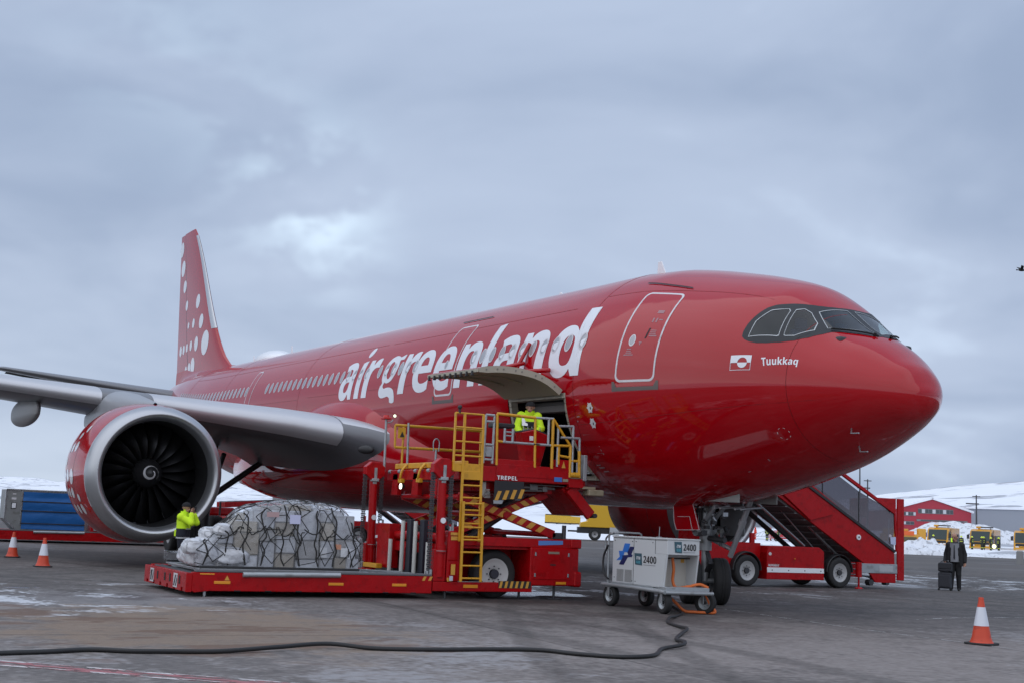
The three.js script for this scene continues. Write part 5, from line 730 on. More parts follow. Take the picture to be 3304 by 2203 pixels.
function sack(x, y, z, rx, ry, rz, seed) { let g = new THREE.SphereGeometry(1, 36, 24); g.deleteAttribute('uv'); g = mergeVertices(g); const N = makeNoise(seed), p = g.attributes.position; for (let i = 0; i < p.count; i++) { const a = p.getX(i), b = p.getY(i), c = p.getZ(i), r = 1 + .20 * N.fbm(a * 2 + c, b * 2 - c, 3) + .10 * Math.abs(N.fbm(a * 5 + c * 2, b * 5 + c * 3, 3)), e = (v) => Math.sign(v) * Math.abs(v) ** .75; p.setXYZ(i, x + e(a) * r * rx, Math.max(y - ry * .82, y + e(b) * r * ry), z + e(c) * r * rz); } g.computeVertexNormals(); g = g.toNonIndexed(); return boxUV(g, 1.2); }
{
  const stepped = (z) => .07 * Math.sin(Math.floor((z - 7.9) / .42) * 2.4) * smoothstep(z, 8.1, 8.3) * (1 - smoothstep(z, 10.2, 10.5));
  const P = thing('cargo_pallet', 'netted pallet of plastic-wrapped boxes lying on the lowered loader deck', 'cargo pallet'), r = rng(77), y0 = .575;
  part('pallet_base', [box(-10.22, -7.74, .468, .512, 7.93, 11.17, .01), box(-10.26, -7.70, .50, .53, 7.89, 11.21, .01)], std(lin(.45, .46, .47), .4, .7, { map: scuffTone }), P);
  part('edge_rail', [box(-7.74, -7.69, .528, .575, 7.9, 11.2, .008), box(-10.27, -10.22, .528, .575, 7.9, 11.2, .008)], MAT.black, P);
  // wrapped boxes, column by column
  let z = 8.0; const cols = []; while (z < 10.75) { const w = .30 + .28 * r(); cols.push([z, Math.min(z + w, 10.85)]); z += w; }
  for (const [za, zb] of cols) for (let row = 0; row < 4; row++) {
    const xa = -7.80 - row * .60 - .03 * r(), xb = xa - .57; let y = .53; const zs = row * .17, top = Math.min(envTop(clamp(za + .04 + zs, 8.2, 11.5)), envTop(clamp(zb - .04 + zs, 7.9, 11.5))) - (row === 0 ? .10 : 0) - .05 - .05 * r();
    while (y < top - .1) { let h = .20 + .36 * r(); if (y + h > top - .14) h = top - y; const inset = row === 0 ? (y > 1.15 ? .10 + .08 * r() : .02 * r()) : 0; const g = box(xb, xa - inset, y, y + h - .008, za + .006 + .02 * r(), zb - .006, .022), c = V((xa + xb) / 2, y, (za + zb) / 2); g.translate(-c.x, -c.y, -c.z); g.rotateY((r() - .5) * .05); g.translate(c.x, c.y, c.z); part('wrapped_box', g, WRAP[Math.floor(r() * 6)], P); y += h; }
  }
  for (const [x, y, zz, w, h, d] of [[-7.98, .98, 7.88, .38, .26, .30], [-7.95, .66, 7.90, .36, .24, .26], [-8.5, .75, 7.88, .5, .4, .26]]) part('wrapped_box', box(x - w / 2, x + w / 2, y - .13, y + h - .13, zz, zz + d, .02), WRAP[0], P);
  // sacks at the outer end
  const sacks = [[-8.15, .80, 11.0, .38, .30, .34], [-8.0, .92, 11.28, .24, .16, .2], [-8.7, .74, 11.0, .4, .22, .28], [-9.4, .72, 10.85, .45, .2, .3], [-8.05, .74, 10.55, .34, .22, .38], [-8.3, 1.12, 10.85, .28, .18, .24], [-9.1, .95, 10.6, .36, .22, .26], [-8.0, 1.26, 10.72, .22, .12, .16], [-9.9, .72, 10.6, .3, .2, .3]];
  sacks.forEach(([x, y, zz, a, b, c], i) => part('wrapped_sack', sack(x, y, zz, a, b, c, 900 + i), WRAP[i % 2 ? 5 : 0], P));
  // labels and address sheets taped on
  for (const [zz, y, w, h, c] of [[9.42, 1.43, .22, .18, [.55, .56, .75]], [8.42, .95, .12, .1, [.7, .25, .1]], [8.3, .8, .18, .18, [.75, .75, .75]], [8.75, .78, .15, .2, [.7, .7, .7]], [9.9, 1.55, .25, .1, [.45, .3, .3]], [8.15, .75, .16, .22, [.72, .73, .76]]]) part('address_label', box(-7.79, -7.775, y, y + h, zz - w, zz, 0), std(lin(...c), .6), P);
  // the film stretched over everything: perimeter u from the near edge over the top to the far edge
  const N = makeNoise(61), xn = (y, t) => -7.735 - .15 * smoothstep(y, 1.0, 1.85), sec = (zz, u) => {
    const end = smoothstep(zz, 11.75, 11.0) , t = envTop(clamp(zz, 7.86, 11.58)) - .01 + stepped(zz + .02 * N.n2(zz * 9, u * 20)), H = t - y0, W = 2.36, L = H + W + H, s = u * L; let x, y; void end;
    if (s < H) { y = y0 + s; x = xn(y); } else if (s < H + W) { const f = (s - H) / W; x = lerp(xn(t), -10.2, f); y = Math.min(t, envTop(clamp(zz + .6 * f, 8.3, 11.58)) - .01 + .4 * (zz < 8.2)); } else { y = Math.min(t - (s - H - W), envTop(clamp(zz + .6, 8.3, 11.58))); x = -10.2; }
    const rnd = .10 * Math.exp(-(((s - H) / .12) ** 2)); y -= rnd * .6; x -= rnd * .4; return V(x, y, zz);
  };
  const surf = (zz, u, off) => { const p = sec(zz, u), q = .035 * N.fbm(zz * 3 + u * 5, u * 14, 4) + .05 * N.fbm(zz * 1.2, u * 6, 2); const side = u < .28 ? V(1, 0, 0) : u > .72 ? V(-1, 0, 0) : V(0, 1, 0); return p.addScaledVector(side, q + off); };
  {
    const nu = 90, nz = 90, Q = [], U = [], I = []; for (let j = 0; j <= nz; j++) for (let i = 0; i <= nu; i++) { const zz = lerp(7.84, 11.28, j / nz), p = surf(zz, i / nu, .012);  Q.push(p.x, p.y, p.z); U.push(i / nu * 4, zz); } for (let j = 0; j < nz; j++) for (let i = 0; i < nu; i++) { const a = j * (nu + 1) + i; I.push(a, a + 1, a + nu + 1, a + 1, a + nu + 2, a + nu + 1); }
    const g = new THREE.BufferGeometry(); g.setAttribute('position', new THREE.Float32BufferAttribute(Q, 3)); g.setAttribute('uv', new THREE.Float32BufferAttribute(U, 2)); g.setIndex(I); g.computeVertexNormals(); part('plastic_film', g, FILM, P);
  }
  // rope net: jittered hexagons over the film, slack and knotted
  const ropes = [], rr = rng(5), node = new Map(), key = (i, j) => i * 1000 + j, at = (i, j) => { const k = key(i, j); if (!node.has(k)) node.set(k, [clamp(7.86 + i * .29 + (j % 2 ? .0 : .145) + (rr() - .5) * .16, 7.85, 11.3), clamp(.012 + j * .047 + (rr() - .5) * .022, 0.002, .98)]); return node.get(k); };
  const link = (a, b) => { const sag = (rr() - .5) * .05; const pts = [0, .5, 1].map((t) => surf(lerp(a[0], b[0], t), lerp(a[1], b[1], t), .022)); const mm = pts[0].clone().lerp(pts[2], .5); if (pts[1].distanceTo(mm) < .05) ropes.push(rod(pts[0], pts[2], .0085, 5)); else ropes.push(rod(pts[0], pts[1], .0085, 5), rod(pts[1], pts[2], .0085, 5)); void sag; };
  for (let j = 0; j < 20; j++) for (let i = 0; i < 12; i++) { if (rr() < .93) link(at(i, j), at(i, j + 1)); if ((i + j) % 2 === 0 && rr() < .9) link(at(i, j), at(i + (j % 2 ? -1 : 1) < 0 ? 0 : i + (j % 2 ? -1 : 1), j + 1)); else if (rr() < .2) link(at(i, j), at(i + 1, j)); }
  for (let k = 0; k < 9; k++) { const zz = 8.05 + k * .38 + (rr() - .5) * .1; const pts = []; for (let i = 0; i <= 8; i++) pts.push(surf(zz + (rr() - .5) * .12, .005 + i * .03, .024)); ropes.push(tube(pts, .016, 24, 5)); }
  // a slack loop of spare rope across the near face
  for (let k = 0; k < 9; k++) { const z0 = 10.9 - k * .3 + (rr() - .5) * .1, u0 = .12 + .05 * rr(); ropes.push(tube([0, .25, .5, .75, 1].map((t) => surf(z0 - t * (.25 + .2 * rr()), u0 - .05 * Math.sin(t * 3.14) * rr() + .03 * rr(), .03)), .012, 12, 5)); }
  part('cargo_net', ropes, ROPE, P).userData.kind = 'stuff';
  recenter(P);
}
// pallet standing in the doorway of the hold
{
  const P = thing('cargo_pallet', 'netted white cargo pallet standing in the open cargo doorway', 'cargo pallet'), r = rng(9), b = ac2w(-9.3, -2.13, 1.35), x0 = -9.2, x1 = -7.9 - .55;
  part('pallet_base', box(-9.9, x1 + .05, 2.83, 2.86, .2, 2.0), MAT.galv, P);
  for (let i = 0; i < 3; i++) for (let k = 0; k < 3; k++) part('wrapped_box', box(x0 + i * .25, x0 + i * .25 + .24, 2.87 + k * .3, 2.87 + k * .3 + .29, .9 + .05 * r(), 1.9 - k * .25, .02), WRAP[(i + k) % 6], P);
  const ropes = []; for (let i = 0; i < 5; i++) { const y = 2.9 + i * .2; ropes.push(rod([x1 + .03, y, 1.95 - i * .16], [x1 + .03, y + .22, 1.72 - i * .16], .012, 5), rod([x1 + .03, y + .22, 1.95 - i * .18], [x1 + .03, y, 1.6 - i * .12], .012, 5)); } part('cargo_net', ropes, ROPE, P).userData.kind = 'stuff'; void b;
  recenter(P);
}
// blue curtained container on the far loader
{
  const C = thing('air_freight_container', 'grey air freight container with a blue curtain and black straps behind the engine', 'container'), x = -38.75, y0 = .48, z0 = 7.6, z1 = 10.75, H = 1.62;
  const prof = [[z0, 0], [z1 - .45, 0], [z1, .45], [z1, H], [z0, H]];
  part('shell', poly(prof, 1.5, .012).rotateY(-Math.PI / 2).translate(x, y0, 0), std(lin(.30, .31, .31), .45, .55, { map: scuffTone }), C);
  part('frame', [beam([x, y0 + H, z0], [x, y0 + H, z1], .06, .06), beam([x, y0 + H, z1], [x, y0 + .45, z1], .05, .05), beam([x, y0 + .45, z1], [x, y0 + .02, z1 - .45], .05, .05), beam([x, y0 + H, z1 - .62], [x, y0 + .2, z1 - .62], .04, .04), beam([x, y0 + H, z0], [x, y0, z0], .05, .05)], MAT.steel, C);
  const cur = new THREE.PlaneGeometry(z1 - .66 - z0, H - .12, 60, 30); { const p = cur.attributes.position, N = makeNoise(31); for (let i = 0; i < p.count; i++) { const u = p.getX(i), v = p.getY(i); p.setZ(i, .03 + .035 * Math.abs(Math.sin(v * 5.9)) + .03 * N.fbm(u * 1.3 + v * 2, v * 2.2 - u, 4)); } cur.computeVertexNormals(); cur.rotateY(Math.PI / 2); cur.translate(x + .01, y0 + H / 2 - .01, (z0 + z1 - .66) / 2); }
  const c = part('curtain', cur, std(lin(.006, .11, .36), .55), C, 'blue curtain'); for (const y of [.28, .78, 1.16]) part('strap', box(x + .07, x + .10, y0 + y - .022, y0 + y + .022, z0, z1 - .6, .006), MAT.black, c);
  part('label_pocket', box(x + .005, x + .02, y0 + .85, y0 + 1.1, z1 - .42, z1 - .22), MAT.blackMatte, C); part('label', box(x + .018, x + .026, y0 + .88, y0 + 1.08, z1 - .4, z1 - .25), MAT.white, C); part('stencil', [box(x + .004, x + .01, y0 + 1.42, y0 + 1.47, z1 - .38, z1 - .25), box(x + .004, x + .01, y0 + 1.22, y0 + 1.3, z1 - .4, z1 - .22)], MAT.outline, C);
  recenter(C);
}
// ---------------------------------------------------------------- ground power unit
{
  const G = thing('ground_power_unit', 'light grey ground power cart on four wheels beside the nose wheel', 'power cart', [-3.84, 0, 3.02], -.05);
  // own axes: a = back along the side (negative x), b = across (negative z); near corner at the origin
  const body = phy(lin(.54, .56, .57), { roughness: .42, clearcoat: .3, clearcoatRoughness: .2 }), LA = 2.1, LB = .76, y0 = .49, y1 = 1.43, SL = .11;
  const side = [[-LA, y0], [-SL, y0], [0, 1.14], [0, y1], [-LA, y1]];
  const H = part('housing', poly([[-LA, y0], [-SL - .42, y0], [-.42, 1.14], [-.42, y1], [-LA, y1]], LB, .012).translate(0, 0, -LB), body, G);
  part('side_cheek', poly([[-.43, 1.14], [-.43 - SL, y0], [-SL, y0], [0, 1.14]], .03, .004).translate(0, 0, -.03), body, H); part('side_cheek', poly([[-.43, 1.14], [-.43 - SL, y0], [-SL, y0], [0, 1.14]], .03, .004).translate(0, 0, -LB), body, H);
  part('top_box', box(-.43, 0, 1.14, y1, -LB, 0, .012), body, H); part('lid', box(-LA - .015, .015, y1, y1 + .03, -LB - .015, .015, .01), body, H);
  part('recess_panel', box(-.46, -.43, y0, 1.14, -LB + .03, -.03, 0), std(lin(.46, .44, .40), .5), H);
  part('seam', [box(-LA * .5 - .205, -LA * .5 - .195, y0, y1, -.002, .003, 0), box(-.435, -.428, 1.14, y1, -.002, .003, 0), box(-LA, 0, y1 - .02, y1 - .014, -.002, .003, 0)], MAT.black, H);
  part('side_panel', plate([0, 0, 0], [1, 0, 0], [0, 1, 0], [[-LA + .02, y0 + .02], [-LA * .5 - .22, y0 + .02], [-LA * .5 - .22, y1 - .04], [-LA + .02, y1 - .04]], .005), body, H); part('side_panel', plate([0, 0, 0], [1, 0, 0], [0, 1, 0], [[-LA * .5 - .18, y0 + .02], [-.01 - SL - .02, y0 + .02], [-.02, 1.12], [-.02, 1.13], [-.45, 1.13], [-.45, y1 - .04], [-LA * .5 - .18, y1 - .04]], .005), body, H);
  // the two-tone arrow emblem
  const em = (pts, c) => part('emblem', plate([-LA + .14, .93, 0], [1, 0, 0], [0, 1, 0], pts, .009), c, H); const sc = 1.35;
  em([[.02, .02], [.20, .04], [.26, .20], [.36, .20], [.42, .38], [.26, .38], [.20, .22], [.09, .22], [.12, .10]].map(([a, b]) => [a * sc, b]), std(lin(.02, .16, .55), .4)); em([[.10, -.06], [.24, -.06], [.36, .10], [.48, .11], [.50, .16], [.46, .16], [.54, .32], [.42, .32], [.34, .20], [.37, .15], [.19, .13], [.2, .08]].map(([a, b]) => [a * sc, b]), std(lin(.006, .02, .10), .4));
  const sign = (o, ux, w, kx = 1) => { const u = V(...ux).normalize(), at = (d, y) => [o[0] + u.x * d, y, o[2] + u.z * d]; part('maker_badge', plate(o, ux, [0, 1, 0], [[0, .0], [.15, -.01], [.135, .19], [-.02, .19]].map(([a, b]) => [a * w * kx, b * w]), .009), std(lin(.04, .10, .13), .4), H); part('badge_text', textOn('iTW', at(.03 * w * kx, o[1] + .085 * w), ux, [0, 1, 0], .085 * w * kx, .055 * w, .013), MAT.white, H); part('badge_text', textOn('GSE', at(.03 * w * kx, o[1] + .02 * w), ux, [0, 1, 0], .085 * w * kx, .045 * w, .013), std(lin(.1, .4, .5), .5), H); part('model_number', textOn('2400', at(.175 * w * kx, o[1] + .035 * w), ux, [0, 1, 0], .27 * w * kx, .12 * w, .009), MAT.black, H); part('small_line', plate(at(.175 * w * kx, o[1]), ux, [0, 1, 0], rect(0, 0, .25 * w * kx, .010), .008), std(lin(.2, .2, .22), .5), H); };
  sign([-LA * .5 - .13, .90, 0], [1, 0, 0], 1.2, 1.5); sign([0, 1.19, -.18], [0, 0, -1], 1.1);
  // louvres
  for (const [x0, x1] of [[-LA + .2, -LA + .47], [-LA + .52, -LA + .8]]) for (let i = 0; i < 12; i++) part('louvre', box(x0, x1, .535 + i * .021, .545 + i * .021, .004, .013, 0), std(lin(.22, .23, .23), .5), H);
  for (const [x, y] of [[-2.0, 1.36], [-1.3, 1.36], [-1.16, 1.36], [-.52, 1.36], [-2.0, .6], [-1.3, .56], [-1.16, .56]]) part('panel_lock', rod([x, y, .0], [x, y, .012], .012), MAT.darkSteel, H);
  // undercarriage
  part('platform', [box(-LA - .1, 0, .40, .47, -LB - .1, .06), box(-.14, .14, .43, .52, -LB - .16, .10, .01), box(-LA - .05, -.5, .47, .49, -LB, 0)], MAT.galv, G);
  part('bumper_tube', [tube([[-LA - .2, .44, .12], [-LA * .6, .44, .13], [-.06, .43, .13]], .038, 16, 10), rod([.18, .42, .14], [.20, .41, -LB - .2], .038, 12), rod([-.06, .43, .13], [.18, .42, .14], .038)], MAT.galv, G);
  for (const [x, z, s] of [[-LA + .02, .0, .1], [-.03, .0, -.05], [-.05, -LB - .22, .5], [-LA + .02, -LB - .1, .1]]) { const w = wheelParts(G, x, .22, z + .02, .22, .14, 'z', { rim: .13, dish: .2, steer: s, rimMat: MAT.galv }); w.name = 'wheel'; part('fork', [box(x - .04, x + .04, .2, .42, z + .085, z + .105), box(x - .04, x + .04, .2, .42, z - .075, z - .055), box(x - .1, x + .1, .38, .42, z - .1, z + .12)], MAT.galv, G); }
  // handle frame and cable hook on the far end
  part('handle_frame', [tube([[-LA - .14, .47, .02], [-LA - .14, 1.3, .02], [-LA - .12, 1.47, .02], [-LA + .02, 1.50, .0]], .022, 20, 8), tube([[-LA - .14, .47, -LB], [-LA - .14, 1.3, -LB], [-LA - .12, 1.5, -LB], [-LA - .12, 1.52, -LB + .2], [-LA - .12, 1.52, -.2], [-LA - .12, 1.5, .0]], .022, 28, 8), tube([[-LA - .16, 1.0, .0], [-LA - .3, 1.15, .0], [-LA - .3, 1.38, .0], [-LA - .16, 1.47, .0]], .02, 16, 8)], MAT.galv, G);
  part('coiled_cable', [tube([[-LA - .1, 1.25, .06], [-LA - .26, 1.0, .07], [-LA - .22, .66, .07], [-LA - .06, .55, .06]], .022, 20, 8)], MAT.black, G);
  part('antenna', [rod([-1.1, y1, -.5], [-1.08, y1 + .25, -.5], .008), box(-1.14, -1.06, y1 + .03, y1 + .05, -.54, -.46)], MAT.steel, G);
  part('orange_cable', [tube([[-.30, 1.08, -.32], [-.28, .85, -.34], [-.30, .62, -.34], [-.22, .50, -.36], [-.05, .53, -.55], [.05, .58, -.75], [.12, .52, -.9]], .03, 40, 10)], std(lin(.62, .14, .025), .5), G); part('orange_cable', tube([[-.40, 1.0, -.14], [-.43, .8, -.10], [-.47, .55, -.04]], .025, 16, 8), std(lin(.40, .13, .04), .55), G); part('crossbar', rod([-.3, 1.07, -LB + .02], [-.3, 1.07, -.02], .014), MAT.black, G);
  part('yellow_tag', [box(-.428, -.422, .98, 1.06, -.16, -.08), box(-.428, -.422, .98, 1.06, -LB + .08, -LB + .16)], MAT.hazardYellow, H);
  void side;
}
// orange supply leads lying by the wheel
single('orange_supply_cable', tube([[-4.25, .40, 2.80], [-4.1, .22, 2.62], [-4.0, .05, 2.45], [-3.9, .035, 2.28], [-3.78, .035, 2.06], [-3.68, .05, 1.94], [-3.74, .2, 2.02], [-3.8, .38, 2.1], [-3.86, .46, 2.2]], .03, 80, 8), std(lin(.60, .13, .025), .5), 'orange cable hanging under the grey power cart onto the ground', 'cable');
single('ground_power_cable', tube([[3.3, .028, 19.5], [2.4, .028, 17.2], [2.0, .028, 15.96], [1.9, .028, 15.47], [1.74, .028, 14.94], [1.94, .028, 14.57], [2.02, .028, 14.1], [2.07, .028, 13.61], [1.86, .05, 12.79], [1.65, .06, 12.07], [1.91, .028, 11.6], [2.13, .028, 10.85], [2.18, .028, 9.99], [2.35, .028, 9.4], [2.77, .028, 9.19], [3.2, .028, 8.77], [3.13, .028, 8.24], [2.32, .028, 7.47], [2.12, .05, 7.01], [1.86, .06, 6.76], [1.14, .028, 6.39], [.43, .028, 5.8], [-.16, .06, 5.23], [-.96, .028, 4.82], [-1.71, .028, 4.5], [-2.27, .06, 4.07], [-3.0, .028, 3.4], [-3.9, .028, 2.6], [-4.6, .12, 2.4]], .027, 260, 10), std(lin(.016, .016, .017), .6, 0, { bumpMap: fineBump, bumpScale: .004 }), 'thick black power cable snaking across the foreground tarmac', 'cable');
// ---------------------------------------------------------------- traffic cones
{
  const P = (r, y) => new THREE.Vector2(r, y), orange = phy(lin(.62, .06, .02), { roughness: .5, map: scuffTone }), band = std(lin(.62, .64, .70), .45, .1);
  const lab = ['orange and white traffic cone standing alone on the right foreground tarmac', 'orange and white traffic cone left of the engine, the nearer of the pair', 'orange and white traffic cone at the left edge, the farther of the pair'];
  [[2.08, .99, 1], [-18.1, 12.4, .98], [-23.6, 12.4, .98]].forEach(([x, z, s], i) => {
    const c = thing('traffic_cone', lab[i], 'cone', [x, 0, z], i * 1.3 + .3, 'traffic cones round the aircraft'); c.scale.setScalar(s);
    const R = (y) => lerp(.165, .035, (y - .04) / .71);
    part('cone_body', new THREE.LatheGeometry([P(.19, .035), P(.172, .06), P(R(.12), .12), P(R(.28), .28), P(R(.58), .58), P(R(.73), .73), P(.03, .75), P(.02, .745)], 36), orange, c); part('reflective_sleeve', new THREE.LatheGeometry([P(R(.30) + .003, .30), P(R(.60) + .003, .60)], 36), band, c);
    const b = poly(roundRect(-.22, -.22, .22, .22, .06), .035, .01); b.rotateX(-Math.PI / 2); part('rubber_base', b, MAT.rubber, c); part('top_rim', new THREE.LatheGeometry([P(.042, .70), P(.042, .745), P(.03, .755)], 24), orange, c);
  });
}
// ---------------------------------------------------------------- passenger stairs
function passengerStairs(label, dx, dz, detail) {
  const S = thing('passenger_stairs', label, 'stair truck'), X = -14.0 + dx, Z = (z) => z + dz, T = 2.2; // near side plane, width to the far side
  const red = MAT.redPaint, zy = (pts, th, x, mat, name, parent, b = .012) => part(name, poly(pts.map(([z, y]) => [Z(z), y]), th, b).rotateY(-Math.PI / 2).translate(x, 0, 0), mat, parent ?? S);
  // vehicle
  zy([[-8.0, .24], [-8.0, 1.05], [-8.08, 1.25], [-10.1, 1.25], [-10.3, 1.12], [-10.3, .24]], .8, X, red, 'body_box'); part('white_stripe', box(X - .01, X + .012, .45, .6, Z(-10.29), Z(-8.01)), MAT.white, S);
  if (detail) { part('stripe_bolt', Array.from({ length: 4 }, (_, i) => rod([X, .52, Z(-8.2 - i * .65)], [X + .02, .52, Z(-8.2 - i * .65)], .02)), MAT.darkSteel, S); part('lettering', textOn('RUNWAY', [X + .004, .63, Z(-8.06)], [0, 0, -1], [0, 1, 0], .42, .07, .006), MAT.white, S); part('side_marker', [box(X, X + .02, .86, .9, Z(-9.12), Z(-9.08))], MAT.amber, S); part('sticker', plate([X, .96, Z(-8.06)], [0, 0, -1], [0, 1, 0], ellipse(.06, .05, .06, .05, 12), .006), MAT.outline, S); }
  zy([[-5.6, .55], [-5.6, 1.0], [-6.0, 1.0], [-6.05, 1.62], [-6.42, 1.62], [-6.45, 1.3], [-6.9, 1.32], [-8.0, 1.32], [-8.0, .5]], 1.6, X - .3, red, 'front_frame'); zy([[-6.6, .3], [-12.2, .3], [-12.2, .62], [-6.6, .62]], .5, X - .85, MAT.redPaint, 'chassis_rail'); part('post', box(X - .5, X - .4, 1.2, 1.62, Z(-7.85), Z(-7.7)), red, S);
  for (const z of [-7.35, -11.08]) for (const x of [X - .25, X - T + .25]) { const w = wheelParts(S, x, .48, Z(z), .48, .30, 'x', { rim: .29, dish: .55, hub: .9, rimMat: std(lin(.42, .42, .42), .5, .2) }); w.name = 'wheel'; if (x > X - 1) { const f = new THREE.TorusGeometry(.54, .03, 8, 24, Math.PI); f.rotateY(Math.PI / 2); f.scale(5, 1, 1); f.translate(x, .5, Z(z)); part('mudguard', f, MAT.black, S); } }
  // stair flight: side cheeks, treads, glazed balustrade, red hand rail
  const flight = [[-13.35, .22], [-12.45, .22], [-11.98, .80], [-9.62, 2.10], [-6.0, 4.15], [-4.0, 5.0], [-4.0, 5.35], [-5.6, 5.25], [-9.95, 3.10], [-13.30, 1.16]];
  for (const x of [X, X - T + .08]) zy(flight, .08, x, red, 'side_cheek');
  zy([[-9.68, 2.08], [-8.62, 2.80], [-4.6, 4.6], [-4.6, 5.0], [-6.6, 4.55], [-9.35, 3.15], [-10.62, 2.3]], .06, X + .065, red, 'upper_cheek'); zy([[-9.6, 2.10], [-6.1, 3.85], [-6.0, 4.1], [-9.5, 2.3]], T - .2, X - .1, std(lin(.16, .16, .165), .6, .4), 'flight_underside'); zy([[-12.0, .82], [-9.7, 2.08], [-9.6, 2.3], [-12.0, 1.0]], T - .2, X - .1, std(lin(.16, .16, .165), .6, .4), 'flight_underside');
  const steps = 24; for (let i = 0; i < steps; i++) { const t = i / (steps - 1); part('tread', box(X - T + .1, X - .1, lerp(.36, 4.75, t), lerp(.36, 4.75, t) + .03, Z(lerp(-13.2, -4.6, t)), Z(lerp(-13.2, -4.6, t) + .3)), MAT.galv, S); }
  const gl = phy(lin(.30, .29, .33), { roughness: .06, transmission: .72, thickness: 0, ior: 1.45 });
  for (const x of [X - .02, X - T + .06]) {
    const n = 5; for (let i = 0; i < n; i++) { const t0 = i / n, t1 = (i + 1) / n, zb0 = lerp(-13.30, -5.6, t0), zb1 = lerp(-13.30, -5.6, t1), yb0 = lerp(1.22, 5.28, t0), yb1 = lerp(1.22, 5.28, t1), h = (t) => 1.05 + (t < .12 ? .2 : 0); zy([[zb0, yb0], [zb1, yb1], [zb1, yb1 + h(t1)], [zb0, yb0 + h(t0)]], .014, x, gl, 'glass_panel', S, .002); part('glazing_bar', beam([x - .007, yb1, Z(zb1)], [x - .007, yb1 + 1.05, Z(zb1)], .03, .04), MAT.black, S); }
    part('hand_rail', [beam([x, 2.46, Z(-13.32)], [x, 6.35, Z(-5.6)], .09, .11), beam([x, 1.2, Z(-13.42)], [x, 2.46, Z(-13.32)], .07, .07)], red, S); part('dark_sill', beam([x + .02, 1.2, Z(-13.32)], [x + .02, 5.26, Z(-5.6)], .08, .09), MAT.black, S);
  }
  for (const x of [X - .04, X - T]) part('end_board', box(x, x + .06, .28, 2.92, Z(-13.72), Z(-13.42), .02), red, S); zy([[-13.4, 2.5], [-13.4, 2.92], [-12.6, 2.92], [-13.1, 2.45]], .06, X - .02, red, 'end_gusset'); part('end_sign', box(X - T - .3, X - T + .3, 2.3, 2.95, Z(-14.0), Z(-13.8), .05), red, S);
  if (detail) { part('paper_notice', plate([X + .0, 1.42, Z(-13.12)], [0, 0, -1], [0, 1, 0], [[0, .02], [.22, 0], [.22, .26], [-.02, .24]], .02), std(lin(.5, .56, .75), .6), S); const d = new THREE.CylinderGeometry(.085, .085, .04, 20); d.rotateZ(Math.PI / 2); d.translate(X + .02, 1.62, Z(-11.72)); const rd = part('round_lamp', d, MAT.white, S); const e = new THREE.CylinderGeometry(.03, .03, .05, 12); e.rotateZ(Math.PI / 2); e.translate(X + .025, 1.62, Z(-11.72)); part('lamp_centre', e, MAT.black, rd); }
  part('outrigger_beam', [box(X - .02, X + .03, .50, .80, Z(-13.4), Z(-11.85), .01)], MAT.galv, S); part('outrigger_web', box(X + .02, X + .04, .55, .75, Z(-13.2), Z(-12.6)), MAT.greyPaint, S); part('outrigger_jack', [rod([X, .36, Z(-11.75)], [X, .84, Z(-11.75)], .1, 16), rod([X, .05, Z(-11.75)], [X, .4, Z(-11.75)], .03), rod([X, 0, Z(-11.75)], [X, .05, Z(-11.75)], .14, 16, .1)], red, S);
  part('lower_skirt', box(X - .3, X + .01, .2, .5, Z(-13.35), Z(-12.5)), red, S); part('tow_bar', [beam([X - .1, .42, Z(-11.9)], [X - .1, .28, Z(-12.8)], .05, .05), rod([X - .2, .2, Z(-12.3)], [X, .2, Z(-12.3)], .1, 14), rod([X - .2, .2, Z(-13.0)], [X, .2, Z(-13.0)], .08, 14)], MAT.darkSteel, S);
  // lifting rams
  part('lift_ram', [rod([X - .5, .95, Z(-11.4)], [X - .5, 2.76, Z(-8.94)], .06, 12), rod([X - .7, 1.2, Z(-10.5)], [X - .7, 2.72, Z(-8.7)], .028, 12), rod([X - .6, 1.28, Z(-10.0)], [X - .6, 2.6, Z(-8.0)], .05, 12), rod([X - .5, 2.76, Z(-8.94)], [X - .5, 3.6, Z(-7.7)], .035, 12)], MAT.steel, S); part('ram_beam', [beam([X - 1.0, 1.15, Z(-10.3)], [X - 1.0, 3.4, Z(-6.8)], .1, .14), beam([X - 1.6, 1.15, Z(-10.3)], [X - 1.6, 3.4, Z(-6.8)], .1, .14)], MAT.black, S);
  return recenter(S);
}
passengerStairs('red passenger stairs truck with tinted glass sides seen under the nose', 0, 0, true);
passengerStairs('farther red passenger stairs truck behind the loader masts under the belly', -35.2, -1.6, false);
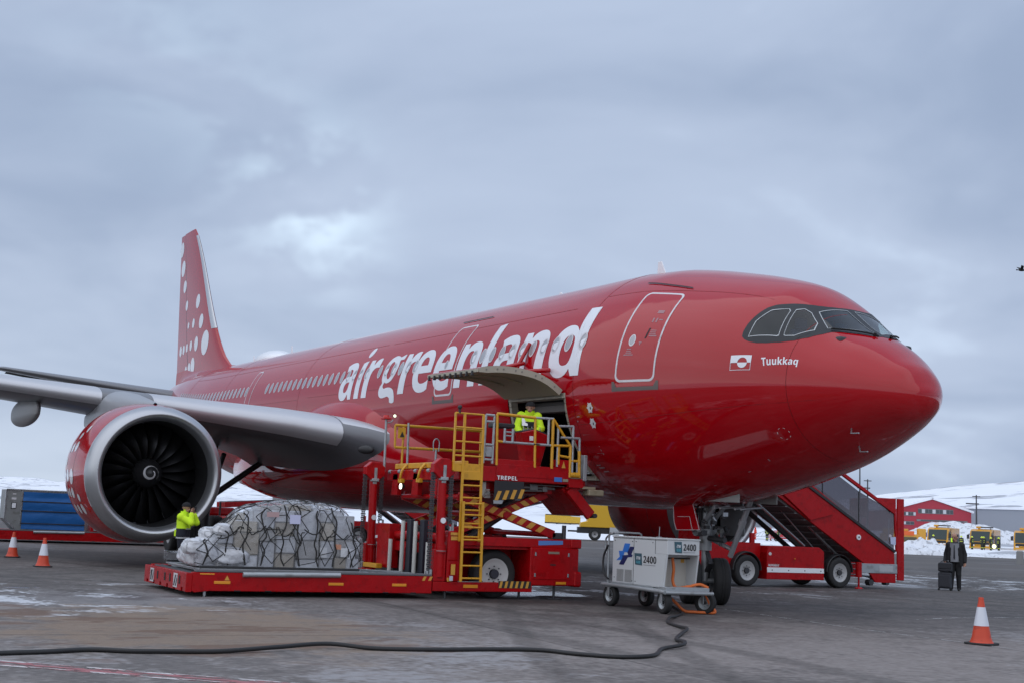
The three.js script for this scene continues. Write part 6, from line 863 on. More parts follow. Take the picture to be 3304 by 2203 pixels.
// ---------------------------------------------------------------- people: a smooth body meshed from tapered limbs
function sdfBody(bones, cell, pad = .06) { // bones: [ax, ay, az, bx, by, bz, ra, rb, colour, flatten?]
  const lo = V(1e9, 1e9, 1e9), hi = V(-1e9, -1e9, -1e9); for (const b of bones) { lo.min(V(Math.min(b[0], b[3]) - Math.max(b[6], b[7]), Math.min(b[1], b[4]) - Math.max(b[6], b[7]), Math.min(b[2], b[5]) - Math.max(b[6], b[7]))); hi.max(V(Math.max(b[0], b[3]) + Math.max(b[6], b[7]), Math.max(b[1], b[4]) + Math.max(b[6], b[7]), Math.max(b[2], b[5]) + Math.max(b[6], b[7]))); }
  const c = lo.clone().add(hi).multiplyScalar(.5), half = Math.max(hi.x - lo.x, hi.y - lo.y, hi.z - lo.z) / 2 + pad, N = Math.min(150, Math.ceil(2 * half / cell)), mc = new MarchingCubes(N, new THREE.MeshBasicMaterial(), false, false, 120000);
  mc.isolation = 0; const F = mc.field, k = .022, hs = N / 2, info = bones.map((b) => { const dx = b[3] - b[0], dy = b[4] - b[1], dz = b[5] - b[2]; return [...b, dx, dy, dz, Math.max(1e-9, dx * dx + dy * dy + dz * dz)]; });
  const dist = (b, x, y, z) => { const o = b.length - 4, px = x - b[0], py = y - b[1], pz = z - b[2], t = clamp((px * b[o] + py * b[o + 1] + pz * b[o + 2]) / b[o + 3], 0, 1), qx = px - b[o] * t, qy = py - b[o + 1] * t, qz = pz - b[o + 2] * t; return Math.sqrt(qx * qx + qy * qy + qz * qz) - lerp(b[6], b[7], t); };
  for (let K = 0; K < N; K++) for (let J = 0; J < N; J++) for (let I = 0; I < N; I++) { const x = c.x + (I - hs) / hs * half, y = c.y + (J - hs) / hs * half, z = c.z + (K - hs) / hs * half; let d = 1e3; if (x > lo.x - .03 && x < hi.x + .03 && y > lo.y - .03 && y < hi.y + .03 && z > lo.z - .03 && z < hi.z + .03) for (const b of info) { const e = dist(b, x, y, z); if (e < d + k) { const h = Math.max(k - Math.abs(d - e), 0) / k; d = Math.min(d, e) - h * h * k * .25; } } F[K * N * N + J * N + I] = -Math.min(d, 1); }
  mc.update(); const n = mc.count, P = new Float32Array(n * 3), Q = new Float32Array(n * 3), C = new Float32Array(n * 3);
  for (let i = 0; i < n; i++) { const x = c.x + mc.positionArray[i * 3] * half, y = c.y + mc.positionArray[i * 3 + 1] * half, z = c.z + mc.positionArray[i * 3 + 2] * half; P.set([x, y, z], i * 3); let best = 1e9, col; for (const b of info) { const e = dist(b, x, y, z); if (e < best) { best = e; col = b[8]; } } const e = .004, f = (X, Y, Z) => { let d = 1e3; for (const b of info) { const q = dist(b, X, Y, Z), h = Math.max(k - Math.abs(d - q), 0) / k; d = Math.min(d, q) - h * h * k * .25; } return d; }; const nx = f(x + e, y, z) - f(x - e, y, z), ny = f(x, y + e, z) - f(x, y - e, z), nz = f(x, y, z + e) - f(x, y, z - e), l = Math.hypot(nx, ny, nz) || 1; Q.set([nx / l, ny / l, nz / l], i * 3); C.set(col, i * 3); }
  const g = new THREE.BufferGeometry(); g.setAttribute('position', new THREE.BufferAttribute(P, 3)); g.setAttribute('normal', new THREE.BufferAttribute(Q, 3)); g.setAttribute('color', new THREE.BufferAttribute(C, 3)); return g;
}
const bodyMat = new THREE.MeshStandardMaterial({ vertexColors: true, roughness: .82 });
const COL = { skin: [.40, .22, .155], hv: [.60, .88, .02], navy: [.010, .012, .022], black: [.010, .010, .012], shirt: [.17, .175, .19], shoe: [.012, .011, .010], red: [.62, .045, .02], fire: [.022, .026, .018], fireY: [.5, .55, .05], glove: [.02, .02, .02] };
function mix(a, b, t) { return [lerp(a[0], b[0], t), lerp(a[1], b[1], t), lerp(a[2], b[2], t)]; }
// joints are given for a figure facing +x with left at -z; wear sets colours per region
function figure(J, wear, fingers = true) {
  const B = [], add = (a, b, ra, rb, c) => B.push([...a, ...b, ra, rb, c]);
  const { pelvis, chest, neck, head, shL, shR, elL, elR, haL, haR, hipL, hipR, knL, knR, anL, anR, nose } = J;
  const mid = mix(pelvis, chest, .5);
  for (const s of [-1, 1]) { add([pelvis[0], pelvis[1], pelvis[2] + s * .075], [mid[0], mid[1], mid[2] + s * .07], .118 + wear.bulk, .115 + wear.bulk, wear.torsoLow); add([mid[0], mid[1], mid[2] + s * .07], [chest[0], chest[1], chest[2] + s * .085], .118 + wear.bulk, .118 + wear.bulk, wear.torso); }
  add(chest, mix(chest, neck, .75), .13 + wear.bulk, .075 + wear.bulk * .6, wear.torso); add(shL, chest, .075 + wear.bulk, .11 + wear.bulk, wear.torso); add(shR, chest, .075 + wear.bulk, .11 + wear.bulk, wear.torso);
  add(mix(chest, neck, .8), head, .058, .056, wear.neck ?? COL.skin);
  const hd = V(nose[0] - head[0], nose[1] - head[1], nose[2] - head[2]).normalize(), up = V(0, 1, 0), sd = new THREE.Vector3().crossVectors(hd, up).normalize(), H = (f, u, s) => [head[0] + hd.x * f + sd.x * s, head[1] + hd.y * f + u, head[2] + hd.z * f + sd.z * s];
  add(H(-.015, .035, 0), H(.02, .055, 0), .092, .088, COL.skin); add(H(.02, .0, 0), H(.045, -.055, 0), .07, .045, COL.skin); add(H(.09, .005, 0), H(.112, -.018, 0), .012, .016, COL.skin); for (const s of [-1, 1]) { add(H(0, .0, s * .085), H(-.01, .03, s * .088), .016, .02, COL.skin); add(H(.085, .03, s * .032), H(.088, .03, s * .034), .011, .011, [.05, .04, .035]); } add(H(.088, -.046, -.018), H(.088, -.046, .018), .009, .009, [.30, .12, .09]);
  for (const [sh, el, ha, s] of [[shL, elL, haL, -1], [shR, elR, haR, 1]]) {
    add(sh, el, .066 + wear.bulk * .8, .055 + wear.bulk * .8, wear.arm); add(el, mix(el, ha, .86), .054 + wear.bulk * .8, .042 + wear.bulk * .7, wear.arm2 ?? wear.arm);
    const d = V(ha[0] - el[0], ha[1] - el[1], ha[2] - el[2]).normalize(), a = new THREE.Vector3().crossVectors(d, hd); if (a.lengthSq() < .05) a.set(0, 0, 1); a.normalize(); const palm = new THREE.Vector3().crossVectors(a, d).normalize(), W = (f, t, q) => [ha[0] + d.x * f + a.x * t + palm.x * q, ha[1] + d.y * f + a.y * t + palm.y * q, ha[2] + d.z * f + a.z * t + palm.z * q];
    add(mix(el, ha, .86), W(.0, 0, 0), .03, .03, wear.hand ?? COL.skin); add(W(.01, -.018, 0), W(.07, -.022, .004), .02, .02, wear.hand ?? COL.skin); add(W(.01, .018, 0), W(.07, .022, .004), .02, .02, wear.hand ?? COL.skin);
    if (fingers) { [-.033, -.011, .011, .033].forEach((t, i) => { const L = [.062, .074, .078, .066][i]; add(W(.075, t, .006), W(.075 + L * .55, t * 1.08, .018), .0098, .009, wear.hand ?? COL.skin); add(W(.075 + L * .55, t * 1.08, .018), W(.075 + L * .9, t, .045), .009, .008, wear.hand ?? COL.skin); }); add(W(.02, s * -.03, .012), W(.055, s * -.055, .03), .0115, .0105, wear.hand ?? COL.skin); add(W(.055, s * -.055, .03), W(.085, s * -.05, .045), .0105, .009, wear.hand ?? COL.skin); }
  }
  for (const [hp, kn, an] of [[hipL, knL, anL], [hipR, knR, anR]]) { add(hp, kn, .098 + wear.bulk * .5, .068 + wear.bulk * .5, wear.leg); add(kn, an, .066 + wear.bulk * .5, .05 + wear.bulk * .5, wear.leg); add([an[0] - .04, an[1] - .045, an[2]], [an[0] + .14, an[1] - .055, an[2]], .04, .032, COL.shoe); }
  return B;
}
const STAND = { pelvis: [0, .96, 0], chest: [.01, 1.30, 0], neck: [.01, 1.52, 0], head: [.03, 1.64, 0], nose: [.2, 1.63, 0], shL: [0, 1.42, -.19], shR: [0, 1.42, .19], elL: [-.03, 1.13, -.25], elR: [-.03, 1.13, .25], haL: [.06, .90, -.26], haR: [.06, .90, .26], hipL: [0, .92, -.09], hipR: [0, .92, .09], knL: [.03, .50, -.10], knR: [.03, .50, .10], anL: [0, .09, -.11], anR: [0, .09, .11] };
function personAt(pos, facing, J, wear, label, group, cell = .013, fingers = true) { const p = thing('person', label, 'person', pos, 0, group); p.rotation.y = -Math.atan2(facing[1], facing[0]); const g = sdfBody(figure(J, wear, fingers), cell); const m = new THREE.Mesh(g, bodyMat); m.name = 'body'; p.add(m); return p; }
function ringAt(c, axis, r, w, flat = 1, n = 28) { const g = new THREE.CylinderGeometry(r, r, w, n, 1, true); g.scale(1, 1, flat); g.applyQuaternion(new THREE.Quaternion().setFromUnitVectors(UPV, V(...axis).normalize())); g.translate(...c); return g; }
function shellCap(head, r, h) { const g = new THREE.SphereGeometry(r, 24, 12, 0, Math.PI * 2, 0, Math.PI * .52); g.scale(1.08, h, 1); g.translate(head[0] + .0, head[1] + .045, head[2]); return g; }
// worker beside the engine, both hands raised to the head
{
  const J = { ...STAND, chest: [.0, 1.32, 0], head: [.04, 1.65, .0], nose: [.2, 1.62, .02], elL: [.26, 1.28, -.21], elR: [.28, 1.27, .18], haL: [.22, 1.50, -.13], haR: [.24, 1.52, .10], knL: [.02, .5, -.1], anL: [-.03, .09, -.11] };
  const w = personAt([-16.75, 0, 9.2], [.62, -.78], J, { bulk: .032, torso: COL.hv, torsoLow: COL.navy, arm: COL.hv, arm2: COL.hv, leg: COL.navy, neck: COL.hv }, 'person in yellow high visibility jacket holding both hands to the head beside the engine');
  part('knit_cap', shellCap(J.head, .112, 1.0), MAT.blackCloth, w); part('reflective_band', ringAt([0, 1.115, 0], [0, 1, 0], .178, .03, 1.22), MAT.reflective, w); part('reflective_band', ringAt([0, .885, 0], [0, 1, 0], .172, .045, 1.25), MAT.reflective, w); part('yellow_pocket', box(-.21, -.13, .91, 1.09, -.12, .1, .02), std(lin(.60, .88, .02), .8), w); part('collar', ringAt([.0, 1.52, 0], [.1, 1, 0], .10, .09, 1.1), std(lin(.60, .88, .02), .8), w); part('phone', box(.28, .30, 1.56, 1.70, -.06, .02, .006), MAT.black, w);
}
// operator at the loader console
{
  const J = { ...STAND, pelvis: [0, .84, 0], chest: [.10, 1.14, 0], neck: [.15, 1.34, 0], head: [.18, 1.43, 0], nose: [.33, 1.38, .06], shL: [.09, 1.25, -.19], shR: [.09, 1.25, .19], elL: [.18, .98, -.27], elR: [.18, .98, .29], haL: [.38, .88, -.12], haR: [.40, .84, .24], hipL: [0, .82, -.09], hipR: [0, .82, .09], knL: [.08, .46, -.10], knR: [.08, .46, .10] };
  const w = personAt([-8.72, 2.816, 3.52], [.95, .32], J, { bulk: .034, torso: COL.hv, torsoLow: COL.navy, arm: COL.hv, leg: COL.navy, neck: COL.hv }, 'person in yellow high visibility jacket working at the loader control console');
  part('knit_cap', shellCap(J.head, .112, 1.0), MAT.blackCloth, w); part('reflective_band', ringAt([.05, .98, 0], [.25, 1, 0], .18, .04, 1.22), MAT.reflective, w); part('collar', ringAt([.15, 1.34, 0], [.3, 1, 0], .10, .08, 1.1), std(lin(.60, .88, .02), .8), w); part('chest_panel', box(.20, .265, .98, 1.12, -.14, .14, .02), MAT.navy, w); part('paper', plate([.29, 1.02, .06], [.2, 0, 1], [-.4, 1, 0], rect(0, 0, .14, .2), .01), MAT.white, w);
}
// traveller in a black coat with cabin luggage
{
  const J = { ...STAND, nose: [.19, 1.64, .07], elL: [-.06, 1.14, -.27], elR: [-.05, 1.14, .28], haL: [.03, .88, -.29], haR: [.06, .90, .30], knR: [.05, .5, .1], anR: [.07, .09, .12] };
  const w = personAt([-13.7, 0, -15.75], [.55, .84], J, { bulk: .03, torso: COL.black, torsoLow: COL.black, arm: COL.black, leg: COL.black, neck: COL.skin }, 'person in black coat and grey shirt standing beside a wheeled suitcase'); w.scale.setScalar(1.05);
  part('hair', shellCap([J.head[0] - .02, J.head[1] + .0, 0], .104, .92), MAT.hair, w);
  // open coat: two hanging fronts and a back reaching the thighs
  const coat = (() => { const P = [], I = [], nv = 10, nu = 30; for (let j = 0; j <= nv; j++) { const y = lerp(1.44, .78, j / nv), R = lerp(.165, .235, j / nv); for (let i = 0; i <= nu; i++) { const a = lerp(.62, 2 * Math.PI - .62, i / nu); P.push(Math.cos(a) * R * .92 + .005, y, Math.sin(a) * R * 1.22 + .012 * Math.sin(a * 9) * (j / nv)); } } for (let j = 0; j < nv; j++) for (let i = 0; i < nu; i++) { const a = j * (nu + 1) + i; I.push(a, a + 1, a + nu + 1, a + 1, a + nu + 2, a + nu + 1); } const g = new THREE.BufferGeometry(); g.setAttribute('position', new THREE.Float32BufferAttribute(P, 3)); g.setIndex(I); g.computeVertexNormals(); return g; })();
  part('coat', coat, MAT.blackCloth, w); part('shirt', (() => { const g = new THREE.CylinderGeometry(.172, .168, .58, 24, 1, true, Math.PI / 2 - .8, 1.6); g.scale(1.02, 1, 1.12); g.translate(.01, 1.19, 0); return g; })(), std(lin(.24, .25, .275), .8), w); part('tie', plate([.182, .96, .025], [0, 0, -1], [0, 1, 0], [[0, .06], [.025, 0], [.05, .06], [.036, .46], [.014, .46]], .012), std(lin(.012, .014, .022), .6), w); part('collar', ringAt([.02, 1.50, 0], [.1, 1, 0], .072, .05), std(lin(.17, .175, .19), .8), w);
}
{
  const f = [.55, .84], a = -Math.atan2(f[1], f[0]), s = thing('suitcase', 'dark grey wheeled suitcase standing beside the person in the black coat', 'suitcase', [-13.8, 0, -15.38], a);
  const c = std(lin(.030, .033, .042), .6); part('shell', box(-.12, .12, .06, .60, -.21, .21, .05), c, s); part('front_pocket', box(.11, .145, .12, .5, -.17, .17, .02), c, s); for (const [x, z] of [[-.1, -.2], [.1, -.2], [-.1, .2], [.1, .2]]) part('caster', rod([x, .035, z - .012], [x, .035, z + .012], .035, 12), MAT.rubber, s); part('handle', [rod([-.1, .58, -.1], [-.1, .96, -.1], .01), rod([-.1, .58, .1], [-.1, .96, .1], .01), rod([-.1, .96, -.11], [-.1, .96, .11], .014)], MAT.steel, s); part('zip', box(-.004, .004, .08, .58, .208, .214, 0), MAT.black, s);
  const b = thing('flight_bag', 'dark grey soft bag resting on top of the wheeled suitcase', 'bag', [-13.8, .60, -15.38], a); part('bag_body', box(-.13, .15, .005, .31, -.24, .21, .06), std(lin(.032, .034, .042), .75), b); part('flap', box(.14, .165, .12, .29, -.22, .19, .02), std(lin(.026, .028, .034), .7), b); part('strap', tube([[0, .30, -.15], [0, .36, -.08], [0, .36, .08], [0, .30, .15]], .014, 16, 6), MAT.black, b);
}
// ---------------------------------------------------------------- far side of the apron
const FX = camera.position.clone(), FR = V(0.48163, 0.04159, -0.87539), FF = V(-0.87049, 0.13823, -0.47237);
const flatF = V(FF.x, 0, FF.z).normalize(), flatR = V(-flatF.z, 0, flatF.x); // ground directions: away from and across the view
const far = (across, away) => [FX.x + flatR.x * across + flatF.x * away, 0, FX.z + flatR.z * across + flatF.z * away];
const yaw = Math.atan2(-flatR.z, flatR.x); // own x runs across the view, own z toward the viewer
function snowPile(label, across, away, w, h, d, seed, rough = 1) {
  const N = makeNoise(seed), P = [], I = [], nx = 60, nz = 24, [x0, , z0] = far(across, away), rr = rng(seed); const lumps = Array.from({ length: 26 }, () => [rr() * 2 - 1, rr() * 2 - 1, .10 + .22 * rr()]);
  for (let j = 0; j <= nz; j++) for (let i = 0; i <= nx; i++) { const u = i / nx * 2 - 1, v = j / nz * 2 - 1, e = Math.max(0, 1 - u * u) * Math.max(0, 1 - v * v); let y = h * Math.pow(e, .6) * (.72 + .5 * rough * N.fbm(u * 2.2 + seed, v * 2, 4)) + .12 * N.fbm(u * w * 2, v * d * 2, 3); for (const [a, b, r] of lumps) { const q = 1 - ((u - a) ** 2 + (v - b) ** 2) / (r * r * .3); if (q > 0) y += rough * h * .16 * Math.sqrt(q) * Math.min(1, e * 3); } P.push(u * w / 2, e <= 0 ? -.08 : Math.max(-.05, y), v * d / 2); }
  for (let j = 0; j < nz; j++) for (let i = 0; i < nx; i++) { const a = j * (nx + 1) + i; I.push(a, a + nx + 1, a + 1, a + 1, a + nx + 1, a + nx + 2); }
  const g = new THREE.BufferGeometry(); g.setAttribute('position', new THREE.Float32BufferAttribute(P, 3)); g.setIndex(I); g.computeVertexNormals(); g.setAttribute('uv', new THREE.Float32BufferAttribute(P.flatMap((_, i) => i % 3 === 0 ? [P[i] * .3, P[i + 2] * .3] : []), 2));
  const m = single('snow_pile', g, SNOWY, label, 'snow pile'); m.position.set(x0, 0, z0); m.rotation.y = yaw; return m;
}
const SNOWY = std(lin(.74, .77, .82), .9, 0, { map: dataTex(256, (u, v) => { const k = smoothstep(tn(u, v, 7, 8), .58, .68) * .55, w = .90 + .12 * tn(v, u, 6, 8); return [lerp(w, .3, k), lerp(w, .29, k), lerp(w, .29, k)]; }), bumpMap: fineBump, bumpScale: .12 });
snowPile('rubbly grey snow heap right of the passenger stairs', 43.5, 136, 9, 1.5, 5, 71);
snowPile('low smooth snow bank behind the person in black', 54, 138, 17, .5, 6, 72, .4);
snowPile('low snow bank seen under the nose behind the stairs', 29, 140, 22, .5, 6, 73);
snowPile('tall snow heap in front of the red building', 80, 226, 25, 6.2, 12, 74, .25);
// buildings
const corrugate = (w) => dataTex(64, (u) => .5 + .5 * Math.sin(u * Math.PI * 2));
function hall(name, label, across, away, w, h, ridge, depth, wall, roofMat, wins, turn = 0) {
  const [x, , z] = far(across, away), b = thing(name, label, 'building', [x, 0, z], yaw + turn);
  part('wall', poly([[-w / 2, 0], [w / 2, 0], [w / 2, h], [0, h + ridge], [-w / 2, h]], depth, 0).translate(0, 0, -depth), wall, b);
  const L = Math.hypot(w / 2, ridge), an = Math.atan2(ridge, w / 2); for (const s of [-1, 1]) { const r = new THREE.BoxGeometry(L + .8, .5, depth + 1); r.rotateZ(-s * an); r.translate(s * (w / 4 + .15), h + ridge / 2 + .3, -depth / 2); part('snowy_roof', r, roofMat, b); }
  for (const [x0, x1, y0, y1, n] of wins) { const f = part('window_band', box(x0, x1, y0, y1, .02, .12, 0), std(lin(.18, .17, .18), .5), b); for (let i = 0; i < n; i++) { const a = lerp(x0, x1, (i + .08) / n), c = lerp(x0, x1, (i + .92) / n); part('pane', box(a, c, y0 + .12, y1 - .12, .1, .16, 0), i % 3 === 1 ? std(lin(.5, .52, .55), .3) : phy(lin(.05, .06, .07), { roughness: .1 }), f); } }
  return b;
}
const redClad = std(lin(.36, .025, .045), .6), greyClad = std(lin(.27, .29, .33), .6, .1), roofSnow = std(lin(.82, .85, .9), .9);
hall('airport_building', 'red gabled building with white window bands behind the fire engines', 109, 330, 20, 8.6, 3.0, 40, redClad, roofSnow, [[-3.6, 5.4, 8.0, 9.2, 10], [-7.4, -4.2, 7.3, 8.3, 5], [-8.8, -4.6, 5.0, 5.9, 4], [-4, 9, 6.0, 6.5, 1]]);
hall('hangar', 'long pale grey hangar at the right edge behind the red building', 166, 352, 80, 10.2, .6, 60, greyClad, roofSnow, []);
hall('hangar', 'grey hangar standing behind the nose wheel and the stairs', 50, 300, 34, 13, 2, 50, greyClad, roofSnow, []);
for (const [a, d, h, arm, lab] of [[119.6, 328, 13.2, 1, 'dark floodlight mast above the right end of the red building'], [90.5, 330, 20, 0, 'thin lattice mast beyond the top of the stairs'], [92.5, 330, 16.1, 1, 'short floodlight mast right of the thin lattice mast']]) { const [x, , z] = far(a, d), m = thing('light_mast', lab, 'mast', [x, 0, z], yaw); part('pole', rod([0, 0, 0], [0, h, 0], .28, 8, .16), MAT.darkSteel, m); if (arm) part('lamp_head', box(-2.6, .6, h - 2.4, h - 2.1, -.3, .3), MAT.darkSteel, m); part('platform', box(-.9, .9, h - .5, h - .3, -.4, .4), MAT.darkSteel, m); }
// fire engines
const fireYellow = phy(lin(.62, .30, .012), { roughness: .4, clearcoat: .5, clearcoatRoughness: .15 }), truckGlass = std(lin(.018, .032, .032), .35);
function fireEngine(label, across, away, turn) {
  const [x, , z] = far(across, away), t = thing('fire_engine', label, 'fire engine', [x, 0, z], yaw + turn, 'fire engines parked in a row'); // own front at +z
  part('body', [poly([[-8.6, .75], [-.6, .75], [-.6, 1.2], [-.2, 1.5], [-.2, 3.0], [-1.4, 3.35], [-8.6, 3.35]].map(([a, b]) => [a, b]), 2.9, .05).rotateY(-Math.PI / 2).translate(1.45, 0, 0)], fireYellow, t);
  const cab = part('cab', poly([[-1.9, .62], [1.0, .62], [1.25, 1.0], [1.2, 1.6], [.55, 3.05], [-.2, 3.3], [-1.9, 3.3]], 2.9, .08).rotateY(-Math.PI / 2).translate(1.45, 0, .0), fireYellow, t);
  const wind = new THREE.BoxGeometry(2.5, 1.55, .05); wind.rotateX(-.42); wind.translate(0, 2.32, .93); part('windscreen', wind, truckGlass, cab); for (const s of [-1, 1]) { part('side_window', poly([[-1.4, 1.5], [.95, 1.6], [.5, 2.85], [-1.2, 2.85]], .04, .01).rotateY(-Math.PI / 2).translate(s * 1.455 + .02, 0, 0), truckGlass, cab); part('mirror', [box(s * 1.5, s * 1.85, 1.9, 2.5, .9, 1.0), rod([s * 1.4, 2.6, .5], [s * 1.7, 2.5, .95], .03)], MAT.black, cab); part('headlamp', box(s * .75, s * 1.2, .95, 1.15, 1.2, 1.28), std(lin(.8, .8, .8), .2), cab); part('blue_beacon', box(s * 1.55, s * 1.75, 2.05, 2.45, .55, .75), std(lin(.05, .06, .6), .3, 0, { emissive: lin(.25, .25, 1.6) }), cab); }
  part('bumper', [box(-1.45, 1.45, .5, .95, 1.1, 1.5, .06), box(-.6, .6, 1.0, 1.15, 1.2, 1.5)], fireYellow, cab); part('grille', box(-1.2, 1.2, 1.0, 1.5, 1.16, 1.24), MAT.black, cab);
  part('roof_monitor', [box(-.75, -.1, 3.45, 3.75, -.9, -.2, .08), rod([-.4, 3.2, -.55], [-.4, 3.5, -.55], .12)], fireYellow, t); part('monitor_barrel', rod([-.2, 3.62, -.5], [1.6, 3.62, -.2], .085, 10), MAT.black, t); part('roof_rail', [box(-.4, 1.4, 3.32, 3.38, -.8, -.7), rod([1.2, 3.3, -.4], [1.2, 3.6, -.3], .04)], MAT.black, t);
  part('reflective_band', [box(-1.46, 1.46, 1.55, 1.65, -8.6, -2), box(-1.2, 1.2, .6, .68, 1.48, 1.51)], MAT.reflective, t);
  for (const s of [-1, 1]) { for (let i = 0; i < 4; i++) part('side_locker', box(s * 1.45, s * 1.49, 1.15, 2.5, -2.5 - i * 1.5, -3.85 - i * 1.5, .02), i % 2 ? std(lin(.16, .17, .17), .5, .4) : std(lin(.03, .035, .035), .5), t); part('lower_skirt', box(s * 1.40, s * 1.47, .6, 1.1, -8.5, -2.0), MAT.black, t); part('step', box(s * 1.3, s * 1.5, .45, .6, -1.6, .4), MAT.darkSteel, t); }
  for (const zz of [-.5, -4.9, -6.5]) for (const s of [-1, 1]) wheelParts(t, s * 1.2, .65, zz, .65, .45, 'x', { rim: .32, seg: 24 }).name = 'wheel';
  return t;
}
const engines = [['first fire engine right of the snow heap, behind the person in black', 62.4, 186, -.5], ['middle fire engine with firefighters standing in front of it', 68.5, 186, -.5], ['rightmost fire engine, cut by the right edge of the photo', 74.0, 184, -.46]]; engines.forEach((e) => fireEngine(...e));
// yellow loader machine left of the fire engines
{
  const [x, , z] = far(55.4, 178), t = thing('wheel_loader', 'yellow and orange snow clearing machine between the stairs and the fire engines', 'snow machine', [x, 0, z], yaw + .2);
  part('body', [box(-2.6, 1.2, 1.1, 2.2, -3, 1.0, .1), box(-2.4, .4, 2.2, 2.9, -2.6, -.4, .1)], fireYellow, t); part('orange_board', box(-2.0, .4, 2.0, 2.6, 1.0, 1.1), std(lin(.7, .12, .02), .5), t); part('grille', box(-2.2, .8, 1.2, 1.8, 1.0, 1.08), std(lin(.10, .09, .05), .6), t); part('boom', [box(1.2, 2.4, .5, 3.0, .2, .8, .15), box(1.6, 2.0, .4, 1.6, .8, 1.3, .1)], fireYellow, t); part('white_tank', box(-.6, 1.3, .5, 1.4, 1.4, 2.0, .1), std(lin(.6, .6, .58), .5), t); for (const s of [-2, .8]) wheelParts(t, s, .7, .2, .7, .5, 'x', { rim: .35, seg: 24 }).name = 'wheel'; part('mast', rod([-3.0, 0, .4], [-3.0, 4.2, .4], .09), MAT.steel, t); const l = new THREE.SphereGeometry(.2, 12, 8); l.translate(-3.0, 1.85, .8); part('work_lamp', l, std(lin(.9, .9, .85), .3, 0, { emissive: lin(3, 3, 2.8) }), t);
}
// snow plough and yellow truck seen under the belly
{
  const [x, , z] = far(11.3, 250), t = thing('snow_plough', 'yellow snow plough with a wide blade seen between the loader arms', 'snow plough', [x, snowHeight(x, z) - .3, z], yaw);
  const b = poly([[-3.6, .55], [3.2, .45], [3.2, 1.75], [-3.6, 2.05]], .3, .05); part('blade', b.translate(0, 0, 2.2), std(lin(.62, .38, .02), .5, 0, { map: scuffTone }), t); part('blade_edge', [box(-3.6, 3.2, .35, .56, 2.2, 2.5), box(-3.5, 3.1, 1.9, 2.1, 2.3, 2.5)], MAT.black, t); part('cab', box(-1.2, 1.4, 1.6, 3.6, -1.2, 1.2, .12), std(lin(.5, .42, .12), .5), t); part('windscreen', box(-1.05, 1.25, 2.3, 3.4, 1.18, 1.24), truckGlass, t); part('mirror', [box(-1.6, -1.35, 2.4, 3.2, 1.0, 1.2), box(1.5, 1.75, 2.4, 3.2, 1.0, 1.2)], MAT.black, t); part('body', box(-1.3, 1.5, 1.0, 3.0, -6, -1.2, .1), fireYellow, t); for (const s of [-1.2, 1.4]) for (const zz of [.3, -4.5]) wheelParts(t, s, .6, zz, .6, .4, 'x', { rim: .3, seg: 20 }).name = 'wheel';
  const [x2, , z2] = far(9.85, 138), u = thing('airfield_truck', 'yellow truck with an orange top half hidden behind the far engine', 'truck', [x2, 0, z2], yaw);
  part('tank', poly([[-1.9, 1.5], [4, 1.5], [4, 4.1], [-1.1, 4.1], [-1.1, 2.2], [-1.9, 2.0]], 2.4, .05).translate(0, 0, -2.4), std(lin(.62, .36, .012), .5), u); part('orange_top', [box(-1.0, 4, 4.1, 5.0, -2.4, 0, .05)], std(lin(.85, .09, .01), .5, 0, { emissive: lin(0, 0, 0) }), u); part('red_lamp', box(.5, 1.0, 4.4, 4.75, 0, .05), std(lin(.6, .01, .01), .4), u); part('chassis', [box(-2.2, 4, .8, 1.5, -2.2, -.3), box(-3.3, -2.0, .9, 1.1, -1.4, -.8)], MAT.black, u); part('grey_locker', box(1.5, 2.6, .7, 1.6, -.4, .0), MAT.greyPaint, u); u.scale.setScalar(.92); for (const xx of [-.2, 5]) wheelParts(u, xx, .72, -.3, .72, .45, 'z', { rim: .36, seg: 28 }).name = 'wheel';
}
// red estate car and barrier in the snow behind the stairs
{
  const [x, , z] = far(39.2, 180), t = thing('parked_car', 'red car parked on the snow behind the stair rams', 'car', [x, snowHeight(x, z), z], yaw + .1);
  part('body', poly([[-2.2, .35], [2.3, .35], [2.35, .8], [1.5, .95], [.9, 1.5], [-1.2, 1.52], [-1.9, 1.0], [-2.25, .85]], 1.75, .08).translate(0, 0, -1.75), phy(lin(.45, .012, .02), { roughness: .35, clearcoat: .8 }), t); part('side_window', poly([[-1.6, 1.0], [1.3, 1.0], [.8, 1.42], [-1.15, 1.44]], .03, .005).translate(0, 0, .0), truckGlass, t); for (const s of [-1.4, 1.45]) wheelParts(t, s, .33, -.12, .33, .2, 'z', { rim: .2, seg: 20 }).name = 'wheel';
  const [x2, , z2] = far(35.5, 176), f = thing('wire_barrier', 'grey wire barrier leaning on the snow behind the red suited people', 'barrier', [x2, snowHeight(x2, z2) + .6, z2], yaw); part('frame', [beam([-2.2, 0, 0], [2.6, 1.9, 0], .06, .06), beam([2.6, 1.9, 0], [3.6, .6, 0], .06, .06), beam([-2.2, 0, 0], [3.6, .05, 0], .06, .06)], MAT.galv, f); part('wire', Array.from({ length: 9 }, (_, i) => rod([-1.6 + i * .5, .02, 0], [-1.0 + i * .42, .5 + i * .14, 0], .02, 5)), MAT.galv, f);
}
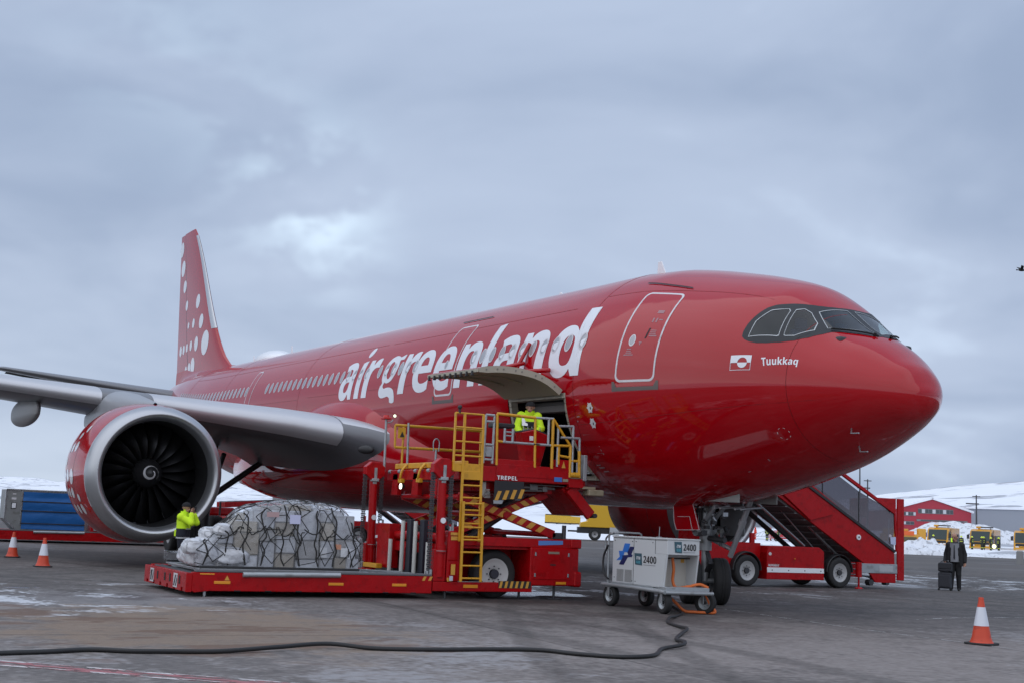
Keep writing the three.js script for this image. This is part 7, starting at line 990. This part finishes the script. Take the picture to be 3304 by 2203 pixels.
// ground crew far off: one body mesh per kind, shared by the copies
{
  const kinds = { red: sdfBody(figure({ ...STAND, elR: [.1, 1.15, .3], haR: [.28, 1.05, .25] }, { bulk: .05, torso: COL.red, torsoLow: COL.red, arm: COL.red, leg: COL.red, hand: COL.glove, neck: COL.red }, false), .03), fire: sdfBody(figure({ ...STAND, elL: [.05, 1.12, -.28], haL: [.2, 1.0, -.2] }, { bulk: .055, torso: COL.fire, torsoLow: COL.fire, arm: COL.fire, leg: COL.fire, hand: COL.glove, neck: COL.fire }, false), .03) };
  const helmet = (() => { const g = new THREE.SphereGeometry(.165, 16, 10, 0, Math.PI * 2, 0, Math.PI * .58); g.translate(.02, 1.68, 0); return g; })(), helmM = phy(lin(.62, .75, .02), { roughness: .3, clearcoat: .6 });
  const bands = [ringAt([0, 1.06, 0], [0, 1, 0], .21, .07, 1.15, 16), ringAt([0, 1.3, 0], [0, 1, 0], .215, .05, 1.15, 16)], legBands = [ringAt([.01, .3, -.105], [0, 1, 0], .1, .08, 1, 12), ringAt([.01, .3, .105], [0, 1, 0], .1, .08, 1, 12)], bandM = std(lin(.62, .68, .10), .5);
  const place = (kind, across, away, turn, y, label, group, vest, s = 1) => { const [x, , z] = far(across, away), p = thing('person', label, 'person', [x, y, z], turn, group); p.scale.setScalar(s); const m = new THREE.Mesh(kinds[kind], bodyMat); m.name = 'body'; p.add(m); if (kind === 'fire') { part('helmet', helmet.clone(), helmM, p); for (const g of [...bands, ...legBands]) part('reflective_band', g.clone(), bandM, p); } else part('hood', (() => { const g = new THREE.SphereGeometry(.13, 14, 10); g.translate(0, 1.68, 0); return g; })(), kind === 'red' && vest === 'y' ? helmM : std(lin(.55, .04, .02), .8), p); if (vest === 'v') part('vest', (() => { const g = new THREE.CylinderGeometry(.235, .22, .55, 18, 1, true); g.scale(1, 1, 1.15); g.translate(0, 1.2, 0); return g; })(), MAT.hiVis, p); return p; };
  const F = [[59.6, 180, 'left end of the row, half behind the snow heap'], [61.6, 178, 'bright yellow vest, left of the person in black', 'v'], [63.5, 180, 'helmet showing just right of the person in black'], [65.0, 180, 'second right of the person in black'], [66.0, 179, 'left of three before the second fire engine'], [66.6, 180, 'middle of three before the second fire engine'], [67.2, 179, 'right of three, beside the round lamp'], [68.3, 179, 'standing apart between the second and third fire engines']];
  F.forEach(([a, d, l, v], i) => place('fire', a, d, i * 1.1, Math.max(0, snowHeight(...(([x, , z]) => [x, z])(far(a, d)))), 'person in dark fire kit, ' + l, 'fire crew in front of the fire engines', v));
  const gy = (a, d) => { const [x, , z] = far(a, d); return Math.max(0, snowHeight(x, z)); };
  for (const [a, d, l, v] of [[36.8, 190, 'person in red overalls seen alone left of the stair post'], [37.2, 181, 'person in red overalls right of the stair post'], [38.4, 181, 'person in red overalls farthest right of the red suited people']]) place('red', a, d, 1.5 + a, gy(a, d), l, 'red suited people on the snow', v);
  for (const [a, d, t, l] of [[36.3, 179, 2, 'person in dark fire kit left of the red suited pair'], [37.7, 178, 1, 'person in dark fire kit in front of the red suited pair']]) place('fire', a, d, t, gy(a, d), l, 'fire crew on the snow behind the stairs');
  const [lx, , lz] = far(66.9, 177), lamp = thing('portable_lamp', 'round lit hand lamp held among the fire crew', 'lamp', [lx, 1.0, lz]); const s = new THREE.SphereGeometry(.28, 16, 12); part('lamp_glass', s, std(lin(.9, .9, .5), .3, 0, { emissive: lin(2.2, 2.2, .9) }), lamp); part('lamp_case', ringAt([0, 0, 0], [flatF.x, 0, flatF.z], .29, .2), MAT.black, lamp);
}
single('concrete_bollard', (() => { const g = new THREE.LatheGeometry([[.001, 1.05], [.2, 1.04], [.27, .95], [.3, .1], [.3, 0]].map((p) => new THREE.Vector2(...p)), 20); const [x, , z] = far(39.8, 100); g.translate(x, 0, z); return g; })(), std(lin(.22, .22, .22), .8), 'round grey concrete post near the right edge of the apron', 'bollard');
// tow tractor and dollies behind the cargo pallet
{
  const t = thing('tow_tractor', 'red tow tractor half hidden behind the cargo pallet and the engine', 'tow tractor', [-44.6, 0, -.2], .3); part('body', [box(-2.6, 1.6, .5, 1.35, -.9, .9, .1), box(-2.4, -.6, 1.35, 1.75, -.8, .8, .1)], MAT.redPaint, t); part('tail_lamp', [box(1.6, 1.63, 1.0, 1.2, -.6, -.3), box(1.6, 1.63, 1.0, 1.2, .3, .6)], MAT.amber, t); part('number_plate', [box(1.6, 1.63, .95, 1.1, -.15, .1)], MAT.white, t); for (const s of [-1.6, .8]) for (const k of [-.8, .8]) wheelParts(t, s, .45, k, .45, .3, 'z', { rim: .25, seg: 24 }).name = 'wheel'; part('exhaust', rod([-.3, 1.3, .3], [-.3, 2.0, .3], .05), MAT.black, t);
  const b = thing('belt_loader', 'red belt loader with a long low boom behind the cargo pallet', 'belt loader', [-51.3, 0, -4.6], .25); part('boom', beam([0, 1.9, 3.2], [0, 2.35, -3.6], .9, .28), MAT.redPaint, b); part('belt', beam([0, 2.05, 3.1], [0, 2.5, -3.5], .7, .04), MAT.black, b); part('chassis', box(-.8, .8, .45, 1.2, -2.4, 2.4, .1), MAT.redPaint, b); part('boom_strut', [rod([.5, 1.1, 1.5], [.4, 1.95, 1.5], .06), rod([.5, 1.1, -1.8], [.4, 2.1, -1.8], .06)], MAT.steel, b); for (const s of [-1.6, 1.6]) for (const k of [-.8, .8]) wheelParts(b, k, .4, s, .4, .25, 'x', { rim: .22, seg: 24 }).name = 'wheel'; part('grey_box', box(-.2, .3, 2.2, 2.6, -.6, -.1), MAT.greyPaint, b);
}
// gull at the right edge
{
  const p = (() => { const d = 60, u = (3298 - 1652) / 4146.5, v = -(872 - 1101.5) / 4146.5, U = V(0.10136, 0.98953, 0.10278); return FX.clone().addScaledVector(FF, d).addScaledVector(FR, u * d).addScaledVector(U, v * d); })();
  const b = thing('bird', 'small dark bird in flight at the right edge of the sky', 'bird', p.toArray(), yaw); const body = new THREE.SphereGeometry(.06, 14, 10); body.scale(2.6, 1, 1); part('body', body, MAT.blackMatte, b); for (const s of [-1, 1]) { const w = poly([[-.08, 0], [.07, 0], [.02, .28], [-.12, .34]], .012, .003); w.rotateX(s * 1.0); part('wing', w, MAT.blackMatte, b); } part('tail', poly([[-.26, -.03], [-.12, -.015], [-.12, .015], [-.26, .03]], .01, .002), MAT.blackMatte, b);
}
scene.traverse((o) => { if (o.isMesh) { o.castShadow = true; o.receiveShadow = true; } });
renderer.render(scene, camera);
